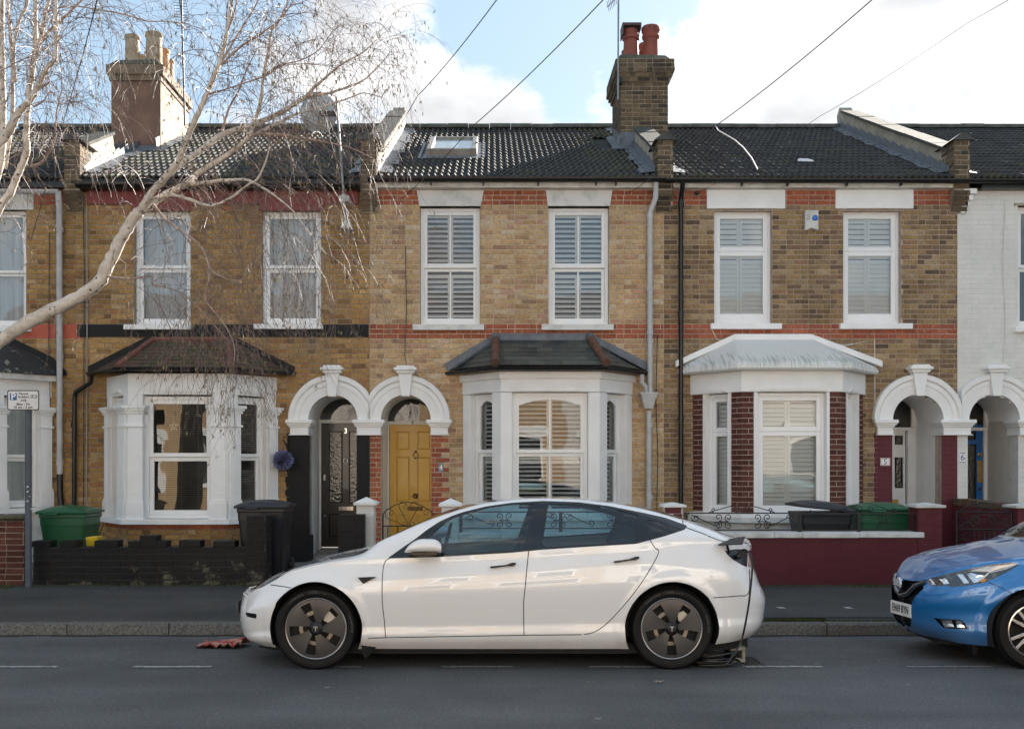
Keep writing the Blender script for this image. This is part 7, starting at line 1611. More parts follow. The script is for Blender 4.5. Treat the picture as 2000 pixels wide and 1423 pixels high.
t, core = gwall('garden_wall', 'old red brick garden wall with weathered stone coping at the left edge', -160, 47, .92, 'dred', mortar_d, 212, limit=80)
for a, b in ((-160, -60), (-60, -2), (-2, 48)): q = MB(); q.bx(gx(a), gx(b)-.006, GY-.03, GY+.26, .92, 1.0); q.build('coping_stone', mat('old_stone', (.12, .10, .07), .9, col2=(.06, .055, .035), nscale=8, bump=.5), t, bev=.03)
settle(t, (-7, GY, .1))
t, core = gwall('garden_wall', 'white painted garden wall of number 6 beyond the right edge', 2036, 2300, .75, 'white', mat('white_mortar'), 214); settle(t, (9, GY, .1))
# dividing wall between 5 and 6 with a toothed top
t = empty('garden_wall', 'maroon dividing wall with toothed brick top behind the iron gate', 'wall'); F6 = Fr(7.12, YF-.01, 0, -1); F6 = Fr(7.12, YF-.02, 0, -1); c = MB(); c.bx(7.12, 7.32, GY+.32, YF-.02, .05, 1.0); core = c.build('masonry', mat('maroon_masonry'), t); ms = MB()
lay_bricks(core, 0, YF-GY-.36, .09, 1.0, F6, 'maroon', mass=ms, seed=77); tag(ms.build('brick', [bm_(p, False) for p in PORD], core, attr=True), kind='stuff')
for k in range(9): y = YF-.06-k*.30; m_ = MB(); m_.bx(7.10, 7.33, y-.20, y, 1.0, 1.10+rg.uniform(-.01, .015)); m_.build('brick', mat('toothed_brick', (.13, .06, .045), .85, col2=(.07, .07, .035), nscale=7), core, bev=.006)
settle(t, (7.2, 15, .1))
# low wall hidden behind: path edges
def spiral(mb, cx, cz, r, turns, a0, dirn, fr, rad=.006, d=0, n=18, rr1=.2):
    pts = []
    for i in range(n+1):
        t_ = i/n; q = a0+dirn*turns*2*math.pi*t_; r_ = r*(1-t_*(1-rr1)); pts.append(fr(cx+r_*math.cos(q), d, cz+r_*math.sin(q)))
    mb.tube(pts, rad, 5); return pts
iron = mat('wrought_iron', (.006, .006, .007), .45, var=.2)
def railing(label, u0, u1, zb, zt, motifs, fr, posts, arches=()):
    t = empty('railing', label, 'railing'); m_ = MB(); m_.box(u0, u1, -.006, .006, zt-.008, zt+.008, fr); m_.build('top_rail', iron, t); m_ = MB(); m_.box(u0, u1, -.006, .006, zb-.008, zb+.008, fr); m_.build('bottom_rail', iron, t)
    for u in posts: m_ = MB(); m_.box(u-.022, u+.022, -.012, .012, zb-.05, zt+.009, fr); m_.build('post', iron, t)
    h = (zt-zb)
    for u in motifs:
        m_ = MB(); r = h*.24
        for sx in (-1, 1):
            for sz in (0, 1):
                cx = u+sx*h*.30; cz = zb+h*(.26 if sz == 0 else .74); spiral(m_, cx, cz, r, 1.25, math.pi/2 if sz == 0 else -math.pi/2, sx*(1 if sz == 0 else -1), fr)
        m_.tube([fr(u-h*.30, 0, zb+h*.5), fr(u+h*.30, 0, zb+h*.5)], .006, 5); m_.build('scroll', iron, t)
    for u in arches:
        m_ = MB(); spiral(m_, u-.06, zt+.055, .045, 1.2, -math.pi/2, -1, fr); spiral(m_, u+.06, zt+.055, .045, 1.2, -math.pi/2, 1, fr); m_.tube([fr(u-.42, 0, zt+.01), fr(u-.2, 0, zt+.075), fr(u-.10, 0, zt+.10)], .006, 5); m_.tube([fr(u+.42, 0, zt+.01), fr(u+.2, 0, zt+.075), fr(u+.10, 0, zt+.10)], .006, 5)
        spiral(m_, u-.36, zt+.04, .03, 1.1, -math.pi/2, -1, fr); spiral(m_, u+.36, zt+.04, .03, 1.1, -math.pi/2, 1, fr); m_.build('scroll', iron, t)
    for a, b in zip(posts, posts[1:]):
        if b-a > .9:
            m_ = MB()
            for s_, e in ((1, a+.03), (-1, b-.03)): m_.tube([fr(e+s_*.04, 0, zt-.02), fr(e+s_*.34, 0, zb+.05)], .006, 5); spiral(m_, e+s_*.09, zb+h*.72, .05, 1.2, math.pi, s_, fr); spiral(m_, e+s_*.36, zb+.07, .045, 1.2, -math.pi/2, s_, fr)
            m_.build('scroll', iron, t)
    return t
Rf = Fr(0, GY+.10)
def gx2(p): return X_(p, GY+.1)
t = railing('black wrought iron scroll railing on the maroon wall in front of the bins', gx2(1340), gx2(1788), .80, 1.015, [gx2(1413), gx2(1489), gx2(1727)], Rf, [gx2(1340), gx2(1562), gx2(1677), gx2(1788)], arches=[gx2(1449), gx2(1690)]); settle(t, (4, GY+.1, .775))
t = railing('black scroll railing on the white wall seen through the car windows', gx2(900), gx2(1296), .82, 1.03, [gx2(985), gx2(1090), gx2(1200)], Rf, [gx2(900), gx2(1095), gx2(1296)]); settle(t, (1, GY+.1, .775))
# scroll gate of number 4
t = empty('garden_gate', 'thin wrought iron gate with heart scrolls in front of the yellow door', 'gate'); gfr = Fr(0, GY+.15)
def q_(px, py): return gfr(X_(px, GY+.15), 0, Z_(py, GY+.15))
xl, xr = 748, 852; m_ = MB()
m_.tube([q_(xl, 1026.5), q_(xr, 1026.5)], .007, 5); m_.tube([q_(xl, 1108), q_(xr, 1108)], .009, 5); m_.tube([q_(xl, 1003), q_(xl, 1112)], .010, 6); m_.tube([q_(xr, 1010), q_(xr, 1112)], .010, 6); m_.build('gate_frame', iron, t)
for k in range(5): m_ = MB(); x = xl+19.5*(k+.5)+(0 if k else 0); m_.tube([q_(x, 1026.5), q_(x, 1108)], .007, 5); m_.build('gate_bar', iron, t)
m_ = MB(); m_.tube([q_(748+104*i/24, 1003-26*math.sin(math.pi*(i/24))**.8+ (7*i/24)) for i in range(25)], .006, 5)
for s_ in (-1, 1):
    c = 800
    m_.tube([q_(c-2+s_*(2+a), b) for a, b in ((0, 1020), (8, 1006), (16, 992), (17, 984), (12, 979), (5, 981), (0, 988))], .005, 5)
    m_.tube([q_(c-2+s_*a, b) for a, b in ((0, 988), (3, 993), (8, 993), (10, 989), (7, 986), (5, 989))], .004, 5)
    m_.tube([q_(c-2+s_*a, b) for a, b in ((46, 1000), (42, 993), (34, 994), (29, 1000), (33, 1006), (38, 1003), (36, 999))], .004, 5)
    m_.tube([q_(c-2+s_*a, b) for a, b in ((46, 1000), (45, 1008), (36, 1014), (20, 1020), (12, 1025), (6, 1026), (2, 1022), (0, 1020))], .004, 5)
    m_.tube([q_(c-2+s_*a, b) for a, b in ((2, 1024), (7, 1026), (11, 1023), (10, 1019), (7, 1020))], .004, 5)
m_.build('gate_scroll', iron, t); settle(t, (-1.05, GY+.15, .12))
# heavier iron gate of number 5 standing ajar
t = empty('garden_gate', 'black wrought iron gate with scrolls standing ajar before the dividing wall', 'gate'); g5 = Fr(6.02, GY+.25, .62, -.12); L = .66
for a, b in (((0, .14), (0, 1.03)), ((L, .14), (L, 1.03))): m_ = MB(); m_.tube([g5(a[0], 0, a[1]), g5(b[0], 0, b[1])], .014, 6); m_.build('gate_stile', iron, t)
for z in (.16, .80, 1.02): m_ = MB(); m_.tube([g5(0, 0, z), g5(L, 0, z)], .011, 6); m_.build('gate_rail', iron, t)
for k in range(5): m_ = MB(); u = L/2+(k-2)*.06; m_.tube([g5(u, 0, .16), g5(u, 0, .80)], .008, 5); m_.build('gate_bar', iron, t)
m_ = MB()
for s_ in (-1, 1):
    for z in (.32, .52, .70): spiral(m_, L/2+s_*.24, z, .06, 1.3, math.pi/2, s_, g5, .007)
    spiral(m_, L/2+s_*.10, .91, .08, 1.3, -math.pi/2, s_, g5, .008); spiral(m_, L/2+s_*.26, .91, .05, 1.3, -math.pi/2, -s_, g5, .007); m_.tube([g5(L/2+s_*.32, 0, 1.02), g5(L/2+s_*.15, 0, 1.12), g5(L/2, 0, 1.15)], .008, 5); spiral(m_, L/2+s_*.08, 1.09, .04, 1.2, 0, s_, g5, .006)
    m_.tube([g5(L/2+s_*.30, 0, .82), g5(L/2+s_*.05, 0, .98)], .007, 5)
m_.build('gate_scroll', iron, t); settle(t, (6.3, GY+.2, .12))
# ---- bins
def bin_(label, px0, px1, py_top, Y, m, ml, rot=0, tilt=0, depth=.62, h=None, handle_front=False, name='wheelie_bin', sidehandle=True):
    t = empty(name, label, 'bin', group='wheelie bins in the front gardens'); S_ = FPX/Y; zt = Z_(py_top, Y); x0, x1 = X_(px0, Y), X_(px1, Y); w_ = x1-x0; xc = (x0+x1)/2; y1 = Y+depth; zr = zt-.10; z0 = .16
    b = MB(); i = w_*.09; secs = []
    for z, k in ((z0, 1), (z0+.5, .75), (zr-.16, .42), (zr-.155, .30), (zr-.05, .22), (zr-.045, .05), (zr, .05)): e = i*k+.01; secs.append([(x0+e, Y+e*.6, z), (x0+e+.03, Y+e*.6-.02, z), (x1-e-.03, Y+e*.6-.02, z), (x1-e, Y+e*.6, z), (x1-e, y1-e, z), (x0+e, y1-e, z)])
    b.sweep(secs, closed_prof=True, caps=True); b.build('bin_body', m, t, bev=.006)
    l_ = MB(); pr = []
    n = 10
    for k in range(n+1):
        a = k/n; x = x0-.015+(w_+.03)*a; hh = .012+.055*math.sin(math.pi*min(1, max(0, (a-.04)/.92)))**.5; tz = tilt*(1-a)*w_
        pr.append([(x, Y-.045, zr+.004+tz), (x, Y-.05, zr+.035+tz), (x, Y+.06, zr+.035+hh*.8+tz), (x, Y+depth*.5, zr+.045+hh+tz), (x, y1-.05, zr+.035+hh*.7+tz), (x, y1+.04, zr+.03+tz), (x, y1+.04, zr+.004+tz)])
    l_.sweep(pr, closed_prof=True, caps=True); lo = l_.build('bin_lid', ml, t, bev=.006)
    if sidehandle:
        hd = MB(); hd.tube([(x0+w_*.18, Y-.05, zr+.03), (x0+w_*.18, Y-.085, zr+.0), (x0+w_*.82 if handle_front else x0+w_*.45, Y-.085, zr+.0), (x0+w_*.82 if handle_front else x0+w_*.45, Y-.05, zr+.03)], .012, 6); hd.build('bin_handle', ml, lo)
    wh = MB(); wh.lathe((x0+.05, y1-.04, z0+.1), [(0, -.03), (.1, -.03), (.1, .03), (0, .03)], 16, 'x'); wh.build('bin_wheel', blackpl, t, smooth=40)
    wh = MB(); wh.lathe((x1-.05, y1-.04, z0+.1), [(0, -.03), (.1, -.03), (.1, .03), (0, .03)], 16, 'x'); wh.build('bin_wheel', blackpl, t, smooth=40)
    settle(t, (xc, Y+depth/2, .13)); return t
gr = mat('bin_green', (.014, .10, .042), .38, var=.12, nscale=5); gr2 = mat('bin_green_lid', (.02, .11, .055), .38, var=.12, nscale=4); bk = mat('bin_charcoal', (.008, .010, .016), .38, var=.15, nscale=5); bk2 = mat('bin_grey_lid', (.028, .032, .04), .45, var=.2, nscale=4)
bin_('green wheelie bin behind the black crenellated wall at the left', 73, 167, 989, 14.0, gr, gr, handle_front=False)
bin_('black wheelie bin behind the pier of the black wall', 460, 560, 978, 13.95, bk, bk2, sidehandle=True)
bin_('charcoal wheelie bin with its lid gaping in front of the white bay of number 5', 1562, 1668, 986, 13.9, bk, bk2, tilt=.10)
bin_('green wheelie bin with a cracked lid beside the maroon gate pier', 1678, 1784, 983, 13.9, gr, gr2)
# yellow tub and plant pot behind the black wall
t = empty('storage_tub', 'small yellow plastic tub behind the low black wall', 'tub'); m_ = MB(); a, b = X_(168, 13.75), X_(192, 13.75); m_.hexa([(a+.02, 13.75, .45), (b-.02, 13.75, .45), (b-.02, 13.9, .45), (a+.02, 13.9, .45), (a, 13.72, .69), (b, 13.72, .70), (b, 13.93, .70), (a, 13.93, .69)]); m_.build('tub', mat('yellow_plastic', (.62, .42, .02), .4, var=.1), t, bev=.008)
m_ = MB(); m_.bx(a+.03, b-.03, 13.78, 13.88, .13, .45); m_.build('stand', blackpl, t); settle(t, ((a+b)/2, 13.8, .13))
t = empty('plant_pot', 'dark plant pot with dead stems in the corner behind the yellow tub', 'plant pot'); px_, py_ = X_(182, 15.0), 15.0; m_ = MB(); m_.lathe((px_, py_, .13), [(0, 0), (.11, 0), (.16, .32), (.18, .32), (.18, .38), (.15, .38), (.14, .34), (0, .34)], 16); m_.build('pot', mat('pot_brown', (.07, .045, .03), .8, var=.2), t, smooth=40)
m_ = MB(); rg = random.Random(4)
for k in range(40): a = rg.uniform(0, 6.28); r = rg.uniform(.05, .24); m_.tube([(px_, py_, .46), (px_+r*.5*math.cos(a), py_+r*.5*math.sin(a), .62), (px_+r*math.cos(a), py_+r*math.sin(a), .62+rg.uniform(-.05, .22))], .004, 3)
tag(m_.build('dead_stems', mat('dead_stem', (.10, .075, .045), .9), t), kind='stuff'); settle(t, (px_, py_, .13))
# parking sign on its post
t = empty('parking_sign', 'white permit holders parking sign on a grey pavement post', 'sign'); Y = 13.22; m_ = MB(); m_.tube([at(55.5, 1150, Y), (X_(55.5, Y), Y, Z_(764, Y))], .041, 16); po = m_.build('post', mat('galvanised_grey', (.10, .115, .14), .55, metal=.2, var=.25, nscale=3), t, smooth=40)
m_ = MB()
for z in (1.30, 1.36, 1.18): m_.tube([(X_(57, Y), Y-.045, z), (X_(57, Y), Y-.047, z+.001)], .013, 8)
for a, b in ((53, 978), (57.5, 969), (61, 993)): p = at(a, b, Y-.044); m_.ball(p, .010, 8, 5)
m_.build('bolt', mat('bright_zinc', (.6, .6, .6), .35, metal=.8), po)
Ys = Y-.06; x0, x1, z0, z1 = X_(14, Ys), X_(76.5, Ys), Z_(801, Ys), Z_(761.5, Ys)
def rrect(x0, x1, z0, z1, r): return [(x+r*math.cos(q), z+r*math.sin(q)) for x, z, a in ((x1-r, z1-r, 0), (x0+r, z1-r, 90), (x0+r, z0+r, 180), (x1-r, z0+r, 270)) for q in [R(a+15*k) for k in range(7)]]
SF = Fr(0, Ys); m_ = MB(); m_.poly(rrect(x0, x1, z0, z1, .025), -.004, 0, SF); sg = m_.build('sign_plate', blackpl, t); e = .013; m_ = MB(); m_.poly(rrect(x0+e, x1-e, z0+e, z1-e, .018), .0003, .0012, SF); sf = m_.build('sign_face', mat('sign_white', (.74, .73, .72), .4, var=.02), sg)
def sp(a, b): return X_(a/3.39, Ys), Z_(740+b/3.39, Ys)
def spt(txt, a, b, size, m=blackpl, bold=.0011, sx=1, d=.0014): x, z = sp(a, b); return text_obj('sign_text', txt, size, SF.mat(x, d, z), m, sg, .0006, bold, sx=sx)
xa, za = sp(65, 140); xb, zb = sp(112, 92); m_ = MB(); m_.poly(rrect(xa, xb, za, zb, .008), .0012, .002, SF); m_.build('parking_symbol', mat('sign_blue', (.02, .13, .32), .4, var=0), sg); spt('P', 88, 117, .115, white2, .003, d=.0022)
spt('Permit', 156, 97, .044); spt('holders', 157, 118, .044); spt('only', 157, 140, .044); spt('Mon - Fri', 154, 167, .044); spt('10 am - 2 pm', 153, 187, .044)
xa, za = sp(203, 127); xb, zb = sp(243, 105); m_ = MB(); m_.poly([(xa, za), (xb, za), (xb, zb), (xa, zb)], .0012, .002, SF); m_.build('zone_box', blackpl, sg); spt('LSE', 223, 116.5, .042, white2, .0015, d=.0022)
settle(t, (X_(55.5, Y), Y, .1))
# hanging lavender ball
t = empty('hanging_flower_ball', 'purple artificial lavender ball hanging from a bracket beside the door of number 3', 'flower ball'); c = at(553, 898, 16.02); rg = random.Random(9); m_ = MB(); m2 = MB()
for k in range(1500):
    z = rg.uniform(-1, 1); a = rg.uniform(0, 6.28); q = math.sqrt(1-z*z); n = Vector((q*math.cos(a), q*math.sin(a), z)); b = Vector(c)+n*.09; r = rg.uniform(.125, .152); tip = Vector(c)+n*r+Vector((rg.gauss(0, .012), rg.gauss(0, .012), rg.gauss(0, .012))); s = n.orthogonal().normalized()*.009; (m_ if k % 3 else m2).quad(tuple(b-s), tuple(b+s), tuple(tip+s*.7), tuple(tip-s*.7))
tag(m_.build('florets', mat('lavender_purple', (.27, .24, .52), .8, col2=(.15, .15, .30), nscale=60), t), kind='stuff'); tag(m2.build('leaflets', mat('lavender_leaf', (.10, .14, .12), .8, var=.3), t), kind='stuff'); m_ = MB(); m_.ball(c, .095, 12, 8); m_.build('core', mat('lavender_core', (.05, .06, .07), .9), t)
m_ = MB(); m_.tube([(c[0], c[1], c[2]+.1), (c[0]+.02, c[1], c[2]+.28)], .004, 4); m_.tube([at(562, 882, 16.27), at(562, 850, 16.27)], .009, 5); m_.tube([at(562, 876, 16.27), at(558, 866, 16.12), at(553, 858, 16.02)], .008, 5); m_.tube([at(553, 862, 16.02), at(553, 854, 16.02), at(557, 852, 16.06)], .007, 5); m_.build('bracket', iron, t); settle(t, c)
# satellite dish and mast
t = empty('satellite_dish', 'grey satellite dish on a wall mast rising past the eaves', 'satellite dish'); galv = mat('galvanised_pole', (.26, .27, .28), .5, metal=.3, var=.15); Y = 16.0
m_ = MB(); m_.tube([at(676, 448, Y), at(657, 190, Y)], .019, 8); mst = m_.build('mast', galv, t, smooth=40)
for py in (388, 440): m_ = MB(); p = at(676-(448-py)*.07, py, Y); m_.bx(p[0]-.075, p[0]+.075, Y-.03, Y+.29, p[2]-.045, p[2]+.045); m_.bx(p[0]-.03, p[0]+.03, Y-.05, Y-.03, p[2]-.06, p[2]+.06); m_.build('wall_bracket', mat('painted_bracket', (.55, .54, .5), .6, var=.15), mst, bev=.006)
ctr = Vector(at(624, 220, Y+.05)); ax = Vector((-.25, .93, .28)).normalized(); u = ax.cross(Vector((0, 0, 1))).normalized(); v = u.cross(ax); m_ = MB(); secs = []
for i in range(24):
    q = 2*math.pi*i/24; secs.append([tuple(ctr+(u*math.cos(q)*.27+v*math.sin(q)*.30)*r+ax*(.09*r*r)) for r in (0, .3, .6, .85, 1.0)]+[tuple(ctr+(u*math.cos(q)*.275+v*math.sin(q)*.305)+ax*.085)])
m_.sweep(secs, closed_path=True); m_.build('dish', mat('dish_grey', (.42, .46, .48), .5, var=.03), t, smooth=60)
m_ = MB(); m_.tube([tuple(ctr-ax*.02), tuple(ctr-ax*.03+Vector((.1, 0, -.02))), at(659, 225, Y)], .022, 6); m_.bx(*[w for p in [at(640, 222, Y-.06)] for w in (p[0]-.1, p[0]+.14, p[1]-.03, p[1]+.03, p[2]-.035, p[2]+.03)]); m_.build('dish_arm', blackpl, t); settle(t, at(676, 448, 16.1))
# aerials on the chimneys
def aerial(label, base, top, boom, n, el, m, sgn=1):
    t = empty('tv_aerial', label, 'aerial'); m_ = MB(); m_.tube([base, top], .017, 6); m_.build('mast', m, t); b0, b1 = Vector(boom[0]), Vector(boom[1]); m_ = MB(); m_.tube([b0, b1], .010, 5); m_.build('boom', m, t)
    for k in range(n): p = b0.lerp(b1, (k+.5)/n); m_ = MB(); m_.tube([p-Vector(el)*.5, p+Vector(el)*.5], .005, 4); m_.build('element', m, t)
    settle(t, base)
dk = mat('aerial_dark', (.05, .05, .055), .5, metal=.4, var=0)
aerial('tall tv aerial on a mast at the right of the rendered chimney', at(361, 245, 19.2), at(354, -20, 19.2), (at(349, -8, 19.1), at(359, 60, 19.3)), 12, (.22, .1, .02), dk)
aerial('tv aerial on the mast against the brick chimney', at(1207, 195, 18.7), at(1208, -25, 18.7), (at(1207, -6, 18.7), at(1186, 14, 18.6)), 7, (.06, .18, -.10), galv)
m_ = MB(); m_.bx(*[w for p in [at(1208, 160, 18.8)] for w in (p[0]-.02, p[0]+.06, 18.7, 18.86, p[2]-.05, p[2]+.05)]); br_ = m_.build('mast_bracket', blackpl, [o for o in COL.objects if o.name.startswith('tv_aerial')][-1]); br_.matrix_parent_inverse = Matrix.Translation(-br_.parent.location)
# overhead wires
def wire(label, pts, r=.0052):
    m_ = MB(); P = [Vector(p) for p in pts]; out_ = []
    for a, b in zip(P, P[1:]):
        for k in range(10): t_ = k/10; p = a.lerp(b, t_); out_.append(p+Vector((0, 0, -.12*4*t_*(1-t_)*(b-a).length/14)))
    out_.append(P[-1]); m_.tube(out_, r, 5); o = m_.build('overhead_wire', mat('wire_black', (.03, .03, .035), .6, var=0)); tag(o, label, 'wire', 'overhead telephone wires')
wire('telephone wire crossing the roof window of number 4', [at(785, 388, 16.2), at(925, 245, 12.5), at(1178, 0, 9), at(1500, -330, 6.5)])
wire('telephone wire dropping towards the parapet left of number 4', [at(745, 300, 16.2), at(815, 188, 13.5), at(970, 0, 9.5), at(1200, -290, 6.5)])
wire('telephone wire meeting the eaves beside the brick chimney', [at(1228, 378, 16.2), at(1402, 243, 12.5), at(1703, 0, 9), at(2080, -300, 6.5)])
wire('faint telephone wire across the bright clouds on the right', [at(1361, 378, 16.2), at(1600, 228, 12.5), at(1890, 45, 9.5), at(2300, -210, 6.5)], .0028)
wire('telephone wire passing behind the birch stems at the left', [at(60, 470, 16.2), at(127, 226, 13), at(190, 0, 9.5), at(270, -300, 6.5)])
m_ = MB(); p = Vector(at(1361, 377, 16.2)); m_.ball(tuple(p), .035, 10, 6); m_.tube([p, p+Vector((.04, .08, .02))], .015, 5); tag(m_.build('wire_anchor', blackpl, smooth=180), 'black wire anchor under the fascia of number 5', 'anchor')
# charging cable, block, sack, drain, leaf
t = empty('charging_cable', 'black charging cable hanging from the open port and coiled behind the rear wheel', 'cable'); Z2 = lambda a, b, Y: at(1360+a/5.08, 1030+b/5.08, Y)
m_ = MB(); m_.tube([Z2(420, 285, 8.66), Z2(430, 262, 8.55), Z2(470, 228, 8.50), Z2(500, 232, 8.48)], [.026, .024, .018, .014], 8); m_.build('plug', blackpl, t, smooth=60)
pts = [Z2(500, 232, 8.48), Z2(540, 262, 8.46), Z2(556, 330, 8.46), Z2(553, 450, 8.46), Z2(538, 600, 8.46), Z2(520, 760, 8.46), Z2(485, 960, 8.47), Z2(455, 1090, 8.48), Z2(420, 1180, 8.48), Z2(360, 1270, 8.46), Z2(300, 1350, 8.44)]
m_ = MB(); m_.tube(curve2(pts, 6), .0085, 6); m_.build('hanging_cable', blackpl, t, smooth=60)
rg = random.Random(8); m_ = MB(); cx_, cy_ = X_(1395, 8.75), 8.72
for k in range(6):
    a0 = rg.uniform(0, 6.28); rx, ry = rg.uniform(.12, .20), rg.uniform(.10, .17); ox, oy = rg.uniform(-.08, .03), rg.uniform(-.04, .04); tl_ = rg.uniform(.0, 1.6)
    m_.tube([(cx_+ox+rx*math.cos(a0+2*math.pi*i/28), cy_+oy+ry*math.sin(a0+2*math.pi*i/28), .012+.009*k+.06*tl_*(1+math.cos(2*math.pi*i/28+1))*.5) for i in range(29)], .009, 6)
m_.build('coil', blackpl, t, smooth=60); settle(t, (cx_, cy_, 0))
t = empty('concrete_block', 'small grey hollow concrete block beside the cable behind the rear wheel', 'block'); fb = Fr(0, 8.80); x0, x1 = X_(1426, 8.8), X_(1456, 8.8); m_ = MB(); z0, z1 = .0, Z_(1262, 8.8)
m_.box(x0, x1, -.18, 0, z1-.035, z1, fb); m_.box(x0, x1, -.18, 0, z0, z0+.035, fb); m_.box(x0, x0+.028, -.18, 0, z0+.035, z1-.035, fb); m_.box(x1-.028, x1, -.18, 0, z0+.035, z1-.035, fb); m_.build('block', mat('block_concrete', (.26, .25, .22), .9, var=.25, nscale=12, bump=.4), t, bev=.006)
m_ = MB(); m_.box(x0-.02, x1-.03, -.16, -.01, z1+.001, z1+.02, fb); m_.build('green_edge', mat('green_tape', (.03, .22, .09), .5), t); settle(t, ((x0+x1)/2, 8.9, 0))
t = empty('drain_grate', 'cast iron drain grate in the road beside the concrete block', 'drain'); x0, x1 = X_(1452, 8.95), X_(1482, 8.95)+.0; m_ = MB(); ya, yb = 8.72, 9.12; zz = .004
def rz(y): return road_z(y)+zz
def slab(mb, a, b, c, e, h=.004): mb.hexa([(a, c, rz(c)-.01), (b, c, rz(c)-.01), (b, e, rz(e)-.01), (a, e, rz(e)-.01), (a, c, rz(c)+h), (b, c, rz(c)+h), (b, e, rz(e)+h), (a, e, rz(e)+h)])
x0 = X_(1448, 8.9); x1 = X_(1483, 8.9)
slab(m_, x0, x1, ya, ya+.03); slab(m_, x0, x1, yb-.03, yb); slab(m_, x0, x0+.02, ya+.03, yb-.03); slab(m_, x1-.02, x1, ya+.03, yb-.03); m_.build('grate_frame', mat('cast_iron', (.03, .03, .03), .6, var=.3), t)
for k in range(6): m_ = MB(); a = x0+.03+(x1-x0-.06)*(k+.25)/6; slab(m_, a, a+.014, ya+.03, yb-.03, .002); m_.build('grate_bar', mat('cast_iron'), t)
m_ = MB(); m_.quad((x0+.01, ya+.01, rz(ya)-.006+.005), (x1-.01, ya+.01, rz(ya)-.001), (x1-.01, yb-.01, rz(yb)-.001), (x0+.01, yb-.01, rz(yb)-.001)); m_.build('drain_pit', well_m, t); settle(t, ((x0+x1)/2, 8.9, 0))
t = empty('paper_sack', 'flattened red and brown paper sack under the nose of the white car', 'sack'); rg = random.Random(5); Zs = lambda a, b, Y: at(380+a/4.313, 960+b/4.313, Y); m_ = MB(); nx, ny = 16, 8; V_ = []
for j in range(ny+1):
    for i in range(nx+1): a, b = i/nx, j/ny; x = -2.72+.44*a+.03*b; y = 9.62+.30*b-.05*a; h = .012+.075*a*math.sin(math.pi*min(1, b*.9+.1))+rg.uniform(0, .014)+(.02 if j in (0, ny) and i % 3 == 0 else 0); V_.append((x+rg.uniform(-.008, .008), y, road_z(y)+h))
m_.faces(V_, [(j*(nx+1)+i, j*(nx+1)+i+1, (j+1)*(nx+1)+i+1, (j+1)*(nx+1)+i) for j in range(ny) for i in range(nx)])
m_.faces([(v[0], v[1], v[2]-.012) for v in V_], [(j*(nx+1)+i, (j+1)*(nx+1)+i, (j+1)*(nx+1)+i+1, j*(nx+1)+i+1) for j in range(ny) for i in range(nx)])
m_.build('sack', mat('printed_paper', (.40, .20, .15), .8, col2=(.32, .035, .03), nscale=11, thresh=(.44, .5)), t); settle(t, (-2.5, 9.75, -.03))
def leaf(label, px, py, r, m): 
    Y = 1.68*FPX/(py-CY); x, y, z = at(px, py, Y); z = .004; mb = MB(); pts = []; rg = random.Random(px)
    for k in range(14): q = 2*math.pi*k/14; rr = r*(1 if k % 2 else .6)*rg.uniform(.8, 1.2); pts.append((x+rr*math.cos(q), y+rr*1.4*math.sin(q), z+rg.uniform(0, .012)))
    mb.faces([(x, y, z+.006)]+pts, [(0, k+1, (k+1) % 14+1) for k in range(14)]); tag(mb.build('fallen_leaf', m), label, 'leaf')
leaf('pale dry fallen leaf on the road in front of the rear wheel', 1286, 1332, .045, mat('dry_leaf', (.30, .24, .2), .8))
leaf('small pale leaf on the road below the worn dash', 1150, 1332, .012, mat('dry_leaf'))
# litter flecks on the asphalt
m_ = MB(); rg = random.Random(21)
for k in range(420):
    y = rg.uniform(6.3, 13.3); x = rg.uniform(-6.5, 7.5); 
    if 10.35 < y < 10.75: continue
    z = road_z(y)+.003 if y < 10.4 else pav_z(y)+.004; r = rg.uniform(.003, .010); a = rg.uniform(0, 3); m_.quad((x-r*math.cos(a), y-r*math.sin(a), z), (x+r*math.sin(a), y-r*math.cos(a)*.6, z+.001), (x+r*math.cos(a), y+r*math.sin(a), z), (x-r*math.sin(a), y+r*math.cos(a)*.6, z+.002))
tag(m_.build('litter_flecks', mat('pale_grit', (.32, .30, .27), .9)), 'tiny pale flecks of grit scattered over road and pavement', 'grit', kind='stuff')
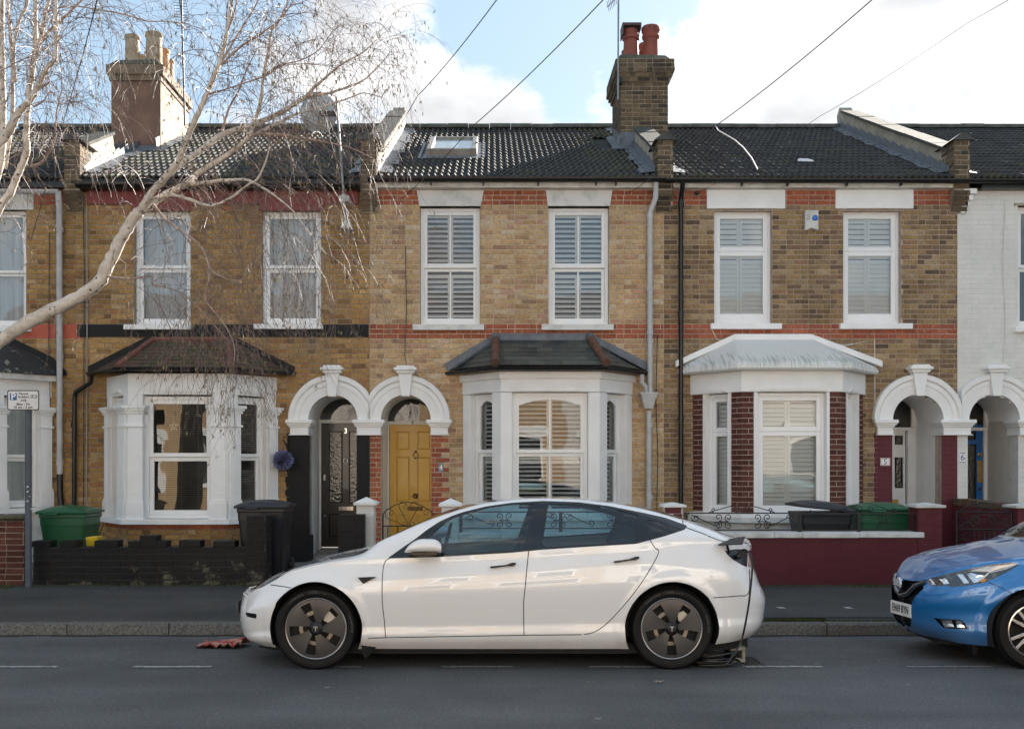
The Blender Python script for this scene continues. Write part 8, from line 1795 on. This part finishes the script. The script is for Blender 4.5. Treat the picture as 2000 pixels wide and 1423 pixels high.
# ================================================================== the birch at the left
def bark():
    m = bpy.data.materials.new('birch_bark'); m.use_nodes = True; n = m.node_tree.nodes; l = m.node_tree.links; p = n['Principled BSDF']; p.inputs['Roughness'].default_value = .75
    g = n.new('ShaderNodeNewGeometry'); x = n.new('ShaderNodeTexNoise'); x.inputs['Scale'].default_value = 9; x.inputs['Detail'].default_value = 8; x.inputs['Roughness'].default_value = .7; l.new(g.outputs['Position'], x.inputs['Vector'])
    r = n.new('ShaderNodeValToRGB'); l.new(x.outputs['Fac'], r.inputs['Fac']); e = r.color_ramp.elements; e[0].position = .30; e[0].color = (.10, .075, .055, 1); e[1].position = .38; e[1].color = (.42, .37, .31, 1); q = e.new(.55); q.color = (.58, .525, .46, 1); q = e.new(.7); q.color = (.66, .61, .54, 1)
    v = n.new('ShaderNodeTexVoronoi'); v.inputs['Scale'].default_value = 13; l.new(g.outputs['Position'], v.inputs['Vector']); mr = n.new('ShaderNodeMapRange'); l.new(v.outputs['Distance'], mr.inputs['Value']); mr.inputs['From Min'].default_value = .20; mr.inputs['From Max'].default_value = .14
    mx_ = n.new('ShaderNodeMixRGB'); l.new(mr.outputs[0], mx_.inputs['Fac']); l.new(r.outputs[0], mx_.inputs['Color1']); mx_.inputs['Color2'].default_value = (.09, .065, .045, 1); l.new(mx_.outputs[0], p.inputs['Base Color'])
    b = n.new('ShaderNodeBump'); b.inputs['Strength'].default_value = .6; b.inputs['Distance'].default_value = .01; l.new(x.outputs['Fac'], b.inputs['Height']); l.new(b.outputs[0], p.inputs['Normal']); return m
bark_m = bark(); bark2 = mat('young_bark', (.44, .33, .27), .7, col2=(.25, .17, .14), nscale=14); twig_m = mat('birch_twig', (.24, .17, .14), .6, col2=(.11, .075, .07), nscale=9); cat_m = mat('catkin', (.26, .22, .12), .8, col2=(.16, .12, .06), nscale=20)
TY = 11.0
# (px, py, depth, width in photo pixels)
LIMBS = [
 [(-110, 720, 11, 34), (-50, 692, 11, 32), (0, 666, 11, 30), (60, 626, 11, 29), (130, 592, 11, 28), (185, 560, 11, 27), (210, 522, 11, 27), (232, 474, 11, 26), (252, 440, 11, 25), (272, 412, 11, 24)],
 [(268, 418, 11, 17), (285, 392, 11, 16), (304, 367, 11, 15), (330, 339, 10.9, 15), (349, 312, 10.8, 14), (365, 272, 10.7, 13), (381, 235, 10.6, 12), (397, 200, 10.5, 11), (410, 168, 10.5, 11), (424, 136, 10.4, 10), (435, 99, 10.4, 9), (443, 64, 10.3, 8), (450, 19, 10.3, 7), (456, -30, 10.2, 6)],
 [(330, 341, 10.95, 13), (355, 319, 11, 12), (378, 304, 11.1, 12), (410, 280, 11.2, 12), (432, 264, 11.3, 13), (464, 253, 11.4, 12), (490, 246, 11.4, 11), (512, 237, 11.5, 11), (559, 214, 11.6, 10), (599, 188, 11.7, 8), (638, 183, 11.8, 6), (668, 174, 11.8, 5), (708, 158, 11.9, 4), (737, 132, 11.9, 3), (764, 100, 12, 2)],
 [(596, 190, 11.7, 8), (615, 170, 11.6, 7), (649, 140, 11.5, 5), (673, 122, 11.5, 4), (708, 103, 11.4, 3), (738, 76, 11.4, 2)],
 [(272, 414, 11, 22), (288, 405, 11.05, 19), (304, 392, 11.1, 17), (330, 376, 11.2, 15), (365, 359, 11.2, 14), (387, 338, 11.2, 12), (413, 322, 11.2, 11), (443, 303, 11.2, 10), (472, 282, 11.1, 10), (487, 264, 11.0, 9), (496, 240, 11, 8), (509, 200, 10.9, 8), (515, 144, 10.8, 7), (525, 96, 10.7, 6), (530, 61, 10.7, 5), (544, 43, 10.6, 5), (559, 10, 10.6, 4), (570, -30, 10.5, 3)],
 [(476, 278, 11.1, 8), (503, 261, 11.2, 8), (522, 251, 11.3, 8), (556, 234, 11.4, 7), (577, 223, 11.5, 5), (622, 211, 11.6, 5), (660, 199, 11.7, 4), (686, 190, 11.7, 3), (711, 182, 11.8, 2.5), (745, 190, 11.9, 2)],
 [(365, 361, 11.2, 8), (390, 358, 11.1, 8), (413, 355, 11, 8), (448, 352, 10.9, 7), (480, 351, 10.8, 6), (512, 366, 10.7, 5), (544, 388, 10.6, 4), (575, 415, 10.6, 3), (600, 450, 10.5, 3), (640, 500, 10.5, 2)],
 [(310, 388, 11.1, 8), (336, 381, 11, 7), (368, 389, 10.9, 7), (400, 400, 10.8, 7), (424, 399, 10.8, 6), (456, 383, 10.8, 6), (483, 362, 10.7, 5), (503, 349, 10.7, 5), (519, 315, 10.6, 4), (528, 280, 10.6, 2)],
 [(487, 264, 11.0, 7), (500, 262, 11, 7), (548, 263, 11, 7), (588, 271, 11.1, 6), (622, 275, 11.1, 5), (660, 283, 11.2, 4), (692, 292, 11.3, 3), (730, 310, 11.3, 2)],
 [(211, 540, 10.95, 6), (235, 543, 10.8, 5), (260, 544, 10.7, 4.5), (295, 539, 10.6, 4), (299, 555, 10.5, 3.5), (337, 565, 10.5, 3), (372, 586, 10.4, 3), (404, 618, 10.4, 2.5), (440, 660, 10.3, 2)],
 [(300, 400, 11, 6), (322, 428, 10.8, 6), (337, 439, 10.7, 5.5), (372, 463, 10.6, 5), (397, 488, 10.5, 5), (413, 528, 10.4, 4), (435, 541, 10.4, 3), (457, 548, 10.4, 3), (480, 543, 10.4, 2)],
 [(404, 500, 10.5, 4), (409, 540, 10.4, 4), (400, 580, 10.4, 3), (420, 610, 10.3, 3), (446, 646, 10.3, 2.5), (458, 680, 10.3, 2), (456, 715, 10.3, 1.6)],
 [(-100, 560, 11.2, 26), (-40, 480, 11.2, 22), (0, 404, 11.2, 17), (18, 380, 11.2, 17), (29, 356, 11.2, 16), (42, 324, 11.2, 15), (53, 295, 11.2, 14), (51, 268, 11.2, 14), (53, 228, 11.2, 13), (56, 184, 11.2, 13), (62, 144, 11.2, 13), (69, 96, 11.2, 12), (69, 48, 11.2, 11), (70, 0, 11.2, 10), (72, -40, 11.2, 9)],
 [(-70, 430, 11, 22), (-30, 330, 11, 19), (-8, 290, 10.9, 18), (10, 268, 10.9, 18), (24, 244, 10.8, 18), (40, 216, 10.8, 16), (61, 192, 10.7, 14), (75, 168, 10.7, 13), (90, 136, 10.6, 11), (107, 115, 10.6, 10), (109, 88, 10.6, 9), (109, 48, 10.5, 9), (109, 0, 10.5, 9), (111, -40, 10.5, 8)],
 [(-60, 520, 11.4, 20), (-20, 400, 11.4, 17), (4, 300, 11.4, 15), (6, 224, 11.4, 14), (5, 140, 11.4, 13), (3, 60, 11.4, 12), (3, -40, 11.4, 11)],
 [(10, 330, 11.5, 10), (24, 220, 11.5, 9), (24, 120, 11.5, 8), (20, 60, 11.5, 8), (12, -30, 11.5, 7)],
 [(57, 180, 11.2, 9), (66, 130, 11.1, 9), (78, 80, 11.1, 9), (86, 40, 11, 8), (95, 0, 11, 8), (100, -40, 11, 7)],
 [(30, 160, 11.4, 8), (28, 90, 11.4, 7), (38, 40, 11.4, 7), (52, 10, 11.4, 7), (60, -30, 11.4, 6)],
 [(61, 324, 11.1, 7), (80, 318, 11, 6), (96, 295, 10.9, 5), (107, 273, 10.9, 4), (109, 249, 10.8, 4), (111, 215, 10.8, 3), (120, 180, 10.7, 2)],
 [(84, 80, 11, 6), (90, 67, 11, 6), (112, 46, 11, 6), (138, 22, 11, 5), (160, 0, 11, 4), (185, -30, 11, 3)],
 [(80, 30, 10.8, 3.5), (112, 16, 10.7, 3.5), (152, 13, 10.6, 3.5), (184, 18, 10.5, 3), (232, 26, 10.5, 3), (272, 37, 10.5, 2.6), (293, 42, 10.4, 2.4), (320, 42, 10.4, 2.2), (360, 45, 10.4, 1.8)],
 [(75, 175, 10.7, 5), (90, 165, 10.6, 5), (97, 161, 10.6, 4)],
 [(66, 208, 10.8, 5), (84, 198, 10.7, 3), (100, 180, 10.7, 2), (120, 205, 10.6, 1.6)],
 [(0, 140, 10.6, 2.4), (40, 118, 10.5, 2.4), (75, 103, 10.4, 2.2), (105, 85, 10.4, 2), (140, 60, 10.4, 1.6)],
 [(424, 136, 10.4, 5), (445, 100, 10.4, 5), (475, 50, 10.4, 4), (500, 10, 10.4, 3), (515, -30, 10.4, 3)],
 [(410, 168, 10.5, 5), (430, 130, 10.5, 5), (470, 92, 10.5, 4.5), (510, 65, 10.5, 4), (545, 40, 10.5, 3), (575, 0, 10.5, 2.5)],
 [(443, 64, 10.3, 4), (456, 30, 10.3, 4), (465, -10, 10.3, 3.5), (470, -40, 10.3, 3)],
 [(405, 185, 10.6, 4), (430, 178, 10.5, 3.5), (470, 165, 10.5, 3), (520, 148, 10.5, 3), (548, 130, 10.5, 2.5), (590, 125, 10.5, 2), (635, 128, 10.5, 1.8)],
 [(515, 150, 10.8, 4), (545, 128, 10.8, 3), (580, 120, 10.8, 2.5), (620, 100, 10.8, 2), (650, 60, 10.8, 1.6)],
 [(432, 264, 11.3, 6), (440, 235, 11.3, 6), (448, 210, 11.3, 5), (465, 180, 11.3, 4), (480, 140, 11.3, 3), (500, 100, 11.3, 2)],
]
tree = empty('birch_tree', 'bare silver birch leaning in from the left with drooping catkin twigs', 'tree')
rgT = random.Random(12)
spawn = []   # (point, direction, radius)
for L in LIMBS:
    wob = curve2([(a, b, c, d) for a, b, c, d in L], 5); pts = []; rad = []
    for i, (a, b, c, d) in enumerate(wob):
        j = d*.06; pts.append(at(a+rgT.uniform(-j, j), b+rgT.uniform(-j, j), c)); rad.append(max(.0028, d*.45*c/FPX*rgT.uniform(.92, 1.08)))
    big = L[0][3] > 7; m_ = MB(); m_.tube(pts, rad, 14 if L[0][3] > 12 else 8); m_.build('limb', bark_m if big or L is LIMBS[7] else bark2, tree, smooth=180)
    for i in range(1, len(pts)-1):
        if wob[i][0] > -60: spawn.append((Vector(pts[i]), (Vector(pts[i+1])-Vector(pts[i-1])).normalized(), rad[i], i/len(pts), (Vector(pts[i+1])-Vector(pts[i])).length))
    spawn.append((Vector(pts[-1]), (Vector(pts[-1])-Vector(pts[-2])).normalized(), rad[-1], 1.0, .3))
# trunk outside the frame
tr = MB(); x = X_(-120, 11); tr.tube([(x-.1, 11, -.0), (x-.12, 11.0, .6), (x-.06, 11, 1.6), (x-.02, 11, 2.6), (x+.0, 11.05, 3.6), (x+.1, 11.1, 4.6)], [.30, .24, .21, .19, .15, .10], 18); tr.build('trunk', bark_m, tree, smooth=180)
tw = MB(); ck = MB(); GRAV = Vector((0, 0, -1)); cnt = 0
def tri_tube(mb, pts, r0, r1, seg=3):
    n = len(pts); mb.tube(pts, [r0+(r1-r0)*i/(n-1) for i in range(n)], seg, caps=False)
def catkin(p, rg):
    for k in range(rg.choice((1, 2, 2, 3))):
        L = rg.uniform(.025, .05); d = Vector((rg.gauss(0, .35), rg.gauss(0, .35), -1)).normalized(); q = p+Vector((rg.gauss(0, .006), rg.gauss(0, .006), 0)); ck.tube([q, q+d*L*.5, q+d*L], [.0022, .0040, .0016], 4, caps=False)
def twig(p, d, L, r, lvl, droop, rg):
    n = max(3, int(L/.085)); pts = [p]; seg = L/n; d = d.normalized()
    for i in range(n):
        d = (d+Vector((rg.gauss(0, .17), rg.gauss(0, .17), rg.gauss(0, .15)))+GRAV*droop*(i+1)/n).normalized(); p = p+d*seg; pts.append(p)
        if lvl < 2 and i > 0 and rg.random() < (.72 if lvl == 0 else .5):
            s = Vector((rg.gauss(0, 1), rg.gauss(0, 1), rg.gauss(0, .8))).normalized(); nd = (d*.9+s*.8).normalized(); twig(p, nd, L*rg.uniform(.22, .5), r*.62, lvl+1, droop*1.1, rg)
    tri_tube(tw, pts, r, max(.0011, r*.45))
    if rg.random() < .26: catkin(pts[-1], rg)
for p, d, r, f, seg in spawn:
    base = 1.15 if r < .03 else (.55 if r < .045 else .16)
    k = base*min(1.5, seg/.07); n = int(k)+(1 if rgT.random() < k-int(k) else 0)
    if f == 1.0: n = 4
    for _ in range(n):
        s = Vector((rgT.gauss(0, 1), rgT.gauss(0, .8), rgT.gauss(0, 1))).normalized(); nd = (d*.7+s+Vector((.1, 0, .15))).normalized()
        L = rgT.uniform(.25, 1.0)*(1.15 if r < .012 else .9)
        px = CX+FPX*p.x/p.y; droop = rgT.uniform(.15, .75)
        twig(p, nd, L, min(.0045, max(.0026, r*.3)), 0, droop, rgT)
# curtains of hanging twigs in front of house 3
for _ in range(50):
    a = rgT.choice((rgT.gauss(415, 60), rgT.gauss(560, 70), rgT.uniform(500, 720), rgT.gauss(440, 25))); b = rgT.uniform(330, 520) if a > 480 else rgT.uniform(400, 640)
    p = Vector(at(a, b, rgT.uniform(10.2, 11.4))); twig(p, Vector((rgT.gauss(.1, .4), rgT.gauss(0, .3), -.6)), rgT.uniform(.5, 1.2), .0035, 0, .5, rgT)
tag(tw.build('twigs', twig_m, tree), kind='stuff'); tag(ck.build('catkins', cat_m, tree), kind='stuff')
settle(tree, (x-.1, 11, .06))
